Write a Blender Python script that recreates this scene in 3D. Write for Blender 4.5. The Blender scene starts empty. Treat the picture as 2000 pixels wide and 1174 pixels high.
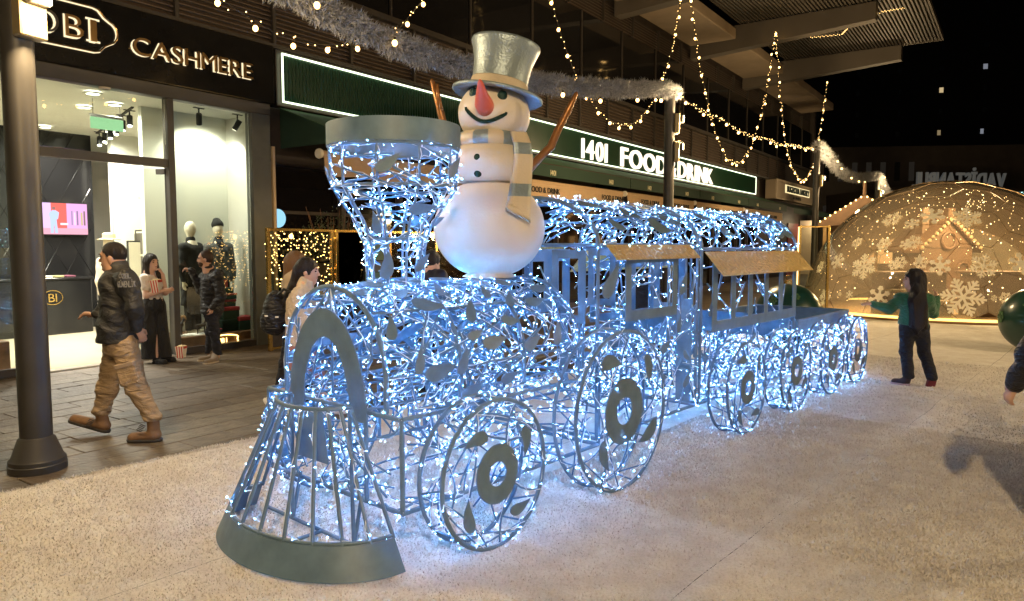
import bpy, math, random
import numpy as np
from mathutils import Matrix, Vector

random.seed(7); np.random.seed(7)
PI = math.pi
scene = bpy.context.scene
COL = scene.collection

# ------------------------------------------------------------------ camera
cam_data = bpy.data.cameras.new('camera')
cam = bpy.data.objects.new('camera', cam_data); COL.objects.link(cam)
cam_data.sensor_width = 36.0
cam_data.lens = 36.0 * 1420.0 / 2000.0
cam_data.clip_start = 0.05; cam_data.clip_end = 2000.0
cam.location = (0, 0, 1.65)
cam.rotation_euler = (math.radians(90 - 4.309), 0, 0)
scene.camera = cam

# ------------------------------------------------------------------ night sky
world = bpy.data.worlds.new('World'); scene.world = world; world.use_nodes = True
wn = world.node_tree.nodes; wl = world.node_tree.links
bg = wn['Background']
sky = wn.new('ShaderNodeTexSky'); sky.sky_type = 'NISHITA'; sky.sun_disc = False
sky.sun_elevation = math.radians(-3.0); sky.sun_rotation = math.radians(200)
wl.new(sky.outputs[0], bg.inputs[0]); bg.inputs[1].default_value = 0.05

# ------------------------------------------------------------------ render look
scene.view_settings.view_transform = 'Standard'
scene.view_settings.look = 'None'
scene.view_settings.gamma = 1.0
scene.view_settings.use_curve_mapping = False
scene.view_settings.exposure = 0.5
cy = scene.cycles
cy.use_denoising = True
try: cy.denoiser = 'OPENIMAGEDENOISE'
except Exception: pass
cy.use_light_tree = True
cy.max_bounces = 6; cy.diffuse_bounces = 3; cy.glossy_bounces = 3
cy.transmission_bounces = 4; cy.transparent_max_bounces = 24
cy.caustics_reflective = False; cy.caustics_refractive = False
cy.sample_clamp_indirect = 4.0
cy.use_adaptive_sampling = True; cy.adaptive_threshold = 0.02

# ------------------------------------------------------------------ frames of the place
CAM = np.array([0, 0, 1.65])
def frame(origin, ang):
    # x runs along the direction `ang` (clockwise from +Y), y runs to its left, z up
    s, c = math.sin(ang), math.cos(ang)
    return Matrix(((s, -c, 0, origin[0]), (c, s, 0, origin[1]), (0, 0, 1, 0), (0, 0, 0, 1)))
TR = frame((-0.1597, 3.7791), math.radians(41.39))      # train: x along, y away from the open side
FR = frame((-5.2411, 10.5377), math.radians(34.81))     # shop fronts: x along, y into the building
WD = Matrix.Identity(4)

# ------------------------------------------------------------------ materials
MATS = {}
def mat(name, col=(0.5, 0.5, 0.5), rough=0.6, metal=0.0, bump=0.0, bscale=60.0, vary=0.0, vscale=6.0,
        emit=None, estr=0.0, spec=0.5, alpha=1.0, trans=0.0, sheen=0.0, ior=1.45, coat=0.0, bdist=0.01, fold=0.0, fmap=(9, 9, 22), fdist=0.03):
    if name in MATS: return MATS[name]
    m = bpy.data.materials.new(name); m.use_nodes = True
    nt = m.node_tree; b = nt.nodes['Principled BSDF']
    b.inputs['Base Color'].default_value = (*col, 1)
    b.inputs['Roughness'].default_value = rough
    b.inputs['Metallic'].default_value = metal
    b.inputs['Specular IOR Level'].default_value = spec
    b.inputs['IOR'].default_value = ior
    b.inputs['Alpha'].default_value = alpha
    b.inputs['Transmission Weight'].default_value = trans
    b.inputs['Coat Weight'].default_value = coat
    if sheen: b.inputs['Sheen Weight'].default_value = sheen
    if emit:
        b.inputs['Emission Color'].default_value = (*emit, 1)
        b.inputs['Emission Strength'].default_value = estr
    if bump or vary or fold:
        tc = nt.nodes.new('ShaderNodeTexCoord')
    if vary:
        n = nt.nodes.new('ShaderNodeTexNoise'); n.inputs['Scale'].default_value = vscale; n.inputs['Detail'].default_value = 6
        nt.links.new(tc.outputs['Object'], n.inputs['Vector'])
        r = nt.nodes.new('ShaderNodeValToRGB')
        r.color_ramp.elements[0].position = 0.3; r.color_ramp.elements[1].position = 0.7
        r.color_ramp.elements[0].color = (*[max(0, c * (1 - vary)) for c in col], 1)
        r.color_ramp.elements[1].color = (*[min(1, c * (1 + vary)) for c in col], 1)
        nt.links.new(n.outputs['Fac'], r.inputs[0]); nt.links.new(r.outputs[0], b.inputs['Base Color'])
    if bump:
        n2 = nt.nodes.new('ShaderNodeTexNoise'); n2.inputs['Scale'].default_value = bscale; n2.inputs['Detail'].default_value = 4
        nt.links.new(tc.outputs['Object'], n2.inputs['Vector'])
        bp = nt.nodes.new('ShaderNodeBump'); bp.inputs['Strength'].default_value = bump; bp.inputs['Distance'].default_value = bdist
        nt.links.new(n2.outputs['Fac'], bp.inputs['Height']); nt.links.new(bp.outputs[0], b.inputs['Normal'])
    if fold:
        mp = nt.nodes.new('ShaderNodeMapping'); mp.inputs['Scale'].default_value = fmap
        nf = nt.nodes.new('ShaderNodeTexNoise'); nf.inputs['Scale'].default_value = 1.0; nf.inputs['Detail'].default_value = 3; nf.inputs['Distortion'].default_value = 1.2
        nt.links.new(tc.outputs['Object'], mp.inputs[0]); nt.links.new(mp.outputs[0], nf.inputs['Vector'])
        bf_ = nt.nodes.new('ShaderNodeBump'); bf_.inputs['Strength'].default_value = fold; bf_.inputs['Distance'].default_value = fdist
        nt.links.new(nf.outputs['Fac'], bf_.inputs['Height'])
        if bump: nt.links.new(bf_.outputs[0], bp.inputs['Normal'])
        else: nt.links.new(bf_.outputs[0], b.inputs['Normal'])
    MATS[name] = m
    return m

def glass_mat(name, tint=(1, 1, 1), refl=0.12, rough=0.0, haze=0.0, hazecol=(0.8, 0.8, 0.8)):
    # thin sheet: mostly clear, mirror-like at grazing angles, optional milky haze
    if name in MATS: return MATS[name]
    m = bpy.data.materials.new(name); m.use_nodes = True
    nt = m.node_tree; nt.nodes.clear()
    out = nt.nodes.new('ShaderNodeOutputMaterial')
    tr = nt.nodes.new('ShaderNodeBsdfTransparent'); tr.inputs[0].default_value = (*tint, 1)
    gl = nt.nodes.new('ShaderNodeBsdfGlossy'); gl.inputs['Roughness'].default_value = rough
    fr = nt.nodes.new('ShaderNodeFresnel'); fr.inputs[0].default_value = 1.5
    mth = nt.nodes.new('ShaderNodeMath'); mth.operation = 'MULTIPLY_ADD'
    mth.inputs[1].default_value = 1.0; mth.inputs[2].default_value = refl
    mth.use_clamp = True
    nt.links.new(fr.outputs[0], mth.inputs[0])
    mx = nt.nodes.new('ShaderNodeMixShader')
    nt.links.new(mth.outputs[0], mx.inputs[0])
    if haze:
        df = nt.nodes.new('ShaderNodeBsdfDiffuse'); df.inputs[0].default_value = (*hazecol, 1)
        m2 = nt.nodes.new('ShaderNodeMixShader'); m2.inputs[0].default_value = haze
        nt.links.new(tr.outputs[0], m2.inputs[1]); nt.links.new(df.outputs[0], m2.inputs[2])
        nt.links.new(m2.outputs[0], mx.inputs[1])
    else:
        nt.links.new(tr.outputs[0], mx.inputs[1])
    nt.links.new(gl.outputs[0], mx.inputs[2])
    nt.links.new(mx.outputs[0], out.inputs[0])
    MATS[name] = m
    return m

def glow(name, col, s):
    if name in MATS: return MATS[name]
    m = bpy.data.materials.new(name); m.use_nodes = True
    nt = m.node_tree; nt.nodes.clear()
    out = nt.nodes.new('ShaderNodeOutputMaterial'); e = nt.nodes.new('ShaderNodeEmission')
    e.inputs[0].default_value = (*col, 1); e.inputs[1].default_value = s
    nt.links.new(e.outputs[0], out.inputs[0]); MATS[name] = m
    return m

# ------------------------------------------------------------------ mesh helpers
def V(*a): return np.array(a, float)
def norm(v):
    n = np.linalg.norm(v); return v / n if n > 1e-12 else v

class MB:
    def __init__(s): s.v = []; s.f = []; s.mi = []; s.cur = 0
    def add(s, vs, fs):
        o = len(s.v); s.v.extend([tuple(map(float, p)) for p in vs])
        for f in fs: s.f.append(tuple(i + o for i in f)); s.mi.append(s.cur)
        return s
    def box(s, lo, hi, M=None):
        (a, b, c), (d, e, f) = lo, hi
        vs = [V(a, b, c), V(d, b, c), V(d, e, c), V(a, e, c), V(a, b, f), V(d, b, f), V(d, e, f), V(a, e, f)]
        if M is not None: vs = [np.array(M @ Vector(p)) for p in vs]
        return s.add(vs, [(0, 3, 2, 1), (4, 5, 6, 7), (0, 1, 5, 4), (1, 2, 6, 5), (2, 3, 7, 6), (3, 0, 4, 7)])
    def bbox(s, lo, hi, bev=0.01):
        # box with chamfered edges
        lo = np.array(lo, float); hi = np.array(hi, float); c = (lo + hi) / 2; h = (hi - lo) / 2
        b = min(bev, h.min() * 0.9)
        vs = []; idx = {}
        for ax in range(3):
            for sx in (-1, 1):
                for sy in (-1, 1):
                    for sz in (-1, 1):
                        sg = np.array([sx, sy, sz]); p = sg * (h - b); p[ax] = sg[ax] * h[ax]
                        idx[(ax, sx, sy, sz)] = len(vs); vs.append(c + p)
        fs = []
        for ax in range(3):
            o = [i for i in range(3) if i != ax]
            for sg in (-1, 1):
                q = []
                for a, d in ((-1, -1), (1, -1), (1, 1), (-1, 1)):
                    k = [0, 0, 0]; k[ax] = sg; k[o[0]] = a; k[o[1]] = d; q.append(idx[(ax, *k)])
                flip = (sg == -1) != (ax == 1)
                fs.append(tuple(reversed(q)) if flip else tuple(q))
        for ax in range(3):  # edge chamfers parallel to ax
            o = [i for i in range(3) if i != ax]
            for a in (-1, 1):
                for d in (-1, 1):
                    q = []
                    for (face, e) in ((o[0], -1), (o[0], 1), (o[1], 1), (o[1], -1)):
                        k = [0, 0, 0]; k[ax] = e; k[o[0]] = a; k[o[1]] = d; q.append(idx[(face, *k)])
                    fs.append(tuple(q))
        for sx in (-1, 1):
            for sy in (-1, 1):
                for sz in (-1, 1):
                    fs.append((idx[(0, sx, sy, sz)], idx[(1, sx, sy, sz)], idx[(2, sx, sy, sz)]))
        return s.add(vs, fs)
    def tube(s, pts, r, n=6, closed=False, caps=True):
        P = [np.array(p, float) for p in pts]; m = len(P)
        if m < 2: return s
        rr = r if hasattr(r, '__len__') else [r] * m
        up = None; vs = []
        for i in range(m):
            if closed: t = P[(i + 1) % m] - P[i - 1]
            else: t = P[min(i + 1, m - 1)] - P[max(i - 1, 0)]
            t = norm(t)
            if up is None:
                up = V(0, 0, 1) if abs(t[2]) < 0.9 else V(1, 0, 0)
            a = norm(np.cross(t, up)); b = np.cross(a, t); up = b
            for k in range(n):
                w = 2 * PI * k / n
                vs.append(P[i] + rr[i] * (math.cos(w) * a + math.sin(w) * b))
        fs = []
        for i in range(m if closed else m - 1):
            j = (i + 1) % m
            for k in range(n):
                l = (k + 1) % n
                fs.append((i * n + k, i * n + l, j * n + l, j * n + k))
        if caps and not closed:
            fs.append(tuple(range(n - 1, -1, -1))); fs.append(tuple((m - 1) * n + k for k in range(n)))
        return s.add(vs, fs)
    def lathe(s, prof, n=32, c=(0, 0, 0), caps=True):
        vs = []; fs = []
        for (r, z) in prof:
            for k in range(n):
                w = 2 * PI * k / n; vs.append((c[0] + r * math.cos(w), c[1] + r * math.sin(w), c[2] + z))
        m = len(prof)
        for i in range(m - 1):
            for k in range(n):
                l = (k + 1) % n; fs.append((i * n + k, i * n + l, (i + 1) * n + l, (i + 1) * n + k))
        if caps:
            if prof[0][0] > 1e-5: fs.append(tuple(range(n - 1, -1, -1)))
            if prof[-1][0] > 1e-5: fs.append(tuple((m - 1) * n + k for k in range(n)))
        return s.add(vs, fs)
    def ellipsoid(s, c, r, n=16, m=10, M=None):
        vs = []; fs = []
        for i in range(m + 1):
            th = PI * i / m
            for k in range(n):
                w = 2 * PI * k / n
                p = V(r[0] * math.sin(th) * math.cos(w), r[1] * math.sin(th) * math.sin(w), -r[2] * math.cos(th))
                if M is not None: p = np.array(M @ Vector(p))
                vs.append(p + np.array(c))
        for i in range(m):
            for k in range(n):
                l = (k + 1) % n; fs.append((i * n + k, i * n + l, (i + 1) * n + l, (i + 1) * n + k))
        return s.add(vs, fs)
    def plate(s, outline, o, ax, ay, thick, holes=None):
        # flat plate: 2D outline (list of (a,b)) placed at o + a*ax + b*ay, with thickness along ax x ay
        ax = np.array(ax, float); ay = np.array(ay, float); o = np.array(o, float); nz = norm(np.cross(ax, ay)) * thick / 2
        n = len(outline)
        vs = [o + a * ax + b * ay + nz for a, b in outline] + [o + a * ax + b * ay - nz for a, b in outline]
        fs = [tuple(range(n)), tuple(range(2 * n - 1, n - 1, -1))]
        for i in range(n):
            j = (i + 1) % n; fs.append((i, n + i, n + j, j))
        return s.add(vs, fs)
    def ringplate(s, outer, inner, o, ax, ay, thick, closed=True):
        ax = np.array(ax, float); ay = np.array(ay, float); o = np.array(o, float); nz = norm(np.cross(ax, ay)) * thick / 2
        n = len(outer); vs = []
        for sg in (1, -1):
            for L in (outer, inner):
                vs += [o + a * ax + b * ay + sg * nz for a, b in L]
        fs = []; O1, I1, O2, I2 = 0, n, 2 * n, 3 * n
        for i in range(n if closed else n - 1):
            j = (i + 1) % n
            fs += [(O1 + i, O1 + j, I1 + j, I1 + i), (O2 + j, O2 + i, I2 + i, I2 + j),
                   (O1 + j, O1 + i, O2 + i, O2 + j), (I1 + i, I1 + j, I2 + j, I2 + i)]
        if not closed:
            fs += [(O1, I1, I2, O2), (O1 + n - 1, O2 + n - 1, I2 + n - 1, I1 + n - 1)]
        return s.add(vs, fs)
    def grid(s, fn, nu, nv, closeu=False):
        vs = [fn(i / nu, j / nv) for i in range(nu + (0 if closeu else 1)) for j in range(nv + 1)]
        fs = []; m = nv + 1; N = nu if closeu else nu + 1
        for i in range(nu):
            k = (i + 1) % N
            for j in range(nv): fs.append((i * m + j, k * m + j, k * m + j + 1, i * m + j + 1))
        return s.add(vs, fs)
    def mesh(s, name, m, smooth=False):
        me = bpy.data.meshes.new(name)
        me.from_pydata(s.v, [], s.f)
        for k in (m if isinstance(m, (list, tuple)) else [m]): me.materials.append(k)
        if max(s.mi, default=0) > 0: me.polygons.foreach_set('material_index', s.mi)
        if smooth:
            me.polygons.foreach_set('use_smooth', [True] * len(me.polygons))
            if smooth != 'all':
                try: me.set_sharp_from_angle(angle=math.radians(40))
                except Exception: pass
        me.update()
        return me
    def build(s, name, m, parent=None, smooth=False, M=None):
        return link(name, s.mesh(name, m, smooth), parent, M)

def link(name, me, parent=None, M=None):
    o = bpy.data.objects.new(name, me); COL.objects.link(o)
    if parent is not None: o.parent = parent
    if M is not None: o.matrix_local = M
    return o
def tag(o, label=None, cat=None, group=None, kind=None):
    if label: o['label'] = label
    if cat: o['category'] = cat
    if group: o['group'] = group
    if kind: o['kind'] = kind
    return o
def T(x, y, z, rz=0.0): return Matrix.Translation((x, y, z)) @ Matrix.Rotation(rz, 4, 'Z')
def thing(name, label, cat, F, loc, rz=0.0, group=None):
    o = bpy.data.objects.new(name, None); COL.objects.link(o); o.empty_display_size = 0.2
    o.matrix_world = F @ T(*loc, rz)
    return tag(o, label, cat, group)
def lamp(name, parent, loc, power, col, size=0.05, spot=None, target=None, blend=0.5):
    ld = bpy.data.lights.new(name, 'SPOT' if spot else 'POINT'); ld.energy = power; ld.color = col; ld.shadow_soft_size = size
    if spot: ld.spot_size = math.radians(spot); ld.spot_blend = blend
    o = bpy.data.objects.new(name, ld); COL.objects.link(o); o.parent = parent; o.location = loc
    if target is not None:
        o.rotation_euler = (Vector(target) - Vector(loc)).to_track_quat('-Z', 'Y').to_euler()
    return o
def area_lamp(name, parent, loc, power, col, sx, sy, down=(0, 0, -1)):
    ld = bpy.data.lights.new(name, 'AREA'); ld.shape = 'RECTANGLE'; ld.size = sx; ld.size_y = sy; ld.energy = power; ld.color = col
    o = bpy.data.objects.new(name, ld); COL.objects.link(o); o.parent = parent; o.location = loc
    o.rotation_euler = Vector(down).to_track_quat('-Z', 'Y').to_euler()
    return o
def circ(r, n, a0=0.0, a1=2 * PI, cx=0.0, cy=0.0, ry=None, end=False):
    k = n - 1 if end else n
    return [(cx + r * math.cos(a0 + (a1 - a0) * i / k), cy + (r if ry is None else ry) * math.sin(a0 + (a1 - a0) * i / k)) for i in range(n)]

_glyph = {}
def glyph(ch, ext, bold):
    k = (ch, ext, bold)
    if k not in _glyph:
        c = bpy.data.curves.new('glyph', 'FONT'); c.body = ch; c.size = 1.0; c.extrude = ext; c.offset = bold; c.resolution_u = 4
        o = bpy.data.objects.new('glyph', c); COL.objects.link(o)
        dg = bpy.context.evaluated_depsgraph_get(); dg.update()
        me = bpy.data.meshes.new_from_object(o.evaluated_get(dg))
        bpy.data.objects.remove(o); bpy.data.curves.remove(c)
        xs = [v.co.x for v in me.vertices]
        _glyph[k] = (me, (min(xs), max(xs)) if xs else (0, 0.25))
    return _glyph[k]
def lettering(text, parent, M, height, m, ext=0.02, bold=0.0, gap=0.07, sx=1.0, name='letter', width=None, side=None):
    # each character its own mesh; M maps x = reading direction, y = up, z = out of the face. Returns width.
    s = height / 0.72
    adv = []; x = 0.0
    for ch in text:
        if ch == ' ': x += 0.28; continue
        me, (a, b) = glyph(ch, ext / s, bold); adv.append((ch, x - a)); x += (b - a) + gap
    tot = (x - gap) * s * sx
    if width: sx *= width / tot; tot = width
    for ch, ox in adv:
        me, _ = glyph(ch, ext / s, bold)
        me2 = me.copy(); me2.materials.clear(); me2.materials.append(m)
        me2.transform(Matrix.Translation((ox * s * sx, 0, 0)) @ Matrix.Diagonal((s * sx, s, s, 1)))
        if side:
            me2.materials.append(side)
            for p in me2.polygons:
                if p.normal.z < 0.5: p.material_index = 1
        link(name, me2, parent, M)
    return tot
# text on a face looking towards -y (shop fronts)
def MF(x, y, z): return Matrix.Translation((x, y, z)) @ Matrix.Rotation(PI / 2, 4, 'X')

# ------------------------------------------------------------------ shared materials
M_dark = mat('dark_steel', (0.045, 0.038, 0.032), 0.45, bump=0.05, bscale=90)
M_frame = mat('window_frame_grey', (0.075, 0.070, 0.062), 0.45, vary=0.1, vscale=3)
M_pole = mat('lamp_pole_paint', (0.055, 0.052, 0.048), 0.42, bump=0.08, bscale=220, vary=0.15, vscale=4)
M_white = mat('white_plaster', (0.78, 0.77, 0.72), 0.8, vary=0.03, vscale=2)
M_black = mat('black_lacquer', (0.012, 0.012, 0.013), 0.18)
M_blackmat = mat('black_matt', (0.012, 0.012, 0.013), 0.7)
M_wood = mat('walnut_wood', (0.16, 0.075, 0.035), 0.5, vary=0.35, vscale=9)
M_gold = mat('gold_metal', (0.75, 0.50, 0.16), 0.25, metal=1.0)
M_cream = mat('cream_plastic', (0.72, 0.66, 0.55), 0.45)
M_glass = glass_mat('clear_glass', (0.95, 0.98, 0.93), 0.035)
M_darkglass = mat('dark_curtain_glass', (0.006, 0.006, 0.007), 0.06, spec=0.6)
M_warmbulb = glow('warm_bulb', (1.0, 0.56, 0.17), 9)
M_fairy = glow('fairy_light', (1.0, 0.58, 0.18), 9)
M_neon = glow('warm_white_neon', (1.0, 0.86, 0.58), 3.2)
M_lamp = glow('flood_lamp_glass', (1.0, 0.80, 0.42), 40)
M_down = glow('downlight_glass', (1.0, 0.95, 0.80), 9)

# ------------------------------------------------------------------ ground
def asphalt():
    return mat('asphalt', (0.035, 0.033, 0.031), 0.85, bump=0.3, bscale=120, vary=0.2, vscale=2)
tag(MB().add([(-400, -400, -0.06), (400, -400, -0.06), (400, 400, -0.06), (-400, 400, -0.06)], [(0, 1, 2, 3)]).build('ground', asphalt()),
    'dark ground of the plaza', 'ground', kind='structure')

# paved walk in front of the shops: bedding slab plus separate stone pavers
M_joint = mat('paver_joint', (0.05, 0.042, 0.034), 0.9, bump=0.3, bscale=80)
def far_paving():
    m = bpy.data.materials.new('far_paving'); m.use_nodes = True; nt = m.node_tree; b = nt.nodes['Principled BSDF']
    tc = nt.nodes.new('ShaderNodeTexCoord'); br = nt.nodes.new('ShaderNodeTexBrick')
    br.inputs['Scale'].default_value = 1.0; br.inputs['Brick Width'].default_value = 0.6; br.inputs['Row Height'].default_value = 0.3
    br.inputs['Mortar Size'].default_value = 0.006
    br.inputs['Color1'].default_value = (0.10, 0.080, 0.060, 1); br.inputs['Color2'].default_value = (0.14, 0.115, 0.088, 1)
    br.inputs['Mortar'].default_value = (0.05, 0.042, 0.034, 1)
    nt.links.new(tc.outputs['Object'], br.inputs['Vector']); nt.links.new(br.outputs[0], b.inputs['Base Color'])
    b.inputs['Roughness'].default_value = 0.6
    return m
pave = thing('pavement', 'brown stone paving in front of the shops', 'pavement', FR, (0, 0, 0)); pave['kind'] = 'structure'
MB().box((-12, -5.9, -0.05), (4.2, 0.35, -0.022)).build('bedding_slab', M_joint, pave)
MB().box((4.2, -5.9, -0.05), (42, 0.35, -0.004)).build('far_slab', far_paving(), pave)
def paver_mat(i, c):
    m = mat('paver_stone_%d' % i, c, 0.55, bump=0.55, bscale=22, vary=0.30, vscale=7, bdist=0.02)
    return m
PV = [paver_mat(i, c) for i, c in enumerate([(0.125, 0.098, 0.072), (0.150, 0.118, 0.088), (0.105, 0.080, 0.058), (0.165, 0.135, 0.102)])]
_pm = {}
def paver_mesh(L, k):
    key = (round(L, 3), k)
    if key not in _pm:
        mb = MB(); rr = random.Random(k * 31 + int(L * 1000))
        mb.bbox((0.003, 0.003, -0.03), (L - 0.003, 0.297, 0.0), 0.006)
        for i, p in enumerate(mb.v):
            if p[2] > -0.01: mb.v[i] = (p[0] + rr.uniform(-.002, .002), p[1] + rr.uniform(-.002, .002), p[2] + rr.uniform(-0.0025, 0.0015))
        _pm[key] = mb.mesh('paver', PV[k])
    return _pm[key]
rp = random.Random(3)
for r in range(20):
    y = -5.75 + 0.3 * r
    x = -6.6 + rp.choice([0, .1, .2, .3])
    if y < -4.6: xe = 1.5
    else: xe = 4.2
    x0 = -7.0 if y < -3 else -4.6
    x = x0 + rp.uniform(0, 0.4)
    while x < xe:
        L = rp.choice([0.45, 0.6, 0.6, 0.9])
        if x + L > 4.2: break
        o = link('paver', paver_mesh(L, rp.randrange(4)), pave, T(x, y, rp.uniform(-0.0035, 0.0)))
        o.rotation_euler.z += rp.uniform(-0.004, 0.004)
        x += L

# ------------------------------------------------------------------ white carpet of artificial snow
def carpet_mat():
    m = bpy.data.materials.new('artificial_snow_pile'); m.use_nodes = True; nt = m.node_tree; b = nt.nodes['Principled BSDF']
    tc = nt.nodes.new('ShaderNodeTexCoord')
    def noise(sc, det, lo, hi, c0, c1):
        n = nt.nodes.new('ShaderNodeTexNoise'); n.inputs['Scale'].default_value = sc; n.inputs['Detail'].default_value = det
        nt.links.new(tc.outputs['Object'], n.inputs['Vector'])
        r = nt.nodes.new('ShaderNodeValToRGB'); e = r.color_ramp.elements
        e[0].position = lo; e[1].position = hi; e[0].color = (*c0, 1); e[1].color = (*c1, 1)
        nt.links.new(n.outputs['Fac'], r.inputs[0]); return r.outputs[0]
    a = noise(1.3, 5, 0.30, 0.72, (0.80, 0.765, 0.71), (0.88, 0.86, 0.82))
    c = noise(70, 3, 0.34, 0.56, (0.86, 0.85, 0.83), (1, 1, 1))
    d = noise(5.0, 4, 0.40, 0.62, (0.90, 0.88, 0.87), (1, 1, 1))
    mx = nt.nodes.new('ShaderNodeMixRGB'); mx.blend_type = 'MULTIPLY'; mx.inputs[0].default_value = 1
    nt.links.new(a, mx.inputs[1]); nt.links.new(c, mx.inputs[2])
    mx2 = nt.nodes.new('ShaderNodeMixRGB'); mx2.blend_type = 'MULTIPLY'; mx2.inputs[0].default_value = 1
    nt.links.new(mx.outputs[0], mx2.inputs[1]); nt.links.new(d, mx2.inputs[2])
    nt.links.new(mx2.outputs[0], b.inputs['Base Color'])
    b.inputs['Roughness'].default_value = 0.9; b.inputs['Specular IOR Level'].default_value = 0.15
    n2 = nt.nodes.new('ShaderNodeTexNoise'); n2.inputs['Scale'].default_value = 160; n2.inputs['Detail'].default_value = 3
    nt.links.new(tc.outputs['Object'], n2.inputs['Vector'])
    bp = nt.nodes.new('ShaderNodeBump'); bp.inputs['Strength'].default_value = 0.6; bp.inputs['Distance'].default_value = 0.012
    nt.links.new(n2.outputs['Fac'], bp.inputs['Height']); nt.links.new(bp.outputs[0], b.inputs['Normal'])
    return m
M_carpet = carpet_mat()
carpet = thing('snow_carpet', 'white artificial snow carpet under the lit train', 'carpet', TR, (0, 0, 0)); carpet['kind'] = 'structure'
EDGE = 3.07
def carpet_edge(x):
    return EDGE + 0.02 * math.sin(x * 2.1) + 0.014 * math.sin(x * 7.3 + 1) + 0.010 * math.sin(x * 17 + 2) - 0.10 * max(0.0, (-1.0 - x)) ** 1.5
# seams between the rolls of carpet: each roll is a strip of its own, a little raised or curled at its edges
rolls = [(-7.0, -3.004), (-3.0, -1.004), (-1.0, 0.996), (1.0, EDGE)]
for (ya, yb) in rolls:
    mb = MB(); nx = 150; nys = 14
    def fn(u, v, ya=ya, yb=yb):
        x = -6 + 21.5 * u
        e = carpet_edge(x) if yb == EDGE else yb
        w_ = lambda q: q + .018 * math.sin(x * 1.3 + round(q)) + .007 * math.sin(x * 5.7 + round(q))
        yl = w_(ya); e = e if yb == EDGE else w_(yb); y = yl + (e - yl) * v
        z = 0.004 + 0.004 * math.sin(x * 1.7 + y) + 0.006 * (1 if v in (0.0, 1.0) else 0) + 0.003 * math.sin(x * 5 + y * 3)
        return (x, y, z)
    mb.grid(fn, nx, nys).build('carpet_roll', M_carpet, carpet, smooth='all')
# pile: short blades, dense near the viewer
def pile():
    rng = np.random.default_rng(5)
    def region(n, x0, x1, y0, y1, hgt, wid):
        x = rng.uniform(x0, x1, n); y = rng.uniform(y0, y1, n)
        e = EDGE + 0.02 * np.sin(x * 2.1) + 0.014 * np.sin(x * 7.3 + 1) + 0.010 * np.sin(x * 17 + 2) - 0.10 * np.maximum(0, (-1.0 - x)) ** 1.5
        k = y < e + 0.012; x = x[k]; y = y[k]; n = len(x)
        z = 0.003 + 0.004 * np.sin(x * 1.7 + y) + 0.003 * np.sin(x * 5 + y * 3)
        a = rng.uniform(0, 2 * PI, n); w = wid * rng.uniform(.6, 1.3, n); h = hgt * rng.uniform(.5, 1.25, n)
        b = a + rng.uniform(-1, 1, n) + PI / 2; lean = h * rng.uniform(0.2, 1.3, n)
        p0 = np.stack([x - w * np.cos(a), y - w * np.sin(a), z], 1)
        p1 = np.stack([x + w * np.cos(a), y + w * np.sin(a), z], 1)
        p2 = np.stack([x + lean * np.cos(b), y + lean * np.sin(b), z + h], 1)
        return np.stack([p0, p1, p2], 1).reshape(-1, 3)
    P = np.concatenate([region(190000, -4.2, 1.2, -2.6, 3.2, 0.014, 0.0040),
                        region(130000, 1.2, 4.5, -3.2, 0.6, 0.016, 0.0060),
                        region(22000, -4.2, 4.5, 3.02, 3.12, 0.022, 0.004),
                        region(40000, 4.5, 9.0, -3.5, 0.6, 0.014, 0.006)])
    n = len(P) // 3
    me = bpy.data.meshes.new('carpet_pile')
    me.vertices.add(len(P)); me.vertices.foreach_set('co', P.ravel())
    me.loops.add(3 * n); me.loops.foreach_set('vertex_index', np.arange(3 * n, dtype=np.int32))
    me.polygons.add(n); me.polygons.foreach_set('loop_start', np.arange(0, 3 * n, 3, dtype=np.int32))
    me.materials.append(M_carpet); me.materials.append(mat('trodden_pile', (0.58, 0.52, 0.465), 0.9)); me.polygons.foreach_set('material_index', (rng.random(n) < 0.13).astype(np.int32)); me.update(calc_edges=True)
    o = link('carpet_pile', me, carpet); o['kind'] = 'stuff'
pile()

# ------------------------------------------------------------------ the long mall building above the shops
mall = thing('mall_building', 'dark mall block with louvres and black curtain glass above the shops', 'building', FR, (0, 0, 0))
M_wall = mat('brown_cladding', (0.046, 0.036, 0.030), 0.6, vary=0.15, vscale=1.5)
M_louv = mat('louvre_brown', (0.115, 0.082, 0.062), 0.5, vary=0.1, vscale=2)
M_tan = mat('tan_soffit', (0.26, 0.20, 0.14), 0.8, vary=0.12, vscale=1.5)
MB().box((-14, 0.25, 4.92), (40.8, 0.6, 9.9)).build('wall', M_wall, mall)
MB().box((2.1, 0.35, 3.0), (40.8, 0.6, 4.92)).build('lintel_wall', M_wall, mall)
MB().box((40.8, 0.0, 0.0), (41.2, 9, 9.9)).build('end_wall', M_wall, mall)
MB().box((-14, -0.02, 4.93), (40.8, 0.25, 5.0)).build('ledge', M_dark, mall)
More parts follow.
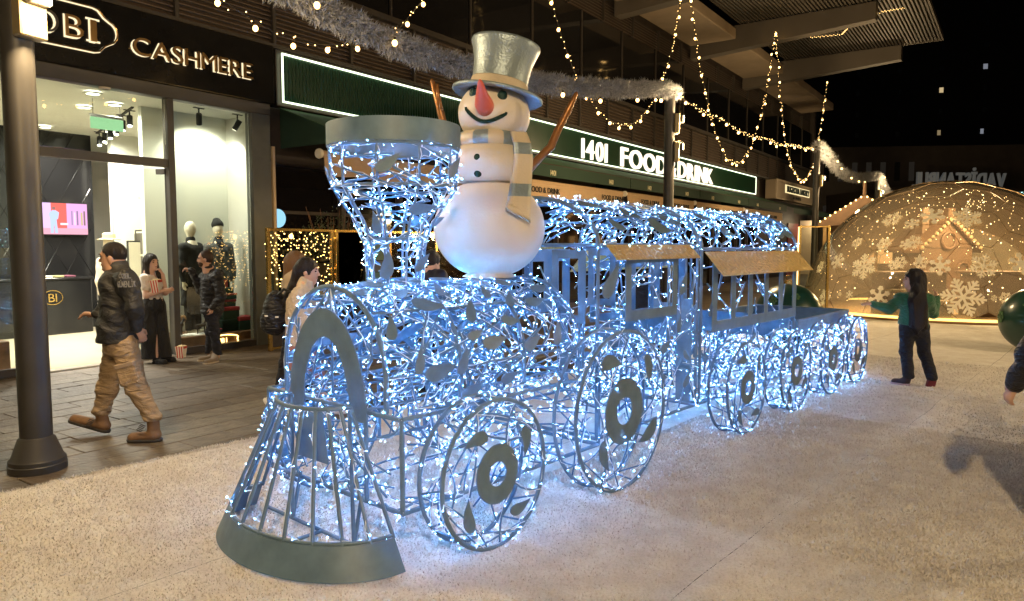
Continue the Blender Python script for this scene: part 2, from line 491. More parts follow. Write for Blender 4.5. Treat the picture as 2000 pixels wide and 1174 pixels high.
# louvre panels 5.0 to 6.05
slat = MB(); slat.add([(0, 0, 0), (1, 0, 0), (1, -0.055, -0.045), (0, -0.055, -0.045), (0, 0.0, -0.012), (1, 0.0, -0.012), (1, -0.055, -0.057), (0, -0.055, -0.057)],
                      [(0, 1, 2, 3), (4, 7, 6, 5), (3, 2, 6, 7), (0, 3, 7, 4), (1, 5, 6, 2)])
slat_me = slat.mesh('slat', M_louv)
xs = [-2.9 + 1.72 * i for i in range(22)]
for x in xs:
    w = 1.72
    p = MB(); p.box((x, 0.03, 5.0), (x + 0.06, 0.24, 6.05)); p.box((x + .06, 0.16, 5.0), (x + w, 0.24, 6.05))
    po = p.build('louvre_panel', M_dark, mall)
    n_sl = 14 if x < 14 else 10
    for k in range(n_sl):
        z = 5.02 + (k + 1) * (1.02 / n_sl)
        o = link('slat', slat_me, po, Matrix.Translation((x + 0.06, 0.155, z)) @ Matrix.Diagonal((w - 0.06, 1.3, 1.3 if n_sl == 14 else 1.7, 1)))
MB().box((-14, 0.02, 6.05), (40.8, 0.25, 6.16)).build('string_course', M_dark, mall)
# dark curtain glass 6.16 to 8.6 with thin mullions, each pane its own piece
for i in range(-3, 16):
    x = i * 2.55
    MB().box((x + 0.02, 0.10, 6.18), (x + 2.53, 0.13, 8.28)).build('glass_pane', M_darkglass, mall)
    MB().box((x - 0.02, 0.06, 6.16), (x + 0.02, 0.25, 8.3)).build('mullion', M_dark, mall)
for i in range(-2, 20):
    x = i * 2.0
    p = MB(); p.box((x, 0.03, 8.3), (x + 0.05, 0.24, 8.95)); p.box((x + .05, 0.18, 8.3), (x + 2.0, 0.24, 8.95))
    po = p.build('vent_panel', M_dark, mall)
    for k in range(7):
        link('slat', slat_me, po, Matrix.Translation((x + 0.05, 0.17, 8.38 + k * 0.085)) @ Matrix.Diagonal((1.95, 1.3, 1.3, 1)))
# soffits and canopy
for (a, b) in ((4, 20.6), (21.3, 26.9), (27.7, 37.2)):
    MB().bbox((a, -1.75, 8.97), (b, -0.05, 9.35), 0.03).build('soffit_slab', M_tan, mall)
canopy = thing('glass_canopy', 'grey ribbed canopy on deep beams over the plaza', 'canopy', FR, (0, 0, 0))
M_beam = mat('canopy_beam_paint', (0.10, 0.085, 0.07), 0.55, vary=0.1, vscale=1)
M_rib = mat('canopy_rib', (0.075, 0.066, 0.056), 0.5)
for x in (8.6, 14.8, 21.0, 27.2):
    tip = -6.2
    b = MB(); b.add([(x - .22, 0, 8.55), (x + .22, 0, 8.55), (x + .22, 0, 9.5), (x - .22, 0, 9.5),
                     (x - .22, tip, 8.95), (x + .22, tip, 8.95), (x + .22, tip, 9.5), (x - .22, tip, 9.5)],
                    [(0, 1, 2, 3), (7, 6, 5, 4), (0, 4, 5, 1), (1, 5, 6, 2), (2, 6, 7, 3), (3, 7, 4, 0)])
    b.build('beam', M_beam, canopy)
mc = glass_mat('canopy_glass', (0.25, 0.24, 0.22), 0.05, 0.15, haze=0.45, hazecol=(0.17, 0.15, 0.12))
MB().box((4, -7.6, 9.62), (27.2, -1.7, 9.64)).build('roof_pane', mc, canopy)
rib_me = MB().box((4, -0.03, 9.52), (27.2, 0.03, 9.615)).mesh('rib', M_rib)
for k in range(48): link('rib', rib_me, canopy, T(0, -1.85 - 0.12 * k, 0))
MB().box((4, -7.62, 9.5), (27.2, -7.56, 9.66)).build('edge_trim', M_beam, canopy)
MB().box((27.14, -7.56, 9.5), (27.22, -1.7, 9.66)).build('edge_trim', M_beam, canopy)

# ------------------------------------------------------------------ the cashmere shop
shop = thing('cashmere_shop', 'bright cashmere shop behind tall dark framed glass', 'shop', FR, (0, 0, 0))
def fbox(name, lo, hi, m, parent=shop, bev=0.006): return MB().bbox(lo, hi, bev).build(name, m, parent)
M_floor = mat('shop_floor_tile', (0.62, 0.55, 0.40), 0.22, vary=0.05, vscale=1.2)
MB().box((-8, 0.0, -0.04), (9, 9, 0.012)).build('floor', M_floor, shop)
MB().box((-8, 0.12, 3.84), (9, 9, 3.95)).build('ceiling', M_white, shop)
MB().box((2.04, 0.12, 0.0), (2.14, 1.2, 3.84)).build('side_wall', M_white, shop)
MB().box((0.55, 1.10, 0.0), (2.04, 1.20, 3.84)).build('display_back_wall', mat('display_wall', (0.66, 0.68, 0.62), 0.7), shop)
MB().box((-8, 8.9, 0.0), (9, 9.0, 3.84)).build('back_wall', M_white, shop)
MB().box((8.9, 1.2, 0.0), (9, 8.9, 3.84)).build('far_side_wall', M_white, shop)
MB().box((-8, 0.2, 0.0), (-7.9, 8.9, 3.84)).build('near_side_wall', M_white, shop)
MB().box((1.72, 4.4, 0.0), (6, 4.55, 3.84)).build('partition_wall', M_white, shop)
# black quilted feature wall with raised diamond battens
bw = MB().box((-5, 5.0, 0.0), (1.62, 5.15, 3.84)).build('feature_wall', M_black, shop)
dia = MB()
for i in range(-4, 18):
    for sg in (-1, 1):
        x0 = -5 + i * 0.42
        z0, z1 = 0.0, 3.84; xa, xb = x0, x0 + sg * (z1 - z0) * 0.55
        # clip to the wall
        pts = []
        for t in np.linspace(0, 1, 30):
            x = xa + (xb - xa) * t
            if -5 < x < 1.6: pts.append((x, 4.995, z0 + (z1 - z0) * t))
        if len(pts) > 2: dia.tube([pts[0], pts[-1]], 0.006, 4)
dia.build('quilting', M_black, bw)
# front: posts, transom, lintel, base, jambs
fbox('post', (0.33, -0.02, 0.0), (0.43, 0.12, 3.80), M_frame)
fbox('post', (-1.62, -0.02, 0.0), (-1.50, 0.12, 3.80), M_frame)
fbox('post', (1.745, -0.04, 0.0), (2.10, 0.14, 3.80), mat('grey_pier', (0.09, 0.095, 0.088), 0.5, vary=0.1))
fbox('transom', (-1.50, 0.0, 2.80), (0.33, 0.10, 2.92), M_frame)
fbox('lintel', (-8, -0.05, 3.80), (2.10, 0.14, 3.98), M_frame)
fbox('base_rail', (0.43, -0.02, 0.0), (1.745, 0.10, 0.10), M_dark)
fbox('base_rail', (-8, -0.02, 0.0), (-1.62, 0.10, 0.10), M_dark)
fbox('threshold', (-1.5, -0.04, -0.01), (0.33, 0.14, 0.02), mat('threshold_steel', (0.55, 0.5, 0.42), 0.3, metal=0.6))
def pane(lo, hi, parent=shop, m=M_glass, name='glass_pane'): return MB().box(lo, hi).build(name, m, parent)
pane((0.435, 0.045, 0.11), (1.74, 0.055, 3.79))
pane((-1.495, 0.045, 2.93), (0.325, 0.055, 3.79))
pane((-7.9, 0.045, 0.11), (-1.63, 0.055, 3.79))
# sign board above
shop_sign = thing('shop_sign', 'black fascia with glowing letters CASHMERE and a scalloped emblem', 'sign', FR, (0, 0, 0))
MB().bbox((-8, -0.10, 3.985), (2.16, 0.2, 4.925), 0.01).build('fascia', mat('black_fascia', (0.012, 0.011, 0.010), 0.16, vary=0.2), shop_sign)
M_bronze = mat('bronze_letter', (0.42, 0.26, 0.11), 0.28, metal=1.0)
M_edge = glow('letter_edge_light', (1.0, 0.80, 0.48), 1.0)
x0 = -0.21
def cashmere(ch_m, dx, dz, dy, ext, side=None):
    lettering('CASHMERE', shop_sign, MF(x0 + dx, dy, 4.30 + dz), 0.25, ch_m, ext=ext, bold=0.0, gap=0.075, width=1.92, side=side)
cashmere(M_edge, -0.010, -0.006, -0.112, 0.006)
cashmere(M_bronze, 0.0, 0.0, -0.150, 0.016)
# emblem: scalloped outline with lit edge and the letters OBI
def emblem_path(w0, w1, zc, hh):
    P = [(w0, zc + hh), (w1 - 0.16, zc + hh), (w1 - 0.09, zc + hh - 0.02), (w1 - 0.02, zc + hh - 0.10)]
    for k in range(9):
        a = PI * 0.42 - PI * 0.84 * k / 8
        P.append((w1 + 0.02 + 0.13 * math.cos(a), zc + 0.15 * math.sin(a)))
    P += [(w1 - 0.02, zc - hh + 0.10), (w1 - 0.09, zc - hh + 0.02), (w1 - 0.16, zc - hh), (w0, zc - hh)]
    return P
ep = emblem_path(-2.45, -0.56, 4.50, 0.29)
MB().tube([(x, -0.115, z) for x, z in ep], 0.013, 6).build('emblem_outline', M_edge, shop_sign)
MB().tube([(x + .006, -0.130, z + .012) for x, z in ep], 0.012, 6).build('emblem_rim', M_bronze, shop_sign)
for ch, x, w in (('O', -1.42, 0.27), ('B', -1.07, 0.22), ('I', -0.76, 0.075), ('C', -1.75, 0.26)):
    lettering(ch, shop_sign, MF(x - .012, -0.112, 4.34 - .008) , 0.31, M_edge, ext=0.006, bold=0.0, width=w)
    lettering(ch, shop_sign, MF(x, -0.14, 4.345), 0.30, M_dark if ch == 'O' else M_bronze, ext=0.010, bold=-0.012, width=w)
for x in (-0.76,):
    for z in (4.34, 4.625): MB().box((x - .05, -0.125, z), (x + 0.125, -0.118, z + 0.025)).build('serif', M_edge, shop_sign)
# entrance sensor under the lintel
sens = MB().lathe([(0.001, 0), (0.06, 0.004), (0.075, 0.02), (0.075, 0.03)], 20, (0, 0, 0)).build('smoke_sensor', M_cream, None, smooth=True, M=FR @ T(-0.55, -0.02, 3.765))
tag(sens, 'small round cream sensor under the shop lintel', 'sensor')
# ceiling downlights (lit) – each disc carries its own lamp
dl_prof = [(0.09, 0.0), (0.13, 0.0), (0.13, 0.02), (0.09, 0.02)]
dl_me = MB().lathe(dl_prof, 20, caps=False).mesh('rim', M_white); dl_g = MB().lathe([(0.001, 0.006), (0.09, 0.006)], 20, caps=False).mesh('lamp_glass', M_down)
for (x, y, pw) in ((0.55, 4.4, 40), (0.72, 2.8, 40), (1.48, 3.94, 40), (2.28, 5.6, 20), (-0.41, 0.6, 30), (-0.65, 2.1, 40), (0.03, 1.8, 40), (0.2, 1.2, 30), (-2.6, 1.4, 40), (-2.6, 3.6, 40), (-4.6, 2.2, 40), (3.4, 3.4, 30)):
    d = thing('downlight', 'round lit downlight recessed in the white shop ceiling', 'downlight', FR, (x, y, 3.80), group='downlights in the shop ceiling')
    link('rim', dl_me, d); link('lamp_glass', dl_g, d)
    lamp('downlight_lamp', d, (0, 0, -0.03), pw * 6.5, (1.0, 0.95, 0.80), 0.09, spot=165, target=(0, 0, -1), blend=0.8)
# track spotlights
def spot_head(F, loc, aim, label, pw=0, lit=True):
    t = thing('track_spotlight', label, 'spotlight', F, loc, group='track spotlights in the shop')
    a = norm(np.array(aim, float)); p0 = V(0, 0, -0.16); 
    MB().tube([(0, 0, 0), (0, 0, -0.12)], 0.012, 6).build('stem', M_blackmat, t)
    MB().box((-0.09, -0.02, -0.012), (0.09, 0.02, 0.0)).build('track_adapter', M_blackmat, t)
    MB().tube([p0 - a * 0.07, p0 + a * 0.11], 0.045, 12).build('lamp_can', M_blackmat, t, smooth=True)
    if lit: MB().tube([p0 + a * 0.1105, p0 + a * 0.114], 0.036, 12).build('lamp_glass', M_down, t)
    if pw: lamp('spot_lamp', t, tuple(p0 + a * 0.13), pw, (1.0, 0.95, 0.78), 0.03, spot=130, target=tuple(p0 + a))
    return t
spot_head(FR, (1.16, 0.5, 3.84), (0.35, 0.55, -0.9), 'black spotlight over the display window beside the glass post', 48)
spot_head(FR, (1.86, 0.5, 3.84), (-0.30, 0.5, -0.9), 'black spotlight over the display window beside the grey pier', 48)
for k in range(6):
    spot_head(FR, (0.63 + 0.17 * k, 1.6 + 0.55 * k, 3.84), (-0.2, -0.35, -0.9), 'black spotlight in the long track inside the shop doorway', 0)
MB().box((0, -0.02, -0.02), (3.4, 0.02, 0)).build('spot_track', M_blackmat, None, M=FR @ T(0.5, 1.25, 3.838, math.atan2(0.55, 0.17)))
tag(bpy.data.objects['spot_track'], 'black ceiling track that carries the spotlights in the doorway', 'track')
# exit sign hanging
ex = thing('exit_sign', 'hanging green exit sign under the shop ceiling', 'sign', FR, (0.02, 1.1, 3.40))
MB().bbox((-0.24, -0.015, 0), (0.24, 0.015, 0.17), 0.005).build('sign_box', glow('exit_green', (0.45, 0.85, 0.45), 0.75), ex)
MB().bbox((-0.25, -0.02, 0.175), (0.25, 0.02, 0.215), 0.004).build('sign_rail', mat('alu', (0.4, 0.4, 0.4), 0.4, metal=.7), ex)
for x in (-0.2, 0.2): MB().tube([(x, 0, 0.21), (x, 0, 0.44)], 0.004, 5).build('hanger', M_blackmat, ex)
# television on the black wall
tv = thing('television', 'wall screen showing a figure before pink and red panels', 'television', FR, (0.58, 4.93, 1.87))
MB().bbox((-0.02, 0, -0.02), (0.90, 0.05, 0.62), 0.006).build('screen_frame', M_black, tv)
def scr(name, x0, z0, x1, z1, col, s=1.0, dy=0.0): MB().box((x0, -0.006 - dy, z0), (x1, -0.003 - dy, z1)).build(name, glow('scr_%s_%.2f_%.2f' % (name, x0, z0), col, s), tv)
scr('screen_left', 0, 0, 0.22, 0.60, (0.80, 0.55, 0.95)); scr('screen_middle', 0.22, 0, 0.50, 0.60, (0.95, 0.16, 0.13)); scr('screen_right', 0.50, 0, 0.88, 0.60, (0.85, 0.42, 0.75))
scr('screen_floor', 0, 0, 0.88, 0.12, (0.85, 0.40, 0.50), dy=0.004)
for i, x in enumerate((0.58, 0.63, 0.68, 0.76, 0.81)): scr('screen_garment', x, 0.18, x + 0.03, 0.46 - 0.03 * (i % 2), [(0.5, 0.35, 0.6), (0.9, 0.8, 0.9), (0.35, 0.25, 0.4), (0.7, 0.6, 0.3), (0.3, 0.2, 0.2)][i], 0.8, 0.004)
scr('screen_table', 0.38, 0.18, 0.52, 0.22, (0.95, 0.8, 0.9), dy=0.004)
fig = MB(); fig.plate([(0.20, 0.02), (0.25, 0.02), (0.265, 0.20), (0.28, 0.02), (0.33, 0.02), (0.31, 0.28), (0.34, 0.30), (0.36, 0.42), (0.30, 0.46), (0.24, 0.46), (0.18, 0.40), (0.20, 0.28)], (0, -0.014, 0), (1, 0, 0), (0, 0, 1), 0.003)
fig.build('screen_figure', glow('scr_fig', (0.55, 0.68, 0.98), 0.9), tv)
MB().plate(circ(0.03, 12, cx=0.27, cy=0.50), (0, -0.014, 0), (1, 0, 0), (0, 0, 1), 0.003).build('screen_head', glow('scr_head', (0.4, 0.22, 0.2), 0.8), tv)

# ------------------------------------------------------------------ the lit wire-frame train
M_paint = mat('train_paint', (0.140, 0.226, 0.325), 0.42, bump=0.3, bscale=300, bdist=0.003, vary=0.16, vscale=9)
M_wire = mat('train_wire', (0.125, 0.235, 0.37), 0.36)
M_goldp = mat('hammered_gold', (0.72, 0.49, 0.15), 0.45, metal=0.35, bump=1.0, bscale=30, bdist=0.05, vary=.15, vscale=30)
M_cable = mat('clear_cable', (0.75, 0.80, 0.85), 0.3, emit=(0.25, 0.50, 1.0), estr=0.04)
M_led_body = mat('led_body', (0.85, 0.9, 0.95), 0.25, emit=(0.30, 0.58, 1.0), estr=0.55)
LEDM = [M_cable, M_led_body, glow('led_tip', (0.14, 0.43, 1.0), 430), glow('led_tip_dim', (0.14, 0.43, 1.0), 130), glow('led_tip_bright', (0.15, 0.44, 1.0), 950)]
rt = random.Random(11)

def surf_pts(S, s0, t0, s1, t1, k):
    return [S(s0 + (s1 - s0) * i / k, t0 + (t1 - t0) * i / k)[0] for i in range(k + 1)]
def led(mb, p, d, L=0.026):
    # small clear stick with a bright tip
    p = np.array(p); d = norm(np.array(d))
    mb.cur = 1; mb.tube([p, p + d * L], 0.0027, 4)
    q = p + d * L; r = 0.0027
    mb.cur = rt.choice((2, 2, 3, 3, 4))
    mb.add([q + V(r, 0, 0), q - V(r, 0, 0), q + V(0, r, 0), q - V(0, r, 0), q + d * r * 1.5, q - d * r],
           [(0, 2, 4), (2, 1, 4), (1, 3, 4), (3, 0, 4), (2, 0, 5), (1, 2, 5), (3, 1, 5), (0, 3, 5)])
    mb.cur = 0
def leds_along(mb, pts, step=0.075, cable=True, rnd=rt, off=0.012):
    P = [np.array(p, float) for p in pts]
    # cable wriggles round the rod
    W = []
    for i, p in enumerate(P):
        W.append(p + V(rnd.uniform(-1, 1), rnd.uniform(-1, 1), rnd.uniform(-1, 1)) * off)
    if cable: mb.tube(W, 0.0026, 3, caps=False)
    acc = rnd.uniform(0, step)
    for a, b in zip(W[:-1], W[1:]):
        L = np.linalg.norm(b - a); x = acc
        while x < L:
            p = a + (b - a) * (x / L)
            led(mb, p, V(rnd.gauss(0, 1), rnd.gauss(0, 1), rnd.gauss(0, 1)), rnd.uniform(0.018, 0.034))
            x += step * 1.3 * rnd.uniform(0.6, 1.4)
        acc = x - L
def lattice(wm, lm, S, n, smax, lmin, lmax, aspect=1.0, r=0.0066, step=0.072, k=6, curl=0.0, rnd=rt, led_share=1.0):
    # crossing rods lying on the surface S(s,t); s in [0,smax] metres, t in [0,1]
    for _ in range(n):
        s0, t0 = rnd.uniform(0, smax), rnd.uniform(0, 1)
        a = rnd.uniform(0, 2 * PI); L = rnd.uniform(lmin, lmax)
        pts = []
        c = rnd.uniform(-curl, curl)
        s, t = s0, t0
        for i in range(k + 1):
            pts.append(S(s, t)[0])
            s += L / k * math.cos(a); t += L / k * math.sin(a) / aspect; a += c / k
            s = min(max(s, 0), smax); t = min(max(t, 0), 1)
        wm.tube(pts, r * rnd.uniform(0.8, 1.3), 5)
        if rnd.random() < led_share: leds_along(lm, pts, step)

TEAR = []
for i in range(22):
    a = 2 * PI * i / 22
    x = math.cos(a); y = math.sin(a) * (math.sin((a if a < PI else 2 * PI - a) / 2) ** 1.3)
    TEAR.append((x, y))
def tear_outline(L, W, bend=0.0):
    out = []
    for x, y in TEAR:
        X = x * L / 2; Y = y * W / 2 * 1.35
        Y += bend * (X / (L / 2)) ** 2 * W * 0.5
        out.append((X, Y))
    return out
_leafm = {}
def leaf(parent, P, N, D, L, W=None, bend=0.3):
    # teardrop plate at P, facing N, pointed end along D
    W = W or L * 0.42
    key = (round(L, 2), round(W, 2), round(bend, 1))
    if key not in _leafm:
        _leafm[key] = MB().plate(tear_outline(key[0], key[1], key[2]), (0, 0, 0), (1, 0, 0), (0, 1, 0), 0.004).mesh('leaf_plate', M_paint)
    N = norm(np.array(N, float)); D = norm(np.array(D, float) - N * np.dot(D, N)); Y = np.cross(N, D)
    M = Matrix(((D[0], Y[0], N[0], P[0]), (D[1], Y[1], N[1], P[1]), (D[2], Y[2], N[2], P[2]), (0, 0, 0, 1)))
    return link('leaf_plate', _leafm[key], parent, M)
def rods(parent, segs, r=0.0125, name='frame_rod', lm=None, step=0.09):
    for s in segs:
        MB().tube(s, r, 8).build(name, M_paint, parent, smooth=True)
        if lm is not None:
            k = 8 if len(s) == 2 else 1
            pts = s if k == 1 else [np.array(s[0]) + (np.array(s[1]) - np.array(s[0])) * i / k for i in range(k + 1)]
            leds_along(lm, pts, step, off=0.016)
def box_edges(x0, x1, y0, y1, z0, z1):
    E = []
    for z in (z0, z1):
        E += [[(x0, y0, z), (x1, y0, z)], [(x0, y1, z), (x1, y1, z)], [(x0, y0, z), (x0, y1, z)], [(x1, y0, z), (x1, y1, z)]]
    for x in (x0, x1):
        for y in (y0, y1): E.append([(x, y, z0), (x, y, z1)])
    return E
def rect_surf(o, ax, ay, nrm):
    o = np.array(o, float); ax = np.array(ax, float); ay = np.array(ay, float); nrm = np.array(nrm, float)
    L = np.linalg.norm(ax); u = ax / L
    return (lambda s, t: (o + u * s + ay * t, nrm)), L
YC = 0.86

def make_wheel(parent, xc, R, near, seed, hub=0.165, lab=None):
    rnd = random.Random(seed)
    y0, y1 = (0.0, 0.17) if near else (2 * YC, 2 * YC - 0.17)
    sg = -1 if near else 1
    w = thing('wheel', lab or 'wire-frame wheel', None, WD, (0, 0, 0)); w.parent = parent; w.matrix_local = T(xc, 0, R + 0.012)
    if 'label' in w: del w['label']
    wm, lm = MB(), MB()
    def ring(r, y, n=44): return [(r * math.cos(2 * PI * i / n), y, r * math.sin(2 * PI * i / n)) for i in range(n)]
    MB().tube(ring(R, y0), 0.0125, 8, closed=True).build('outer_ring', M_paint, w, smooth=True)
    MB().tube(ring(R, y1), 0.0125, 8, closed=True).build('inner_ring', M_paint, w, smooth=True)
    leds_along(lm, ring(R - 0.005, (y0 + y1) / 2 + 0.05 * sg, 60) , 0.050, off=0.05)
    leds_along(lm, ring(R - 0.01, y1, 60), 0.075, off=0.02)
    leds_along(lm, ring(R - 0.01, y0, 40), 0.11, off=0.012)
    for i in range(14):
        a = 2 * PI * i / 14 + rnd.uniform(-.1, .1); b = a + rnd.uniform(-.3, .3)
        wm.tube([(R * math.cos(a), y0, R * math.sin(a)), (R * math.cos(b), y1, R * math.sin(b))], 0.006, 5)
    # bowed wires in both discs
    for y in (y0, y1):
        for i in range(13):
            a = 2 * PI * i / 13 + rnd.uniform(-.2, .2); b = a + rnd.choice((-1, 1)) * rnd.uniform(0.7, 1.7)
            rb = rnd.choice((R, R, hub * 1.0, R * 0.55))
            A = V(R * math.cos(a), y, R * math.sin(a)); B = V(rb * math.cos(b), y, rb * math.sin(b))
            mid = (A + B) / 2; bow = rnd.uniform(-0.35, 0.35) * np.linalg.norm(B - A)
            nrm = np.cross(norm(B - A), V(0, 1, 0))
            pts = [A + (B - A) * t + nrm * bow * 4 * t * (1 - t) for t in np.linspace(0, 1, 8)]
            pts = [p if np.hypot(p[0], p[2]) < R else p * V(R / np.hypot(p[0], p[2]), 1, R / np.hypot(p[0], p[2])) for p in pts]
            wm.tube(pts, 0.0055, 5)
            leds_along(lm, pts, 0.10 if y == y0 else 0.075)
    wm.build('wheel_wires', M_wire, w, smooth='all')['kind'] = 'stuff'
    lm.build('led_lights', LEDM, w)['kind'] = 'stuff'
    k = hub / 0.165
    MB().ringplate(circ(0.165 * k, 36), circ(0.068 * k, 36), (0, y0 + sg * 0.008, 0), (1, 0, 0), (0, 0, 1), 0.006).build('hub_plate', M_paint, w)
    for i in range(4):
        a = 2.2 - 1.5 * i + rnd.uniform(-.25, .25); rr = R * rnd.uniform(0.66, 0.76)
        leaf(w, V(rr * math.cos(a), y0 + sg * 0.010, rr * math.sin(a)), V(0, sg, 0), V(-math.sin(a - .5), 0, math.cos(a - .5)) * rnd.choice((-1, -1, 1)), R * rnd.uniform(0.42, 0.52), bend=rnd.choice((-0.5, 0.5)))
    return w

# ============================ locomotive
loco = thing('train_locomotive', 'front of the glowing wire-frame train with funnel, cab and cowcatcher', 'locomotive', TR, (0, 0, 0))
wm, lm = MB(), MB()
X0, X1, YA, YB, ZA, ZB = -0.36, 1.40, 0.22, 1.50, 0.27, 0.76
rods(loco, box_edges(X0, X1, YA, YB, ZA, ZB) + [[(0.5, YA, ZA), (0.5, YA, ZB)], [(0.5, YB, ZA), (0.5, YB, ZB)], [(X0, YA + .3, ZA), (X0, YA + .3, ZB)]], 0.0135)
# thin plate strips under the running board
for y in (0.55, 0.86, 1.17): rods(loco, [[(X0, y, ZB), (X1, y, ZB)]], 0.009)
for (o, ax, ay, nr, n) in (((X0, YA, ZA), (X1 - X0, 0, 0), (0, 0, ZB - ZA), (0, -1, 0), 26), ((X0, YB, ZA), (X1 - X0, 0, 0), (0, 0, ZB - ZA), (0, 1, 0), 26),
                           ((X0, YA, ZA), (0, YB - YA, 0), (0, 0, ZB - ZA), (-1, 0, 0), 20), ((X0, YA, ZB), (X1 - X0, 0, 0), (0, YB - YA, 0), (0, 0, 1), 34),
                           ((X0, YA, ZA), (X1 - X0, 0, 0), (0, YB - YA, 0), (0, 0, -1), 26)):
    S, L = rect_surf(o, ax, ay, nr); lattice(wm, lm, S, n, L, 0.25, 0.7, aspect=np.linalg.norm(ay), curl=1.6, k=7)
# boiler: tall arch
BR, BZ, BTOP = 0.48, 0.76, 1.42
def boiler(s, t):
    per = 0.18 * 2 + PI * BR; d = t * per
    if d < 0.18: return V(-0.33 + s, YC - BR, BZ + d), V(0, -1, 0)
    if d > per - 0.18: return V(-0.33 + s, YC + BR, BZ + per - d), V(0, 1, 0)
    a = PI - (d - 0.18) / BR
    return V(-0.33 + s, YC + BR * math.cos(a), BZ + 0.18 + BR * math.sin(a)), V(0, math.cos(a), math.sin(a))
for s in (0.0, 0.55, 1.12, 1.70):
    hoop = [boiler(s, t)[0] for t in np.linspace(0, 1, 30)]
    MB().tube(hoop, 0.0145, 8).build('boiler_hoop', M_paint, loco, smooth=True); leds_along(lm, hoop, 0.06, off=0.018)
for t in (0.10, 0.30, 0.5, 0.70, 0.90):
    rods(loco, [[boiler(0, t)[0], boiler(1.70, t)[0]]], 0.008, lm=lm)
lattice(wm, lm, boiler, 160, 1.70, 0.3, 0.75, aspect=0.36 + PI * BR, r=0.0062, step=0.075, k=7, curl=0.5)
# diagonal struts that run right through the boiler
for i in range(60):
    a = boiler(rt.uniform(0, 1.7), rt.uniform(0.05, .45))[0]; b = boiler(rt.uniform(0, 1.7), rt.uniform(.55, .95))[0]
    if np.linalg.norm(a - b) < 1.1: wm.tube([a, b], 0.010, 5); leds_along(lm, [a + (b - a) * i / 6 for i in range(7)], 0.06)
# flat cross plates seen inside
for i in range(9):
    x = 0.05 + 0.14 * i
    MB().plate([(-0.30, -0.03), (0.30, -0.03), (0.30, 0.03), (-0.30, 0.03)], (x, YC + 0.44 - .12 * (i % 3), 1.05 + 0.1 * math.sin(i * 2.2)), (math.cos(0.4 * math.sin(i)), 0, math.sin(0.9 * math.sin(i * 1.7))), (0, 0.3, 1), 0.006).build('cross_plate', M_paint, loco)
# front spokes
for a in (-1.0, -0.5, 0.0, 0.5, 1.0):
    p = [(-0.33, YC, 1.42), (-0.33, YC + 0.42 * math.sin(a), 1.42 - 0.62 * math.cos(a))]
    wm.tube(p, 0.007, 5); leds_along(lm, [np.array(p[0]) + (np.array(p[1]) - np.array(p[0])) * i / 5 for i in range(6)], 0.07)
S, L = rect_surf((-0.33, YC - 0.36, 0.76), (0, 0.72, 0), (0, 0, 0.5), (-1, 0, 0)); lattice(wm, lm, S, 10, L, 0.2, 0.5, aspect=0.5)
# horseshoe plate on the front
n = 40
outer = [(0.37 * math.cos(PI * i / (n - 1)), 0.60 * math.sin(PI * i / (n - 1))) for i in range(n)]
inner = [(0.225 * math.cos(PI * i / (n - 1)), 0.44 * math.sin(PI * i / (n - 1))) for i in range(n)]
MB().ringplate(outer, inner, (-0.375, YC, 0.70), (0, 1, 0), (0, 0, 1), 0.008, closed=False).build('front_horseshoe', M_paint, loco)
# boiler leaves on the near side and top
for (s, t, ang, L) in ((0.08, 0.24, 1.2, 0.15), (0.37, 0.10, 0.15, 0.22), (0.42, 0.30, -0.15, 0.21), (0.55, 0.12, 1.1, 0.16), (0.72, 0.27, 1.0, 0.18), (0.83, 0.16, 0.1, 0.20),
                       (0.95, 0.34, 1.3, 0.13), (1.02, 0.22, -0.1, 0.15), (0.62, 0.02, 0.35, 0.19), (0.95, 0.04, 0.2, 0.15), (0.20, 0.42, -0.05, 0.20), (0.75, 0.44, 0.0, 0.18),
                       (1.22, 0.38, -0.2, 0.17), (1.35, 0.28, 0.1, 0.18), (1.30, 0.42, 0.0, 0.2), (0.5, 0.47, 0.1, 0.2), (0.3, 0.75, 0.2, 0.2), (0.7, 0.8, 1.0, 0.2), (1.1, 0.72, 0.4, 0.2), (0.15, 0.9, 0.3, 0.22), (0.9, 0.92, -.2, .2), (0.22, 0.14, 1.3, .14), (1.18, .14, .4, .17), (1.45, .16, 1.2, .16), (1.12, .30, .9, .15), (.30, .36, .5, .14), (.60, .37, 1.2, .15), (1.5, .34, .2, .18), (.05, .38, .4, .13), (.68, .19, .3, .13)):
    P, N = boiler(s, t); P2 = boiler(s, min(1, t + 0.01))[0]; ty = norm(P2 - boiler(s, max(0, t - 0.01))[0])
    leaf(loco, P + N * 0.034, N, V(1, 0, 0) * math.cos(ang) + ty * math.sin(ang), L * 1.12)

# ---- cowcatcher
XB = -0.42
def cone(a, k):
    # a: 0..pi round the front from near side to far side; k: 0 top .. 1 ground
    A = 0.29 + (0.72 - 0.29) * k; B = 0.20 + (0.50 - 0.20) * k
    return V(XB - B * math.sin(a), YC - A * math.cos(a), 0.775 * (1 - k) + 0.012)
ws = thing('cowcatcher', 'x', None, WD, (0, 0, 0)); del ws['label']; ws.parent = loco
cl = MB()
MB().tube([cone(PI * i / 23, 0) for i in range(24)], 0.012, 8).build('top_hoop', M_paint, ws, smooth=True)
MB().tube([cone(PI * i / 31, 0.79) for i in range(32)], 0.010, 8).build('lower_hoop', M_paint, ws, smooth=True)
for i in range(12):
    a = PI * i / 11
    MB().tube([cone(a, 0), cone(a, 0.81)], 0.0105, 8).build('bar', M_paint, ws, smooth=True)
    if i % 1 == 0: leds_along(cl, [cone(a + 0.03, k) for k in np.linspace(0.02, 0.78, 10)], 0.085, off=0.010)
leds_along(cl, [cone(PI * i / 40, 0.78) for i in range(41)], 0.10, off=0.012)
leds_along(cl, [cone(PI * i / 30, 0.02) for i in range(31)], 0.05, off=0.012)
sk = MB(); NS = 40
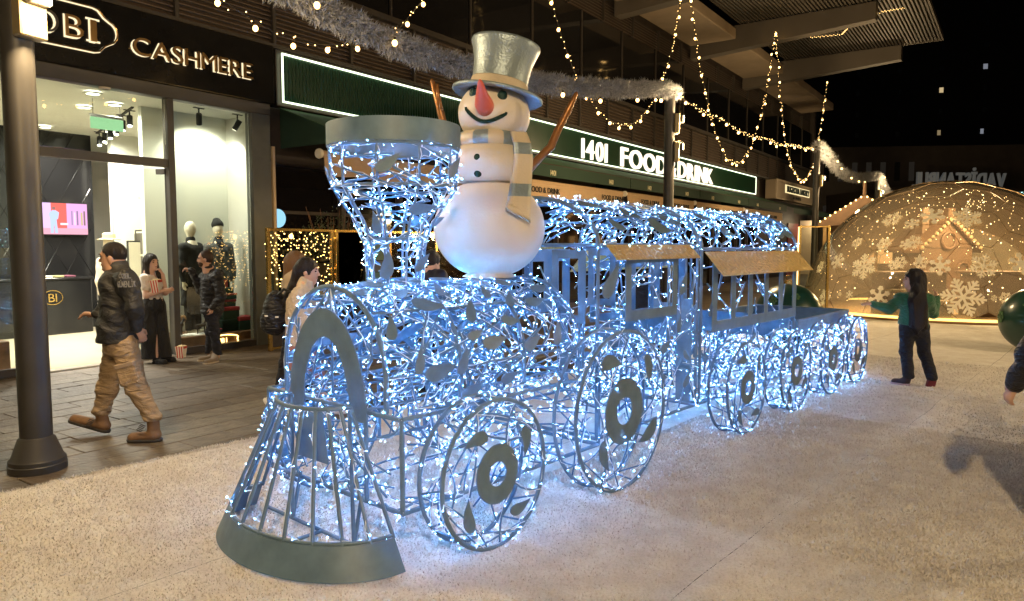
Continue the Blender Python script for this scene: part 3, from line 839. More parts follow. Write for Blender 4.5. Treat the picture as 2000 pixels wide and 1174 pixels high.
for (k, off) in ((0.80, 0.010), (1.0, 0.010), (1.0, 0.002), (0.80, 0.002)):
    for i in range(NS + 1):
        a = PI * i / NS; p = cone(a, k); nr = norm(V(-math.sin(a), -math.cos(a), 0)); q = p + nr * off; sk.v.append(tuple(q))
m1 = NS + 1
for r in range(4):
    r2 = (r + 1) % 4
    for i in range(NS): sk.f.append((r * m1 + i, r * m1 + i + 1, r2 * m1 + i + 1, r2 * m1 + i)); sk.mi.append(0)
sk.f += [(0, m1, 2 * m1, 3 * m1), (NS, 3 * m1 + NS, 2 * m1 + NS, m1 + NS)]; sk.mi += [0, 0]
sk.build('skirt_plate', M_paint, ws, smooth=True)
for s in ([(XB, YC - 0.6, 0.03), (XB, YC + 0.6, 0.03)], [(XB - 0.3, YC - 0.5, 0.03), (XB - 0.3, YC + 0.5, 0.03)], [(XB, YC - .3, 0.03), (XB, YC - .28, 0.78)], [(XB, YC + .3, 0.03), (XB, YC + .28, 0.78)],
          [(XB, YC, 0.03), (XB - 0.48, YC, 0.03)], [(XB, YC - .3, 0.03), (XB - 0.4, YC - .3, 0.03)], [(XB, YC - .3, .03), (X0, YC - .3, .3)], [(XB, YC + .3, .03), (X0, YC + .3, .3)]):
    MB().tube(s, 0.011, 8).build('stay_rod', M_paint, ws, smooth=True)
MB().plate([(-0.17, 0), (0.17, 0), (0.12, 0.30), (-0.12, 0.30)], (XB + 0.02, YC + 0.12, 0.42), (0, 1, 0), (0, 0, 1), 0.006).build('back_plate', M_paint, ws)
cl.build('led_lights', LEDM, ws)['kind'] = 'stuff'

# ---- funnel
fx, fz = 0.14, 1.42
CH = [(0.165, 0.0), (0.170, 0.12), (0.185, 0.26), (0.235, 0.38), (0.31, 0.48), (0.375, 0.58), (0.38, 0.70), (0.385, 0.82)]
def chim_r(z):
    for (r0, z0), (r1, z1) in zip(CH[:-1], CH[1:]):
        if z <= z1: return r0 + (r1 - r0) * (z - z0) / (z1 - z0)
    return CH[-1][0]
def chim(s, t):
    z = t * 0.82; r = chim_r(z); a = s
    dz = (chim_r(min(z + .02, .82)) - chim_r(max(z - .02, 0))) / 0.04
    return V(fx + r * math.cos(a), YC + r * math.sin(a), fz + z), norm(V(math.cos(a), math.sin(a), -dz))
fun = thing('funnel', 'x', None, WD, (0, 0, 0)); del fun['label']; fun.parent = loco
fw, fl = MB(), MB()
for t in (0.02, 0.33, 0.70, 0.98):
    rg = [chim(2 * PI * i / 36, t)[0] for i in range(36)]
    MB().tube(rg, 0.010, 8, closed=True).build('funnel_hoop', M_paint, fun, smooth=True); leds_along(fl, rg, 0.05, off=0.016)
for i in range(10):
    a = 2 * PI * i / 10
    ln = [chim(a, t)[0] for t in np.linspace(0, 1, 12)]
    MB().tube(ln, 0.008, 6).build('funnel_rod', M_paint, fun, smooth=True); leds_along(fl, ln, 0.055, off=0.016)
for i in range(54):
    a = rt.uniform(0, 2 * PI); t = rt.uniform(0, 0.9); da = rt.uniform(0.5, 1.9) * rt.choice((-1, 1)); dt = rt.uniform(-0.3, 0.3)
    ln = [chim(a + da * k / 8, min(1, max(0, t + dt * k / 8)))[0] for k in range(9)]
    fw.tube(ln, 0.0055, 5); leds_along(fl, ln, 0.055, off=0.014)
fw.build('funnel_wires', M_wire, fun, smooth='all')['kind'] = 'stuff'; fl.build('led_lights', LEDM, fun)['kind'] = 'stuff'
rim = MB().lathe([(0.400, 0.815), (0.400, 0.945), (0.392, 0.945), (0.392, 0.815), (0.400, 0.815)], 64, (fx, YC, fz), caps=False)
rim.build('rim_band', M_paint, fun, smooth=True)
for (a, t, ang, L) in ((3.95, 0.84, 0.6, 0.17), (5.05, 0.84, 0.7, 0.18), (4.55, 0.56, 0.15, 0.19), (5.3, 0.48, 0.3, 0.16), (3.6, 0.46, 1.5, 0.15), (4.95, 0.16, 0.6, 0.17), (3.8, .15, 1.4, .18), (1.2, .6, .3, .18), (2.2, .8, .5, .18), (0.4, .5, .8, .18)):
    P, N = chim(a, t); ta = V(-math.sin(a), math.cos(a), 0); tz = np.cross(N, ta) * -1
    tz = tz if tz[2] > 0 else -tz
    leaf(fun, P + N * 0.030, N, ta * math.cos(ang) + tz * math.sin(ang), L)

# ---- cab and carriage share a body maker
def arch_roof(x0, ya, yb, zs, rise):
    yc = (ya + yb) / 2; a = (yb - ya) / 2
    def S(s, t):
        w = PI * (1 - t); return V(x0 + s, yc + a * math.cos(w), zs + rise * math.sin(w)), norm(V(0, math.cos(w) / a, math.sin(w) / rise))
    return S
def car_body(root, x0, x1, ya, yb, z0, zs, rise, n_side, n_roof, n_low, wm, lm):
    S = arch_roof(x0, ya, yb, zs, rise); L = x1 - x0
    rods(root, box_edges(x0, x1, ya, yb, z0, zs), 0.0135)
    for s in (0.0, L):
        hoop = [S(s, t)[0] for t in np.linspace(0, 1, 28)]
        MB().tube(hoop, 0.0155, 8).build('roof_hoop', M_paint, root, smooth=True); leds_along(lm, hoop, 0.055, off=0.018)
    for t in (0.2, 0.4, 0.6, 0.8): rods(root, [[S(0, t)[0], S(L, t)[0]]], 0.008, lm=lm)
    lattice(wm, lm, S, n_roof, L, 0.3, 0.9, aspect=1.5, step=0.058, k=7, curl=0.5)
    for (y, nr) in ((ya, -1), (yb, 1)):
        R_, LL = rect_surf((x0, y, z0), (L, 0, 0), (0, 0, zs - z0), (0, nr, 0)); lattice(wm, lm, R_, n_side, LL, 0.25, 0.8, aspect=zs - z0, curl=1.0, k=6, step=0.07)
        R_, LL = rect_surf((x0, y, z0), (L, 0, 0), (0, 0, 0.45), (0, nr, 0)); lattice(wm, lm, R_, n_low, LL, 0.25, 0.7, aspect=0.45, curl=1.6, k=6)
    for x in (x0, x1):
        R_, LL = rect_surf((x, ya, z0), (0, yb - ya, 0), (0, 0, zs - z0), (1, 0, 0)); lattice(wm, lm, R_, 14, LL, 0.25, 0.7, aspect=zs - z0)
    R_, LL = rect_surf((x0, ya, z0), (L, 0, 0), (0, yb - ya, 0), (0, 0, -1)); lattice(wm, lm, R_, n_low, LL, 0.3, 0.8, aspect=yb - ya, curl=1.0)
    return S
def framed(root, name, x0, x1, z0, z1, y, bars, b=0.06, m=M_paint, t=0.008):
    # window frame plate with upright bars; openings are real
    mb = MB(); y0, y1 = y - t / 2, y + t / 2
    mb.box((x0, y0, z0), (x1, y1, z0 + b)); mb.box((x0, y0, z1 - b), (x1, y1, z1))
    for k in range(bars + 2):
        xc = x0 + b / 2 + (x1 - x0 - b) * k / (bars + 1); mb.box((xc - b / 2, y0, z0 + b), (xc + b / 2, y1, z1 - b))
    return mb.build(name, m, root)
CX0, CX1 = 1.42, 2.88; CYA, CYB = 0.25, 1.47
S = car_body(loco, CX0, CX1, CYA, CYB, 0.30, 1.655, 0.345, 26, 75, 22, wm, lm)
framed(loco, 'window_frame', 1.74, 2.50, 1.10, 1.60, CYA - 0.02, 0, 0.075)
framed(loco, 'window_frame', 1.55, 2.75, 1.05, 1.62, CYB + 0.02, 3, 0.11)
# blue panels of the front and rear walls of the cab
for x in (CX0 + 0.01, CX1 - 0.01):
    for (ya, yb) in ((0.36, 0.66), (1.06, 1.36)):
        mb = MB(); b = 0.06; za, zb = 1.10, 1.62
        mb.box((x - .004, ya, za), (x + .004, ya + b, zb)); mb.box((x - .004, yb - b, za), (x + .004, yb, zb)); mb.box((x - .004, ya + b, za), (x + .004, yb - b, za + b)); mb.box((x - .004, ya + b, zb - b), (x + .004, yb - b, zb))
        mb.build('end_window_frame', M_paint, loco)
MB().box((CX1 - 0.30, CYB - .004, 0.32), (CX1 - 0.18, CYB + .004, 1.05)).build('side_panel', M_paint, loco)
MB().box((CX1 - 0.012, CYA + .04, 0.32), (CX1 - 0.004, CYA + .18, 1.2)).build('side_panel', M_paint, loco)
def awning(root, x0, x1, za, zb, ya, yb, skew):
    MB().add([(x0, ya, za), (x1, ya, za), (x1 + skew, yb, zb), (x0 + skew * .5, yb, zb), (x0, ya + .004, za - .005), (x1, ya + .004, za - .005), (x1 + skew, yb + .004, zb - .005), (x0 + skew * .5, yb + .004, zb - .005)],
             [(0, 3, 2, 1), (4, 5, 6, 7), (3, 7, 6, 2), (0, 4, 7, 3), (1, 2, 6, 5), (0, 1, 5, 4)]).build('gold_awning', M_goldp, root)
awning(loco, 1.50, 2.72, 1.660, 1.555, CYA - 0.01, 0.14, 0.0)
awning(loco, 1.50, 2.72, 1.660, 1.555, CYB + 0.01, 1.58, 0.0)
for (s, t, ang, L) in ((0.25, 0.30, 0.2, 0.30), (0.6, 0.42, 0.1, 0.26), (0.62, 0.22, 0.3, 0.26), (1.0, 0.32, 0.2, 0.26), (1.15, 0.18, 0.3, 0.3), (0.3, 0.12, 0.4, 0.2), (0.9, 0.12, 0.3, 0.3), (0.4, 0.65, 0.2, 0.3), (0.9, 0.7, 0.2, 0.3), (1.2, .46, .2, .25)):
    P, N = S(s, t); ty = norm(S(s, min(1, t + .01))[0] - S(s, max(0, t - .01))[0])
    leaf(loco, P + N * 0.014, N, V(1, 0, 0) * math.cos(ang) - ty * math.sin(ang), L)
for (x, z, ang, L) in ((1.57, 1.40, 0.9, 0.30), (2.62, 1.35, 1.1, 0.22), (2.55, 1.02, 1.2, 0.16), (2.35, 0.86, 0.4, 0.20), (2.70, 0.55, 0.8, 0.18), (2.68, 0.74, -.6, 0.15), (2.3, 0.62, -.3, 0.14)):
    leaf(loco, V(x, CYA - 0.02, z), V(0, -1, 0), V(math.cos(ang), 0, math.sin(ang)), L)
wm.build('wire_lattice', M_wire, loco, smooth='all')['kind'] = 'stuff'
lm.build('led_lights', LEDM, loco)['kind'] = 'stuff'
make_wheel(loco, 0.115, 0.405, True, 1); make_wheel(loco, 0.115, 0.405, False, 2)
make_wheel(loco, 1.37, 0.535, True, 3, 0.225); make_wheel(loco, 1.37, 0.535, False, 4, 0.225)

# ============================ carriage
carr = thing('train_carriage', 'arched wire-frame carriage with five dark window openings under a broad gold awning', 'carriage', TR, (0, 0, 0))
wm, lm = MB(), MB()
GX0, GX1 = 2.95, 5.10
S = car_body(carr, GX0, GX1, CYA, CYB, 0.30, 1.62, 0.375, 34, 120, 50, wm, lm)
framed(carr, 'window_frame', 3.10, 5.06, 0.90, 1.50, CYA - 0.03, 4, 0.095)
framed(carr, 'window_frame', 3.10, 5.06, 0.90, 1.50, CYB + 0.03, 4, 0.075)
MB().box((GX0 + .2, CYB - .004, 0.62), (GX1 - .1, CYB + .004, 0.88)).build('side_panel', M_paint, carr)
MB().box((GX1 - .004, CYA + .05, 0.66), (GX1 + .004, CYB - .05, 0.90)).build('end_panel', M_paint, carr)
awning(carr, 2.98, 5.10, 1.60, 1.40, CYA - 0.015, 0.06, 0.0)
awning(carr, 2.98, 5.10, 1.60, 1.40, CYB + 0.015, 1.66, 0.0)
for k in range(16):
    s, t = 0.15 + 1.9 * rt.random(), [0.12, 0.25, 0.38, 0.46, 0.6, 0.75][k % 6]
    P, N = S(s, t); ty = norm(S(s, min(1, t + .01))[0] - S(s, max(0, t - .01))[0]); ang = rt.uniform(0, 0.5)
    leaf(carr, P + N * 0.014, N, V(1, 0, 0) * math.cos(ang) - ty * math.sin(ang), 0.3 if k % 2 else 0.24)
for (x, z, ang, L) in ((3.05, 0.72, 1.0, 0.2), (3.12, 1.12, 1.2, 0.18), (4.0, 0.76, 0.5, 0.18), (4.9, 0.80, 1.2, 0.18)):
    leaf(carr, V(x, CYA - 0.02, z), V(0, -1, 0), V(math.cos(ang), 0, math.sin(ang)), L)
wm.build('wire_lattice', M_wire, carr, smooth='all')['kind'] = 'stuff'
lm.build('led_lights', LEDM, carr)['kind'] = 'stuff'
for i, (x, nr) in enumerate(((3.36, True), (4.52, True), (3.36, False), (4.52, False))): make_wheel(carr, x, 0.40, nr, 10 + i, 0.15)

# ============================ open wagon at the tail
wag = thing('train_wagon', 'open flat-sided blue wagon at the tail of the lit train', 'wagon', TR, (0, 0, 0))
wm, lm = MB(), MB()
WX0, WX1 = 5.22, 6.95
rods(wag, box_edges(WX0, WX1, CYA, CYB, 0.32, 0.84), 0.013)
for (lo, hi) in (((WX0, CYA - .004, 0.66), (WX1, CYA + .004, 0.83)), ((WX0, CYB - .004, 0.66), (WX1, CYB + .004, 0.83)), ((WX0 - .004, CYA, 0.66), (WX0 + .004, CYB, 0.83)), ((WX1 - .004, CYA, 0.66), (WX1 + .004, CYB, 0.83))):
    MB().box(lo, hi).build('side_panel', M_paint, wag)
for x in np.linspace(WX0 + .3, WX1 - .3, 4): MB().box((x - .02, CYB - .02, 0.66), (x + .02, CYB - .006, 0.83)).build('batten', M_paint, wag)
MB().box((WX0 + .02, CYA + .02, 0.655), (WX1 - .02, CYB - .02, 0.665)).build('floor_panel', M_paint, wag)
for (o, ax, ay) in (((WX0, CYA, .32), (WX1 - WX0, 0, 0), (0, 0, .34)), ((WX0, CYB, .32), (WX1 - WX0, 0, 0), (0, 0, .34)), ((WX0, CYA, .32), (WX1 - WX0, 0, 0), (0, CYB - CYA, 0)), ((WX1, CYA, .32), (0, CYB - CYA, 0), (0, 0, .34))):
    S, L = rect_surf(o, ax, ay, (0, -1, 0)); lattice(wm, lm, S, 26, L, 0.25, 0.7, aspect=np.linalg.norm(ay), curl=1.2)
wm.build('wire_lattice', M_wire, wag, smooth='all')['kind'] = 'stuff'
lm.build('led_lights', LEDM, wag)['kind'] = 'stuff'
for i, (x, nr) in enumerate(((5.62, True), (6.52, True), (5.62, False), (6.52, False))): make_wheel(wag, x, 0.39, nr, 20 + i, 0.14)

# ------------------------------------------------------------------ snowman on the boiler
sp = TR @ Vector((0.98, 0.86, 1.425))
to_cam = math.atan2(-sp.y, -sp.x)                       # heading from the snowman to the viewer's side of the plaza
face = to_cam - math.radians(15)
snow = thing('snowman', 'smiling snowman with silver top hat and striped scarf standing on the lit boiler', 'snowman', WD, (sp.x, sp.y, sp.z), face + PI / 2)
M_snow = mat('pearly_snow_paint', (0.68, 0.62, 0.54), 0.48, bump=0.35, bscale=38, bdist=0.006, vary=0.04)
M_silver = mat('hammered_silver', (0.30, 0.38, 0.44), 0.40, metal=0.5, bump=0.8, bscale=60, bdist=0.006)
M_carrot = mat('carrot_nose', (0.72, 0.13, 0.08), 0.4, bump=.1, bscale=30)
M_bottle = mat('bottle_green_glitter', (0.006, 0.035, 0.030), 0.25, metal=0.4, bump=0.8, bscale=200, bdist=0.004)
M_stick = mat('bronze_stick', (0.30, 0.135, 0.045), 0.32, metal=0.5, bump=0.5, bscale=25, bdist=0.01)
M_scarfw = mat('scarf_white', (0.62, 0.54, 0.43), 0.4, bump=0.2, bscale=60)
def prof_ell(zc, rh, rv, z0, z1, n=20):
    out = []
    for i in range(n + 1):
        z = z0 + (z1 - z0) * i / n; q = 1 - ((z - zc) / rv) ** 2
        out.append((rh * math.sqrt(max(q, 0)) if q > 0 else 0.001, z))
    return out
body = MB(); body.lathe([(0.001, 0.0), (0.14, 0.0), (0.19, 0.012)] + prof_ell(0.345, 0.385, 0.345, 0.03, 0.66, 26) + prof_ell(0.775, 0.280, 0.205, 0.665, 0.97, 14), 56)
body.build('body', M_snow, snow, smooth='all')
hd = thing('head', 'x', None, WD, (0, 0, 0)); del hd['label']; hd.parent = snow
hd.matrix_local = Matrix.Translation((0.0, 0, 0.93)) @ Matrix.Rotation(math.radians(9), 4, 'Y') @ Matrix.Rotation(math.radians(-5), 4, 'X')
h = MB(); h.lathe(prof_ell(0.195, 0.248, 0.222, -0.025, 0.415, 30), 56); h.build('face', M_snow, hd, smooth='all')
def on_head(az, el, out=0.0):
    # az to viewer's right, el up
    x = math.sin(az) * math.cos(el); y = -math.cos(az) * math.cos(el); z = math.sin(el)
    return V(x * (0.248 + out), y * (0.248 + out), 0.195 + z * (0.222 + out))
for az in (-0.50, 0.42):
    p = on_head(az, 0.40); MB().ellipsoid(p, (0.034, 0.018, 0.036), 16, 10, Matrix.Rotation(az, 3, 'Z')).build('eye', M_bottle, hd, smooth='all')
sm = [on_head(a, -0.46 - 0.20 * math.cos((a - 0.03) / 0.58 * PI / 2) + 0.22, 0.006) for a in np.linspace(-0.58, 0.58, 14)]
sm = [on_head(a, -0.14 - 0.32 * math.cos(a / 0.58 * PI / 2), 0.004) for a in np.linspace(-0.58, 0.58, 16)]
MB().tube(sm, [0.010] + [0.013] * 14 + [0.010], 8).build('mouth', M_bottle, hd, smooth=True)
for a in (-0.58, 0.58): MB().tube([on_head(a, -0.17, .004), on_head(a * 1.03, -0.08, .004)], 0.009, 6).build('smile_crease', M_bottle, hd, smooth=True)
b0 = on_head(0.0, 0.04)
npts = [b0 + V(0, 0.03, -0.02), b0 + V(0.0, -0.04, -0.005), b0 + V(0.006, -0.11, 0.012), b0 + V(0.014, -0.18, 0.036), b0 + V(0.022, -0.25, 0.065), b0 + V(0.024, -0.275, 0.075)]
MB().tube(npts, [0.060, 0.060, 0.046, 0.032, 0.018, 0.007], 20).build('nose', M_carrot, hd, smooth='all')
hat = MB(); hat.lathe([(0.19, 0.338), (0.304, 0.315), (0.316, 0.325), (0.314, 0.340), (0.20, 0.362)], 56, caps=False)
hat.build('hat_brim', M_silver, hd, smooth='all')
hat = MB(); hat.lathe([(0.200, 0.345), (0.192, 0.41), (0.193, 0.48), (0.204, 0.56), (0.224, 0.63), (0.240, 0.672), (0.237, 0.688), (0.21, 0.695), (0.001, 0.695)], 56)
hat.build('hat_crown', M_silver, hd, smooth='all')
MB().lathe([(0.2055, 0.358), (0.1975, 0.420), (0.1945, 0.425), (0.2025, 0.352)], 56, caps=False).build('hat_band', M_scarfw, hd, smooth='all')
# scarf ring with alternating stripes, and the hanging end
for k in range(14):
    a0 = 2 * PI * k / 14; mb = MB()
    def fn(u, v, a0=a0):
        a = a0 + u * 2 * PI / 14; r, z = [(0.205, 0.890), (0.230, 0.90), (0.240, 0.935), (0.234, 0.975), (0.205, 0.995)][int(round(v * 4))]
        return (r * math.cos(a), r * math.sin(a) * 0.98, z)
    mb.grid(fn, 5, 4); mb.build('scarf_stripe', M_silver if k % 2 == 0 else M_scarfw, snow, smooth='all')
_end = [(0.20, -0.17, 0.98), (0.225, -0.215, 0.90), (0.235, -0.235, 0.80), (0.225, -0.255, 0.70), (0.215, -0.30, 0.60), (0.205, -0.345, 0.50), (0.20, -0.37, 0.42)]
_ca, _sa = math.cos(.22), math.sin(.22)
end = [(x * _ca - y * _sa, x * _sa + y * _ca, z) for x, y, z in _end]
def endp(u):
    k = u * (len(end) - 1); i = min(int(k), len(end) - 2); f = k - i; return np.array(end[i]) * (1 - f) + np.array(end[i + 1]) * f
cuts = [0, 0.16, 0.29, 0.62, 0.76, 1.0]
for k in range(5):
    mb = MB()
    for sgn in (0, 1):
        pass
    ua, ub = cuts[k], cuts[k + 1]
    def fn(u, v, ua=ua, ub=ub):
        t = ua + (ub - ua) * u; p = endp(t); a = 2 * PI * v; w = 0.055 + 0.028 * t; th = 0.020
        dx = V(0.80, 0.60, 0) ; dn = V(0.6, -0.8, 0)
        skew = V(0, 0, -0.05) * (math.cos(a) if t > 0.9 else 0)
        q = max(-1, min(1, 1.35 * math.cos(a))); r = max(-1, min(1, 1.6 * math.sin(a)))
        return p + dx * w * q + dn * th * r + skew * t
    mb.grid(fn, 6, 16); 
    if k == 4:
        nb = 6 * 17; mb.f.append(tuple(nb + j for j in range(16))); mb.mi.append(0)
    mb.build('scarf_end', M_silver if k % 2 else M_scarfw, snow, smooth='all')
for z in (0.80, 0.705):
    MB().ellipsoid((-0.01, -0.262 if z > .75 else -0.25, z), (0.030, 0.020, 0.030), 14, 10).build('button', M_bottle, snow, smooth='all')
# bronze twig arms
MB().tube([(0.20, 0.02, 0.70), (0.27, 0.02, 0.74), (0.36, 0.0, 0.83), (0.43, 0.0, 0.89), (0.48, -0.01, 1.00), (0.55, -0.01, 1.13), (0.60, 0, 1.235), (0.605, 0, 1.25)],
          [0.030, 0.030, 0.028, 0.028, 0.026, 0.023, 0.015, 0.006], 10).build('arm', M_stick, snow, smooth='all')
mb = MB(); mb.tube([(-0.20, 0.05, 0.72), (-0.28, 0.06, 0.85), (-0.33, 0.07, 1.0), (-0.37, 0.07, 1.15), (-0.43, 0.06, 1.38), (-0.435, 0.06, 1.40)], [0.032, 0.030, 0.028, 0.026, 0.018, 0.008], 10)
mb.tube([(-0.37, 0.07, 1.15), (-0.385, 0.05, 1.28), (-0.385, 0.04, 1.36)], [0.022, 0.016, 0.008], 8)
mb.build('arm', M_stick, snow, smooth='all')

# ------------------------------------------------------------------ bodies: smooth blended volumes turned into one surface
class Vol:
    def __init__(s, lo, hi, h):
        s.lo = np.array(lo, float); s.h = h; s.n = np.ceil((np.array(hi, float) - s.lo) / h).astype(int) + 1
        s.F = np.full(s.n, 0.12, np.float32)
        s.ax = [s.lo[i] + h * np.arange(s.n[i]) for i in range(3)]
    def _sub(s, lo, hi):
        sl = []
        for i in range(3):
            a = int(max(0, math.floor((lo[i] - s.lo[i]) / s.h))); b = int(min(s.n[i], math.ceil((hi[i] - s.lo[i]) / s.h) + 1))
            if b <= a: return None, None
            sl.append(slice(a, b))
        G = np.meshgrid(*[s.ax[i][sl[i]] for i in range(3)], indexing='ij')
        return tuple(sl), np.stack(G, -1)
    def _join(s, sl, d, k, sub=False):
        a = s.F[sl]
        if sub:
            b = -d; h = np.clip(0.5 - 0.5 * (b - a) / -k, 0, 1) if k < 0 else None
            s.F[sl] = np.maximum(a, b); return
        if k <= 1e-6: s.F[sl] = np.minimum(a, d); return
        h = np.clip(0.5 + 0.5 * (a - d) / k, 0, 1)
        s.F[sl] = a * (1 - h) + d * h - k * h * (1 - h)
    def cone(s, a, b, ra, rb=None, k=0.03, flat=None, fk=1.0, sub=False):
        a = np.array(a, float); b = np.array(b, float); rb = ra if rb is None else rb; R = max(ra, rb) * max(1, 1 / fk) + 0.07
        sl, P = s._sub(np.minimum(a, b) - R, np.maximum(a, b) + R)
        if sl is None: return s
        ab = b - a; L = max(ab @ ab, 1e-9); t = np.clip(((P - a) @ ab) / L, 0, 1)
        v = P - a - t[..., None] * ab
        if flat is not None:
            f = norm(np.array(flat, float)); c = v @ f; v = v + (c * (fk - 1))[..., None] * f
        d = np.sqrt((v * v).sum(-1)) - (ra + (rb - ra) * t)
        s._join(sl, d.astype(np.float32), k, sub); return s
    def ell(s, c, r, R=None, k=0.03, sub=False):
        c = np.array(c, float); r = np.array(r, float); m = r.max() + 0.07
        sl, P = s._sub(c - m, c + m)
        if sl is None: return s
        v = P - c
        if R is not None: v = v @ np.array(R)
        q = np.sqrt(((v / r) ** 2).sum(-1)); d = (q - 1) * r.min()
        q2 = np.sqrt(((v / (r * r)) ** 2).sum(-1)); d = np.where(q2 > 1e-6, q * (q - 1) / np.maximum(q2, 1e-6), -r.min())
        s._join(sl, d.astype(np.float32), k, sub); return s
    def plane(s, p, n):
        # keep the side the normal points away from
        n = norm(np.array(n, float)); p = np.array(p, float)
        G = np.meshgrid(*s.ax, indexing='ij'); d = sum((G[i] - p[i]) * n[i] for i in range(3)); s.F = np.maximum(s.F, d.astype(np.float32)); return s
    def wrinkle(s, amp, fx, fz, seed=0.0):
        X, Y, Z = np.meshgrid(*s.ax, indexing='ij')
        w = np.sin(Z * fz + 3 * np.sin(X * fx + seed) + 2 * np.sin(Y * fx * 1.3 + seed * 2)) * np.sin(X * fx * 1.7 + Y * fx + Z * fz * 0.35 + seed * 3)
        w += 0.5 * np.sin(Z * fz * 2.3 + X * fx * 2 + seed) * np.sin(Y * fx * 2.1 + seed)
        s.F = s.F + (amp * w).astype(np.float32); return s
    def mesh(s, name, m):
        F = s.F; F[0] = F[-1] = 0.1; F[:, 0] = F[:, -1] = 0.1; F[:, :, 0] = F[:, :, -1] = 0.1
        ins = F < 0
        n = np.array(F.shape) - 1
        c = np.zeros(n, np.int8); 
        for dx in (0, 1):
            for dy in (0, 1):
                for dz in (0, 1): c += ins[dx:dx + n[0], dy:dy + n[1], dz:dz + n[2]]
        act = (c > 0) & (c < 8); I = np.argwhere(act)
        if len(I) == 0: return bpy.data.meshes.new(name)
        vid = np.full(n, -1, np.int64); vid[act] = np.arange(len(I))
        acc = np.zeros((len(I), 3)); cnt = np.zeros(len(I))
        corners = [(a, b, d) for a in (0, 1) for b in (0, 1) for d in (0, 1)]
        for a in corners:
            for ax in range(3):
                if a[ax] == 1: continue
                b = list(a); b[ax] = 1
                fa = F[I[:, 0] + a[0], I[:, 1] + a[1], I[:, 2] + a[2]]; fb = F[I[:, 0] + b[0], I[:, 1] + b[1], I[:, 2] + b[2]]
                cr = (fa < 0) != (fb < 0); t = np.where(cr, fa / np.where(cr, fa - fb, 1), 0)
                p = np.tile(np.array(a, float), (len(I), 1)); p[:, ax] += t
                acc += p * cr[:, None]; cnt += cr
        Vt = s.lo + (I + acc / cnt[:, None]) * s.h
        faces = []
        for ax in range(3):
            o = [(ax + 1) % 3, (ax + 2) % 3]
            A = [slice(1, -1)] * 3; A[ax] = slice(0, F.shape[ax] - 1)
            B = list(A); B[ax] = slice(1, F.shape[ax])
            f1 = ins[tuple(A)]; f2 = ins[tuple(B)]
            E = np.argwhere(f1 != f2); flip = f1[f1 != f2]
            off = np.ones(3, int); off[ax] = 0; E = E + off
            q = []
            for (da, db) in ((-1, -1), (0, -1), (0, 0), (-1, 0)):
                J = E.copy(); J[:, o[0]] += da; J[:, o[1]] += db
                q.append(vid[J[:, 0], J[:, 1], J[:, 2]])
            Q = np.stack(q, 1); Q[~flip] = Q[~flip][:, ::-1]
            faces.append(Q)
        Q = np.concatenate(faces); Q = Q[(Q >= 0).all(1)]
        me = bpy.data.meshes.new(name)
        me.vertices.add(len(Vt)); me.vertices.foreach_set('co', Vt.ravel())
        me.loops.add(4 * len(Q)); me.loops.foreach_set('vertex_index', Q.ravel().astype(np.int32))
        me.polygons.add(len(Q)); me.polygons.foreach_set('loop_start', np.arange(0, 4 * len(Q), 4, dtype=np.int32))
        me.polygons.foreach_set('use_smooth', [True] * len(Q))
        me.materials.append(m); me.update(calc_edges=True); me.validate()
        return me

def basis(f, up=(0, 0, 1)):
    f = norm(np.array(f, float)); l = norm(np.cross(up, f)); u = np.cross(f, l)
    return f, l, u            # forward, left, up
def head(v, c, f, hs=1.0, k=0.02, face=True, up=(0, 0, 1)):
    f, l, u = basis(f, up); R = np.stack([f, l, u], 1)
    v.ell(c + u * 0.025 * hs - f * 0.008 * hs, np.array([0.097, 0.076, 0.098]) * hs, R, k)
    v.ell(c - u * 0.045 * hs + f * 0.030 * hs, np.array([0.062, 0.056, 0.070]) * hs, R, 0.03)
    if face:
        v.cone(c + u * 0.012 * hs + f * 0.088 * hs, c - u * 0.028 * hs + f * 0.108 * hs, 0.009 * hs, 0.013 * hs, 0.014)
        v.ell(c - u * 0.062 * hs + f * 0.080 * hs, np.array([0.016, 0.024, 0.010]) * hs, R, 0.014)
        v.ell(c - u * 0.098 * hs + f * 0.068 * hs, np.array([0.022, 0.024, 0.018]) * hs, R, 0.02)
        v.ell(c + u * 0.028 * hs + f * 0.080 * hs, np.array([0.014, 0.050, 0.012]) * hs, R, 0.02)
        for sg in (-1, 1): v.ell(c + l * sg * 0.078 * hs - f * 0.008 * hs - u * 0.012 * hs, np.array([0.020, 0.011, 0.032]) * hs, R, 0.008)
def hand(v, w, d, nrm, s=1.0, curl=0.5, thumb=1):
    # w wrist, d finger direction, nrm palm normal (fingers curl towards it); thumb = side sign
    d, sd, nn = norm(np.array(d, float)), None, norm(np.array(nrm, float)); nn = norm(nn - d * (nn @ d)); sd = np.cross(nn, d) * thumb
    w = np.array(w, float)
    v.cone(w, w + d * 0.075 * s, 0.026 * s, 0.033 * s, 0.015, flat=nn, fk=1.6)
    for i, (o, L) in enumerate(((0.026, 0.066), (0.009, 0.074), (-0.009, 0.070), (-0.026, 0.055))):
        a = w + d * 0.082 * s + sd * o * s
        c1 = curl * (0.7 + 0.12 * i); m = a + (d * math.cos(c1) + nn * math.sin(c1)) * L * 0.52 * s
        c2 = c1 + curl * 0.9; e = m + (d * math.cos(c2) + nn * math.sin(c2)) * L * 0.48 * s
        v.cone(a, m, 0.0095 * s, 0.009 * s, 0.006); v.cone(m, e, 0.009 * s, 0.0075 * s, 0.004)
    a = w + d * 0.022 * s + sd * 0.026 * s; m = a + (d * 0.72 + sd * 0.6 + nn * 0.25) * 0.040 * s; e = m + (d * 0.9 + sd * 0.1 + nn * (0.2 + 0.4 * curl)) * 0.032 * s
    v.cone(a, m, 0.012 * s, 0.011 * s, 0.008); v.cone(m, e, 0.011 * s, 0.008 * s, 0.004)
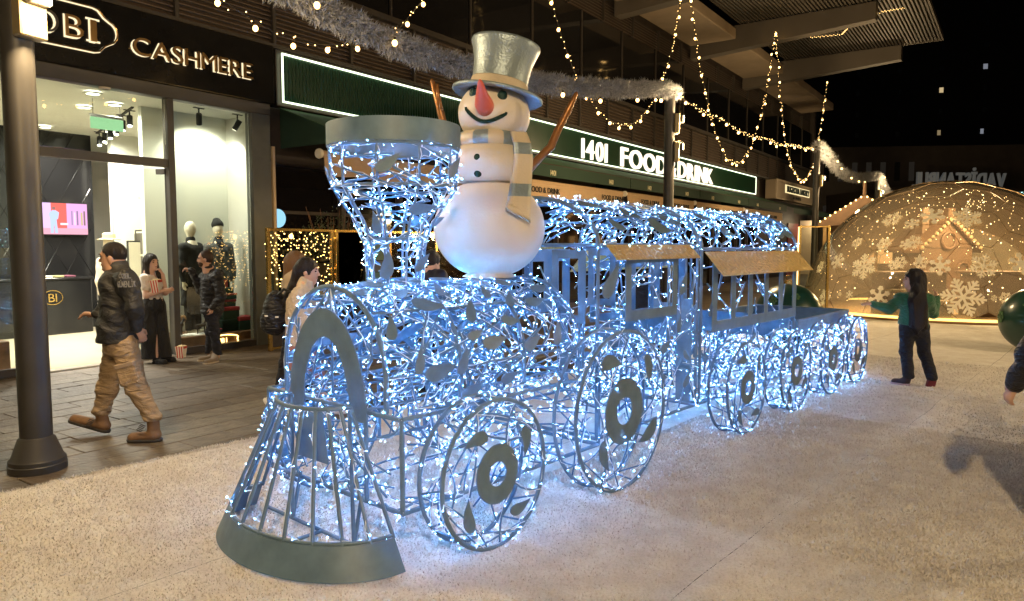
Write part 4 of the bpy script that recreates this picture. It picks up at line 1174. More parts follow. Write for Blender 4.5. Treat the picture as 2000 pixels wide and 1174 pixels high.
def face_bits(root, c, f, hs=1.0, up=(0, 0, 1), lips=(0.35, 0.12, 0.10), brow=(0.02, 0.013, 0.01)):
    f, l, u = basis(f, up); R = Matrix(np.stack([f, l, u], 1).tolist())
    ew = mat('eye_dark', (0.02, 0.012, 0.01), 0.2); lm_ = mat('lip_%.2f' % lips[0], lips, 0.5); bm = mat('brow_%.3f' % brow[0], brow, 0.8)
    for sg in (-1, 1):
        MB().ellipsoid(c + f * 0.080 * hs + l * sg * 0.033 * hs + u * 0.006 * hs, (0.010 * hs, 0.014 * hs, 0.007 * hs), 10, 6, R).build('eye', ew, root, smooth='all')
        MB().ellipsoid(c + f * 0.088 * hs + l * sg * 0.034 * hs + u * 0.028 * hs, (0.010 * hs, 0.024 * hs, 0.006 * hs), 10, 6, R).build('eyebrow', bm, root, smooth='all')
    MB().ellipsoid(c - u * 0.060 * hs + f * 0.089 * hs, (0.010 * hs, 0.024 * hs, 0.008 * hs), 10, 6, R).build('lips', lm_, root, smooth='all')

SKIN = mat('skin', (0.46, 0.27, 0.19), 0.5, spec=0.35, vary=0.08, vscale=15)
SKIN2 = mat('skin_pale', (0.58, 0.36, 0.27), 0.5, spec=0.35, vary=0.06, vscale=15)
HAIR = mat('dark_hair', (0.016, 0.010, 0.008), 0.40, fold=1.0, fmap=(110, 110, 7), fdist=.02)
HAIRB = mat('brown_hair', (0.16, 0.085, 0.040), 0.42, fold=1.0, fmap=(110, 110, 7), fdist=.02)

class Fig:
    # joints are given as picture columns/rows of a standing place, turned into metres at that place
    def __init__(s, name, label, px, y0, cat='person', group=None, h=0.0095, py0=None):
        s.k = y0 / 1420.0; s.px = px; s.y0 = y0; s.h = h
        s.root = thing(name, label, cat, WD, ((px - 1000) * s.k, y0, 0), group=group)
    def J(s, px, py, dy=0.0):
        kk = (s.y0 + dy) / 1420.0 / 1.0
        return V((px - 1000) * kk - (s.px - 1000) * s.k, dy, 1.65 - (py - 480) * kk)
    def vol(s, pts, pad=0.15, h=None):
        P = np.array(pts); return Vol(P.min(0) - pad, P.max(0) + pad, h or s.h)
    def put(s, name, v, m, parent=None):
        return link(name, v.mesh(name, m), parent or s.root)

def shoe(fig, heel, toe, m, sole, w=0.042, name='shoe', hgt=0.05, ankle=None):
    heel = np.array(heel, float); toe = np.array(toe, float); v = fig.vol([heel, toe] + ([ankle] if ankle is not None else []), 0.12, 0.007)
    d = norm(toe - heel)
    up = norm(np.cross(np.cross(d, V(0, 0, 1)), d)) if abs(d[2]) < .97 else V(1, 0, 0)
    v.cone(heel + d * 0.045 + up * hgt * .9, toe - d * 0.05 + up * hgt * .62, w * 0.95, w, 0.02, flat=up, fk=1.15)
    if ankle is not None: v.cone(heel + d * 0.06 + up * hgt, ankle, w * 1.0, w * 1.05, 0.03)
    v.plane(heel + up * 0.018, -up)
    o = fig.put(name, v, m)
    b = fig.vol([heel, toe], 0.12, 0.007); b.cone(heel + d * 0.042 + up * 0.02, toe - d * 0.048 + up * 0.02, w * 1.08, w * 1.12, 0.0)
    b.plane(heel + up * 0.026, up); b.plane(heel, -up); fig.put('sole', b, sole, o)
    return o

# ------------------------------------------------------------------ security guard walking along the shops
g = Fig('person', 'guard in dark jacket and khaki cargo trousers walking past the shop entrance', 225, 6.15, h=0.0085)
J = g.J; fd_ = V(-0.99, -0.10, 0)
hc = J(222, 503); nk = J(232, 532); ch = J(232, 570); pv = J(231, 660); shN = J(246, 545, -0.17); shF = J(222, 545, 0.17)
elN = J(262, 602, -0.22); wrN = J(262, 640, -0.17); elF = J(206, 602, 0.23); wrF = J(188, 614, 0.17)
hiN, knN, anN = J(238, 676, -0.09), J(258, 760, -0.10), J(288, 832, -0.10); hiF, knF, anF = J(224, 676, 0.09), J(200, 762, 0.10), J(186, 822, 0.10)
v = g.vol([hc, hc + V(0, 0, .1), anN, anF, elN, wrF + V(-.2, 0, 0), wrN + V(.15, 0, -.15), V(0, 0, 0.02)], 0.1)
head(v, hc, fd_); v.cone(hc - V(-.01, 0, 0.07), nk, 0.056, 0.062, 0.03); v.cone(nk, ch, 0.09, 0.13, 0.05); v.cone(ch, pv, 0.13, 0.13, 0.05)
for a, b, c, d in ((shN, elN, wrN, 0), (shF, elF, wrF, 1)): v.cone(a, b, 0.05, 0.04, 0.03); v.cone(b, c, 0.04, 0.027, 0.02)
for a, b, c in ((hiN, knN, anN), (hiF, knF, anF)): v.cone(a, b, 0.075, 0.05, 0.04); v.cone(b, c, 0.05, 0.036, 0.03)
hand(v, wrN + V(0.005, 0, -0.005), V(0.45, 0.1, -0.85), V(-0.6, 0.5, -0.2), 1.0, 0.75, thumb=-1)
hand(v, wrF + V(-0.02, 0, 0), V(-0.95, -0.15, 0.05), V(0.1, -0.2, -1), 1.0, 0.55)
g.put('body', v, SKIN); face_bits(g.root, hc, fd_)
v = g.vol([hc, hc + V(0, 0, .1)], 0.12, 0.007); f, l, u = basis(fd_)
v.ell(hc + u * 0.036 - f * 0.010, (0.104, 0.083, 0.099), np.stack([f, l, u], 1), 0.01); v.plane(hc + f * 0.060 + u * 0.05, f * 1 - u * 0.55); v.plane(hc - u * 0.040 - f * .03, -u + f * 0.55)
v.ell(hc + f * .06 - u * .02, (0.055, 0.12, 0.075), np.stack([f, l, u], 1), 0.0, sub=True); g.put('hair', v, HAIR)
# padded jacket with stand-up collar
M_jack = mat('guard_jacket', (0.024, 0.024, 0.025), 0.55, bump=0.3, bscale=160, vary=0.15, fold=.7, fmap=(7, 7, 11), fdist=.05)
v = g.vol([nk, pv, shN, shF, elN, elF, wrN, wrF, hc], 0.16)
v.cone(J(233, 556), J(232, 650), 0.145, 0.150, 0.06, flat=(0, 1, 0), fk=0.72); v.cone(shN + V(0, 0, -.02), shF + V(0, 0, -.02), 0.082, 0.082, 0.05)
v.cone(nk + V(.01, 0, -.02), nk + V(-.015, 0, .055), 0.088, 0.082, 0.04); v.cone(J(231, 640), J(230, 664), 0.168, 0.172, 0.03, flat=(0, 1, 0), fk=0.78)
for a, b, c in ((shN, elN, wrN), (shF, elF, wrF)): v.cone(a, b, 0.083, 0.068, 0.04); v.cone(b, c, 0.068, 0.050, 0.03)
v.wrinkle(0.0065, 12, 24, 1.0); v.plane(J(230, 667), V(0, 0, -1)); v.plane(nk + V(-.02, 0, 0.085), V(-0.4, 0, 1)); v.ell(hc + V(-.055, 0, -.01), (0.07, 0.07, 0.10), k=0, sub=True)

jk = g.put('jacket', v, M_jack)
M_print = mat('grey_print', (0.20, 0.20, 0.20), 0.6)
from mathutils.bvhtree import BVHTree
jk_bvh = BVHTree.FromPolygons([tuple(v_.co) for v_ in jk.data.vertices], [tuple(p_.vertices) for p_ in jk.data.polygons])
def back_print(text, z, hgt, xa, xb):
    # lettering across the back of the jacket, laid on the cloth
    n = len(text); w1 = (xb - xa) / n
    for i, chh in enumerate(text):
        hit, nr, _, _ = jk_bvh.ray_cast(Vector((xa + w1 * (i + .5) + .25, -.8, z + hgt / 2)), Vector((-.30, .95, 0)).normalized())
        if hit is None: continue
        N = norm(np.array([nr.x, nr.y, nr.z * .3])); d = norm(np.cross(V(0, 0, 1), N)); up = np.cross(N, d)
        wl_ = w1 * 1.5 * (.82 if chh not in 'Iİ' else .3); a = np.array(hit) + N * .006 - d * wl_ / 2 - up * hgt / 2
        lettering(chh, jk, Matrix(((d[0], up[0], N[0], a[0]), (d[1], up[1], N[1], a[1]), (d[2], up[2], N[2], a[2]), (0, 0, 0, 1))), hgt, M_print, ext=.004, bold=.02, width=wl_)
back_print('GÜVENLİK', 1.315, .050, .085, .215); back_print('ÖZEL', 1.385, .040, .095, .175)
M_khaki = mat('khaki_cotton', (0.40, 0.285, 0.17), 0.85, bump=0.35, bscale=140, vary=0.12, vscale=10, fold=.75, fmap=(6, 6, 15), fdist=.06)
v = g.vol([pv + V(0, 0, .06), hiN, hiF, knN, knF, anN, anF], 0.15)
v.cone(pv + V(0, 0, 0.04), pv + V(0, 0, -.05), 0.128, 0.135, 0.04, flat=(0, 1, 0), fk=0.8)
for a, b, c in ((hiN, knN, anN), (hiF, knF, anF)): v.cone(a, b, 0.108, 0.083, 0.05); v.cone(b, c + V(0, 0, 0.055), 0.083, 0.066, 0.04); v.ell(c + V(0, 0, 0.065), (0.072, 0.066, 0.035), k=0.02)
v.wrinkle(0.0055, 14, 55, 2.0); v.plane(anN + V(0, 0, 0.03), V(0, 0, -1)); v.plane(pv + V(0, 0, .05), V(0, 0, 1))
tz = g.put('trousers', v, M_khaki)
pk = Matrix.Translation(tuple((hiN * .38 + knN * .62) + V(0.0, -0.085, 0.0))) @ Matrix.Rotation(math.radians(-14), 4, 'Y')
MB().bbox((-0.080, -0.012, -0.10), (0.080, 0.03, 0.075), 0.010).build('cargo_pocket', M_khaki, tz, M=pk)
MB().bbox((-0.083, -0.018, 0.050), (0.083, 0.03, 0.092), 0.008).build('pocket_flap', mat('khaki_flap', (0.36, 0.27, 0.19), 0.85), tz, M=pk)
M_boot = mat('tan_boot', (0.22, 0.125, 0.065), 0.7, bump=.3, bscale=90, vary=0.15, vscale=15); M_sole = mat('dark_sole', (0.05, 0.045, 0.042), 0.8)
shoe(g, J(303, 858, -0.10) * V(1, 1, 0), J(236, 862, -0.12) * V(1, 1, 0), M_boot, M_sole, 0.048, 'boot', 0.058, ankle=anN + V(0, 0, .05))
shoe(g, J(199, 848, 0.10) * V(1, 1, 0) + V(0, 0, 0.02), J(122, 826, 0.12) * V(1, 1, 0) + V(0, 0, 0.115), M_boot, M_sole, 0.048, 'boot', 0.058, ankle=anF + V(0, 0, .05))

for (pa, pb) in ((J(262, 846, -.14), anN + V(-.05, -.05, .0)), (J(162, 836, .06), anF + V(-.045, -.05, .0))):
    lc = MB()
    for k in range(5):
        p = pa + (pb - pa) * k / 4; lc.tube([p + V(-.025, -.012, .012), p + V(.02, -.022, -.004)], .0045, 4)
    lc.build('boot_lace', M_sole, g.root)
# ------------------------------------------------------------------ woman with popcorn at the shop door
w = Fig('person', 'woman in white T-shirt and wide black trousers eating popcorn at the shop door', 296, 10.21, h=0.010)
J = w.J; fd_ = V(0.93, -0.36, 0)
hc = J(296, 513); nk = J(291, 533); ch = J(293, 555); pv = J(297, 592); shN = J(283, 543, -0.14); shF = J(305, 543, 0.14)
elN = J(284, 578, -0.20); wrN = J(321, 567, -0.16); elF = J(322, 572, 0.05); wrF = J(318, 536, -0.02)
v = w.vol([hc + V(0, 0, .1), J(300, 705), elN, elF, wrN + V(.2, 0, 0), wrF], 0.14)
head(v, hc, fd_, 0.95); v.cone(hc - V(0.01, 0, 0.06), nk, 0.045, 0.048, 0.03); v.cone(nk, ch, 0.07, 0.11, 0.05); v.cone(ch, pv, 0.11, 0.13, 0.05)
for a, b, c in ((shN, elN, wrN), (shF, elF, wrF)): v.cone(a, b, 0.045, 0.036, 0.03); v.cone(b, c, 0.036, 0.023, 0.02)
for sx in (-1, 1): v.cone(pv + V(0.0, 0.07 * sx, -.05), J(299, 698, 0.08 * sx) , 0.06, 0.03, 0.03)
hand(v, wrN, V(0.95, 0.1, 0.1), V(-0.1, 0.9, 0.3), 0.92, 0.9); hand(v, wrF, V(-0.45, -0.1, 0.85), V(-0.8, -.3, -0.2), 0.92, 0.9)
w.put('body', v, SKIN2); face_bits(w.root, hc, fd_, 0.95, lips=(0.40, 0.10, 0.10))
v = w.vol([hc + V(0, 0, .1), J(282, 545), J(310, 560)], 0.14, 0.008); f, l, u = basis(fd_); R = np.stack([f, l, u], 1)
v.ell(hc + u * 0.030 - f * 0.015, (0.105, 0.090, 0.105), R, 0.01); v.ell(hc + f * .075 - u * .03, (0.07, 0.075, 0.085), R, 0, sub=True)
v.cone(hc - f * 0.06, J(284, 545, 0.0), 0.06, 0.055, 0.05); v.cone(hc - l * .07 - f * .01, J(288, 540, -.08), 0.03, 0.03, .03); v.cone(hc + l * .07, J(313, 552, .05), 0.035, 0.03, 0.03); v.cone(J(284, 540), J(283, 566, .06), .055, .03, .04)
v.wrinkle(0.004, 40, 6, 3); w.put('hair', v, HAIR)
M_tee = mat('white_tee', (0.74, 0.66, 0.58), 0.8, fold=.8, fmap=(12, 12, 16), fdist=.04)
v = w.vol([nk, pv, shN, shF, elN, elF], 0.15); v.cone(J(293, 553), J(297, 584), 0.115, 0.125, 0.05, flat=(0, 1, 0), fk=0.8); v.cone(shN, shF, 0.062, 0.062, 0.05); v.cone(nk - V(0, 0, .05), nk - V(0, 0, .01), 0.07, 0.058, 0.03)
v.ell(J(306, 556, -.04), (0.075, 0.10, 0.07), k=.05)
for a, b in ((shN, elN), (shF, elF)): v.cone(a, a + (b - a) * 0.55, 0.066, 0.060, 0.03)
v.wrinkle(0.004, 16, 24, 5); v.plane(J(297, 584), V(0, 0, -1)); v.plane(nk + V(0, 0, -.005), V(0.35, 0, 1)); w.put('tee_shirt', v, M_tee)
M_blk = mat('black_cloth', (0.012, 0.012, 0.014), 0.7, bump=.3, bscale=80, vary=.2, fold=.9, fmap=(16, 16, 6), fdist=.05)
v = w.vol([pv + V(0, 0, .1), J(300, 706)], 0.34); v.cone(J(297, 578), pv + V(0, 0, -.04), 0.120, 0.145, 0.04, flat=(0, 1, 0), fk=0.85)
for sx, px in ((-1, 286), (1, 312)): v.cone(pv + V(.03 * sx, 0.05 * sx, -.05), J(px, 697, 0.07 * sx), 0.115, 0.118, 0.03)
v.wrinkle(0.010, 15, 3, 2); v.plane(J(300, 700), V(0, 0, -1)); v.plane(J(297, 580), V(0, 0, 1)); w.put('trousers', v, M_blk)
shoe(w, V(0.02, -0.09, 0), V(0.24, -0.15, 0), M_blk, M_blk, 0.045); shoe(w, V(0.04, 0.10, 0), V(0.27, 0.06, 0), M_blk, M_blk, 0.045)
M_stripe = bpy.data.materials.new('popcorn_stripes'); M_stripe.use_nodes = True
_nt = M_stripe.node_tree; _tc = _nt.nodes.new('ShaderNodeTexCoord'); _wv = _nt.nodes.new('ShaderNodeTexWave'); _wv.bands_direction = 'X'; _wv.inputs['Scale'].default_value = 9; _wv.inputs['Distortion'].default_value = 0
_rp = _nt.nodes.new('ShaderNodeValToRGB'); _rp.color_ramp.interpolation = 'CONSTANT'; _rp.color_ramp.elements[0].color = (0.55, 0.05, 0.03, 1); _rp.color_ramp.elements[1].color = (0.75, 0.68, 0.58, 1); _rp.color_ramp.elements[1].position = 0.5
_nt.links.new(_tc.outputs['Object'], _wv.inputs[0]); _nt.links.new(_wv.outputs[0], _rp.inputs[0]); _nt.links.new(_rp.outputs[0], _nt.nodes['Principled BSDF'].inputs['Base Color'])
def popcorn(loc, label, full=True, tilt=0):
    t = thing('popcorn_box', label, 'popcorn box', WD, loc)
    if tilt: t.rotation_euler = (0, tilt, 0)
    a, b = 0.045, 0.065
    MB().add([(-a, -a, 0), (a, -a, 0), (a, a, 0), (-a, a, 0), (-b, -b, 0.17), (b, -b, 0.17), (b, b, 0.17), (-b, b, 0.17)], [(0, 3, 2, 1), (0, 1, 5, 4), (1, 2, 6, 5), (2, 3, 7, 6), (3, 0, 4, 7)]).build('carton', M_stripe, t)
    pc = MB(); r_ = random.Random(2)
    for i in range(26): pc.ellipsoid((r_.uniform(-.05, .05), r_.uniform(-.05, .05), 0.155 + r_.uniform(0, .025)), (0.013, 0.012, 0.011), 6, 4)
    pc.build('popcorn', mat('popcorn', (0.75, 0.62, 0.36), 0.8), t, smooth='all')['kind'] = 'stuff'
wl = w.root.matrix_world.translation
popcorn((wl.x + 0.150, wl.y - 0.17, 1.005), 'red striped popcorn box held by the woman in white', tilt=-0.1)
popcorn(tuple(FR @ Vector((0.30, -0.22, 0.0))), 'red striped popcorn box standing on the paving by the glass post')

# ------------------------------------------------------------------ man in the black hooded jacket
m_ = Fig('person', 'man in black hooded jacket facing the woman before the display window', 412, 10.35, h=0.010)
J = m_.J; fd_ = V(-0.95, -0.22, 0)
hc = J(402, 506); nk = J(408, 528); ch = J(412, 555); pv = J(413, 602); shN = J(424, 541, -0.17); shF = J(400, 541, 0.17)
elN = J(431, 578, -0.20); wrN = J(413, 600, -0.22); elF = J(392, 568, 0.10); wrF = J(374, 528, 0.0)
v = m_.vol([hc + V(0, 0, .1), J(412, 705), elN, elF, wrF + V(-.2, 0, 0)], 0.14)
head(v, hc, fd_, 0.98); v.cone(hc - V(0, 0, 0.06), nk, 0.052, 0.058, 0.03); v.cone(nk, ch, 0.08, 0.12, .05); v.cone(ch, pv, .12, .12, .05)
for a, b, c in ((shN, elN, wrN), (shF, elF, wrF)): v.cone(a, b, 0.045, 0.036, 0.03); v.cone(b, c, 0.036, 0.025, 0.02)
for sx in (-1, 1): v.cone(pv + V(0.0, 0.075 * sx, -.05), J(412 - 4 * sx, 650, 0.08 * sx), 0.06, 0.045, 0.03); v.cone(J(412 - 4 * sx, 650, 0.08 * sx), J(412 - 8 * sx, 698, 0.08 * sx), 0.045, 0.032, 0.03)
hand(v, wrN, V(-0.3, 0, -0.95), V(-0.9, .3, 0.2), 0.95, 0.6); hand(v, wrF, V(-0.9, -0.1, 0.25), V(0.2, -.2, -0.9), 0.95, 0.8)
m_.put('body', v, SKIN); face_bits(m_.root, hc, fd_)
v = m_.vol([hc + V(0, 0, .1)], 0.16, 0.008); f, l, u = basis(fd_); R = np.stack([f, l, u], 1); v.ell(hc + u * 0.028 - f * 0.014, (0.100, 0.082, 0.102), R, 0.01); v.plane(hc + f * 0.045 + u * .06, f - u * .35); v.plane(hc - u * .045 - f * .03, -u + f * .5); v.ell(hc + f * .05 - u * .02, (.05, .12, .07), R, 0, sub=True)
m_.put('hair', v, mat('short_brown_hair', (0.035, 0.018, 0.010), 0.6, bump=.6, bscale=120))
v = m_.vol([hc], 0.16, 0.007); v.ell(hc - u * 0.066 + f * 0.036, (0.062, 0.060, 0.052), R, .01); v.plane(hc - u * .036, u + f * .1); v.ell(hc + f * .09 - u * .056, (0.02, .028, .012), R, 0, sub=True); m_.put('beard', v, mat('beard', (0.05, 0.027, 0.016), 0.8, bump=.8, bscale=150))
M_puff = mat('black_puffer', (0.012, 0.012, 0.015), 0.48, vary=.2, fold=.9, fmap=(9, 9, 26), fdist=.05)
v = m_.vol([nk, pv, shN, shF, elN, elF, wrF, wrN], 0.17); v.cone(J(412, 553), J(413, 604), 0.145, 0.150, 0.06, flat=(0, 1, 0), fk=.75); v.cone(shN, shF, 0.075, .075, .05); v.ell(J(425, 533), (0.085, 0.10, 0.06), k=.04); v.cone(nk + V(0, 0, -.02), nk + V(0, 0, .02), .085, .08, .03)
for a, b, c in ((shN, elN, wrN), (shF, elF, wrF)): v.cone(a, b, 0.08, 0.066, 0.04); v.cone(b, c, 0.066, 0.046, 0.03)
v.wrinkle(0.007, 6, 42, 1); v.plane(J(412, 612), V(0, 0, -1)); v.ell(hc + V(-.02, 0, -.01), (0.085, 0.08, 0.11), k=0, sub=True); m_.put('jacket', v, M_puff)
M_navy = mat('navy_denim', (0.014, 0.015, 0.025), 0.8, bump=.3, bscale=120, fold=.9, fmap=(10, 10, 24), fdist=.05)
v = m_.vol([pv, J(412, 700)], 0.25); v.cone(pv, pv - V(0, 0, .06), .12, .125, .04, flat=(0, 1, 0), fk=.85)
for sx, px in ((-1, 420), (1, 404)): v.cone(pv + V(0, .075 * sx, -.04), J((px + 412) / 2, 650, .08 * sx), .095, .07, .04); v.cone(J((px + 412) / 2, 650, .08 * sx), J(px, 692, .08 * sx), .07, .058, .03)
v.wrinkle(0.005, 12, 34, 4); v.plane(J(412, 693), V(0, 0, -1)); m_.put('trousers', v, M_navy)
M_tan = mat('tan_suede', (0.19, 0.145, 0.105), 0.8, bump=.3, bscale=100); M_ts = mat('pale_sole', (0.5, 0.42, 0.32), .8)
shoe(m_, V(0.10, -0.10, 0), V(0.015, -0.36, 0), M_tan, M_ts, 0.046, ankle=V(0.06, -0.09, .10)); shoe(m_, V(0.0, 0.08, 0), V(-0.20, -0.08, 0), M_tan, M_ts, 0.046, ankle=V(-0.03, .06, .10))

# ------------------------------------------------------------------ girl in green running beside the wagon
q = Fig('person', 'long haired girl in green sweater and dark trousers stepping across the white carpet', 1792, 8.5, h=0.0095)
J = q.J; fd_ = V(-0.93, 0.36, 0.02)
hc = J(1784, 546); nk = J(1787, 571); ch = J(1787, 595); pv = J(1790, 632); shN = J(1762, 583, 0.02); shF = J(1814, 586, -0.02)
elN = J(1740, 603, 0.02); wrN = J(1708, 594, 0.03); elF = J(1826, 612, 0.12); wrF = J(1832, 584, 0.24)
kL, aL, kR, aR = J(1776, 690, 0.05), J(1783, 736, 0.0), J(1812, 690, 0.06), J(1829, 738, -0.10)
v = q.vol([hc + V(0, 0, .1), J(1790, 760), wrN - V(.2, 0, 0), wrF + V(0.1, .1, .1)], 0.12)
head(v, hc, fd_, 0.95); v.cone(hc - V(0, 0, .06), nk, .045, .05, .03); v.cone(nk, ch, .07, .11, .05); v.cone(ch, pv, .11, .12, .05)
for a, b, c in ((shN, elN, wrN), (shF, elF, wrF)): v.cone(a, b, 0.042, 0.034, 0.03); v.cone(b, c, 0.034, 0.022, 0.02)
for a, b, c in ((pv + V(-.075, 0, -.03), kL, aL), (pv + V(.075, 0, -.03), kR, aR)): v.cone(a, b, .075, .05, .03); v.cone(b, c, .05, .035, .03)
hand(v, wrN, V(-0.97, 0.1, 0.12), V(0.1, 0.2, -0.95), .9, .35); hand(v, wrF, V(0.1, 0.4, 0.9), V(-.6, .6, 0), .9, .5)
q.put('body', v, SKIN2); face_bits(q.root, hc, fd_, .95)
v = q.vol([hc + V(0, 0, .1), J(1795, 645)], 0.18, 0.008); f, l, u = basis(fd_); R = np.stack([f, l, u], 1)
v.ell(hc + u * .03 - f * .018, (.108, .096, .108), R, .01); v.ell(hc + f * .085 - u * .03, (.065, .085, .08), R, 0, sub=True)
v.cone(hc - f * .05 - V(0, .03, 0), J(1794, 590, -0.11), .075, .095, .05); v.cone(J(1794, 590, -.11), J(1797, 632, -.13), .095, .075, .04); v.cone(J(1797, 632, -.13), J(1796, 652, -.12), .06, .02, .03); v.cone(J(1806, 600, -.10), J(1812, 640, -.10), .05, .025, .04); v.cone(J(1790, 610, -.11), J(1782, 636, -.12), .05, .02, .03)
v.wrinkle(0.005, 38, 5, 1); q.put('hair', v, HAIR)
M_green = mat('green_sweater', (0.025, 0.13, 0.070), 0.85, bump=.4, bscale=150, vary=.12, vscale=12, sheen=.3, fold=.8, fmap=(10, 10, 15), fdist=.05)
v = q.vol([nk, pv, shN, shF, elN, elF, wrN, wrF], 0.16); v.cone(J(1788, 592), J(1788, 634), .145, .175, .06, flat=(0, 1, 0), fk=1.35); v.cone(shN, shF, .068, .068, .05); v.cone(nk - V(0, 0, .03), nk + V(0, 0, .0), .068, .06, .03)
for a, b, c in ((shN, elN, wrN), (shF, elF, wrF)): v.cone(a, b, .070, .060, .04); v.cone(b, c, .060, .042, .03)
v.wrinkle(.005, 13, 22, 3); v.plane(J(1790, 637), V(-.12, 0, -1)); q.put('sweater', v, M_green)
v = q.vol([pv, kL, kR, aL, aR], 0.16); v.cone(pv + V(0, 0, .02), pv - V(0, 0, .05), .125, .13, .04, flat=(0, 1, 0), fk=1.25)
for a, b, c in ((pv + V(-.08, 0, -.04), kL, aL), (pv + V(.08, 0, -.04), kR, aR)): v.cone(a, b, .092, .068, .04); v.cone(b, c, .068, .062, .03)
v.wrinkle(.004, 12, 30, 6); v.plane(J(1790, 742), V(0, 0, -1)); q.put('trousers', v, M_navy)
M_maroon = mat('maroon_shoe', (0.16, 0.022, 0.035), .6); M_pinks = mat('pale_pink_sole', (.55, .40, .42), .6)
shoe(q, V(-0.045, -0.02, 0.0), V(-0.19, 0.14, 0.0), mat('dark_plum_shoe', (0.03, 0.015, 0.025), .6), M_pinks, .044, ankle=aL); shoe(q, aR + V(0.01, -.02, -.02), aR + V(0.012, 0.06, -.215), M_maroon, M_maroon, .046)

# ------------------------------------------------------------------ passers-by behind the train
p1 = Fig('person', 'woman in cream fleece with dark ponytail and black backpack behind the boiler', 592, 7.0, h=0.0095)
J = p1.J; fd_ = V(0.98, 0.1, -0.05)
hc = J(601, 530); nk = J(594, 560); ch = J(590, 595); pv = J(588, 672); shN = J(587, 578, -.15); shF = J(600, 578, .15); elN = J(590, 632, -.19); wrN = J(625, 640, -.12); elF = J(612, 632, .18); wrF = J(640, 640, .1)
kL, aL, kR, aR = J(575, 745, -.08), J(520, 790, -.08), J(615, 740, .08), J(640, 800, .08)
v = p1.vol([hc + V(0, 0, .1), aL - V(.1, 0, .1), aR, elN, wrF + V(.2, 0, 0)], .13); head(v, hc, fd_); v.cone(hc - V(0, 0, .06), nk, .048, .052, .03); v.cone(nk, ch, .08, .11, .05); v.cone(ch, pv, .11, .13, .05)
for a, b, c in ((shN, elN, wrN), (shF, elF, wrF)): v.cone(a, b, .045, .036, .03); v.cone(b, c, .036, .024, .02)
for a, b, c in ((pv + V(0, -.09, 0), kL, aL), (pv + V(0, .09, 0), kR, aR)): v.cone(a, b, .085, .055, .03); v.cone(b, c, .058, .036, .03)
hand(v, wrN, V(1, 0, .1), V(0, .5, .8), .95, .6); hand(v, wrF, V(1, 0, .1), V(0, -.5, .8), .95, .6); p1.put('body', v, SKIN2); face_bits(p1.root, hc, fd_)
f, l, u = basis(fd_); R = np.stack([f, l, u], 1)
v = p1.vol([hc + V(0, 0, .1), J(540, 640)], .14, .008); v.ell(hc + u * .034 - f * .014, (.108, .09, .106), R, .01); v.ell(hc + f * .085 - u * .035, (.07, .09, .085), R, 0, sub=True); v.plane(hc - u * .07, -u + f * .4)
v.cone(hc - f * .09 + u * .01, J(572, 560, -.02), .05, .045, .03); v.cone(J(572, 560, -.02), J(548, 600, -.03), .045, .04, .03); v.cone(J(548, 600, -.03), J(538, 622, -.03), .035, .012, .02); v.wrinkle(.003, 30, 14, 2); p1.put('hair', v, HAIR)
M_fleece = mat('cream_fleece', (.62, .52, .42), .95, bump=1.0, bscale=70, bdist=.02, vary=.1, vscale=30)
v = p1.vol([nk, pv, shN, shF, elN, elF, wrN, wrF], .17); v.cone(J(590, 592), J(588, 665), .15, .155, .06, flat=(0, 1, 0), fk=.75); v.cone(shN, shF, .085, .085, .05); v.cone(nk - V(0, 0, .03), nk + V(.02, 0, .05), .085, .075, .04)
for a, b, c in ((shN, elN, wrN), (shF, elF, wrF)): v.cone(a, b, .085, .072, .04); v.cone(b, c, .072, .055, .03)
v.wrinkle(.006, 26, 32, 2); v.plane(J(590, 690), V(0, 0, -1)); v.ell(hc + V(.03, 0, 0), (.085, .085, .10), k=0, sub=True); p1.put('fleece_jacket', v, M_fleece)
v = p1.vol([pv, kL, kR], .2); v.cone(pv + V(0, 0, .02), pv - V(0, 0, .08), .14, .15, .04, flat=(0, 1, 0), fk=.9)
for a, b in ((pv + V(0, -.09, 0), kL), (pv + V(0, .09, 0), kR)): v.cone(a, b, .115, .085, .04)
v.plane(J(590, 742), V(0, 0, -1)); p1.put('shorts', v, mat('dusty_pink_cloth', (.42, .20, .19), .85, bump=.2, bscale=90))
M_wsh = mat('white_sneaker', (.75, .73, .70), .5)
sh = shoe(p1, aL + V(-.06, 0, .03), aL + V(.09, 0, -.14), M_wsh, M_wsh, .045, 'sneaker'); shoe(p1, V(.22, .08, 0), V(.47, .08, 0), M_wsh, M_wsh, .045, 'sneaker', ankle=aR)
for i in range(3): MB().box((-.006, -.056, -.02), (.006, -.050, .04)).build('shoe_stripe', M_blackmat, sh, M=Matrix.Translation(tuple(aL + V(0.0 + .022 * i, 0, -.045 - .018 * i))) @ Matrix.Rotation(.5, 4, 'Y'))
pl = p1.root.matrix_world.translation
bp_ = thing('backpack', 'black backpack worn over the cream fleece', 'backpack', WD, (pl.x - .27, 7.0, 1.0))
v = Vol((-.2, -.22, -.30), (.2, .22, .32), .009); v.ell((0, 0, 0), (.12, .15, .22), k=.02); v.ell((-.05, 0, -.08), (.10, .13, .12), k=.04); v.wrinkle(.004, 18, 20, 1); link('bag', v.mesh('bag', M_puff), bp_)
MB().tube([(.05, -.09, .18), (.12, -.12, .24), (.22, -.14, .20), (.30, -.16, .10)], .014, 6).build('strap', M_puff, bp_, smooth=True)
for (x, z) in ((-.06, -.02), (.04, -.03)): MB().box((x, -.152, z), (x + .03, -.146, z + .014)).build('zip_tag', M_wsh, bp_)
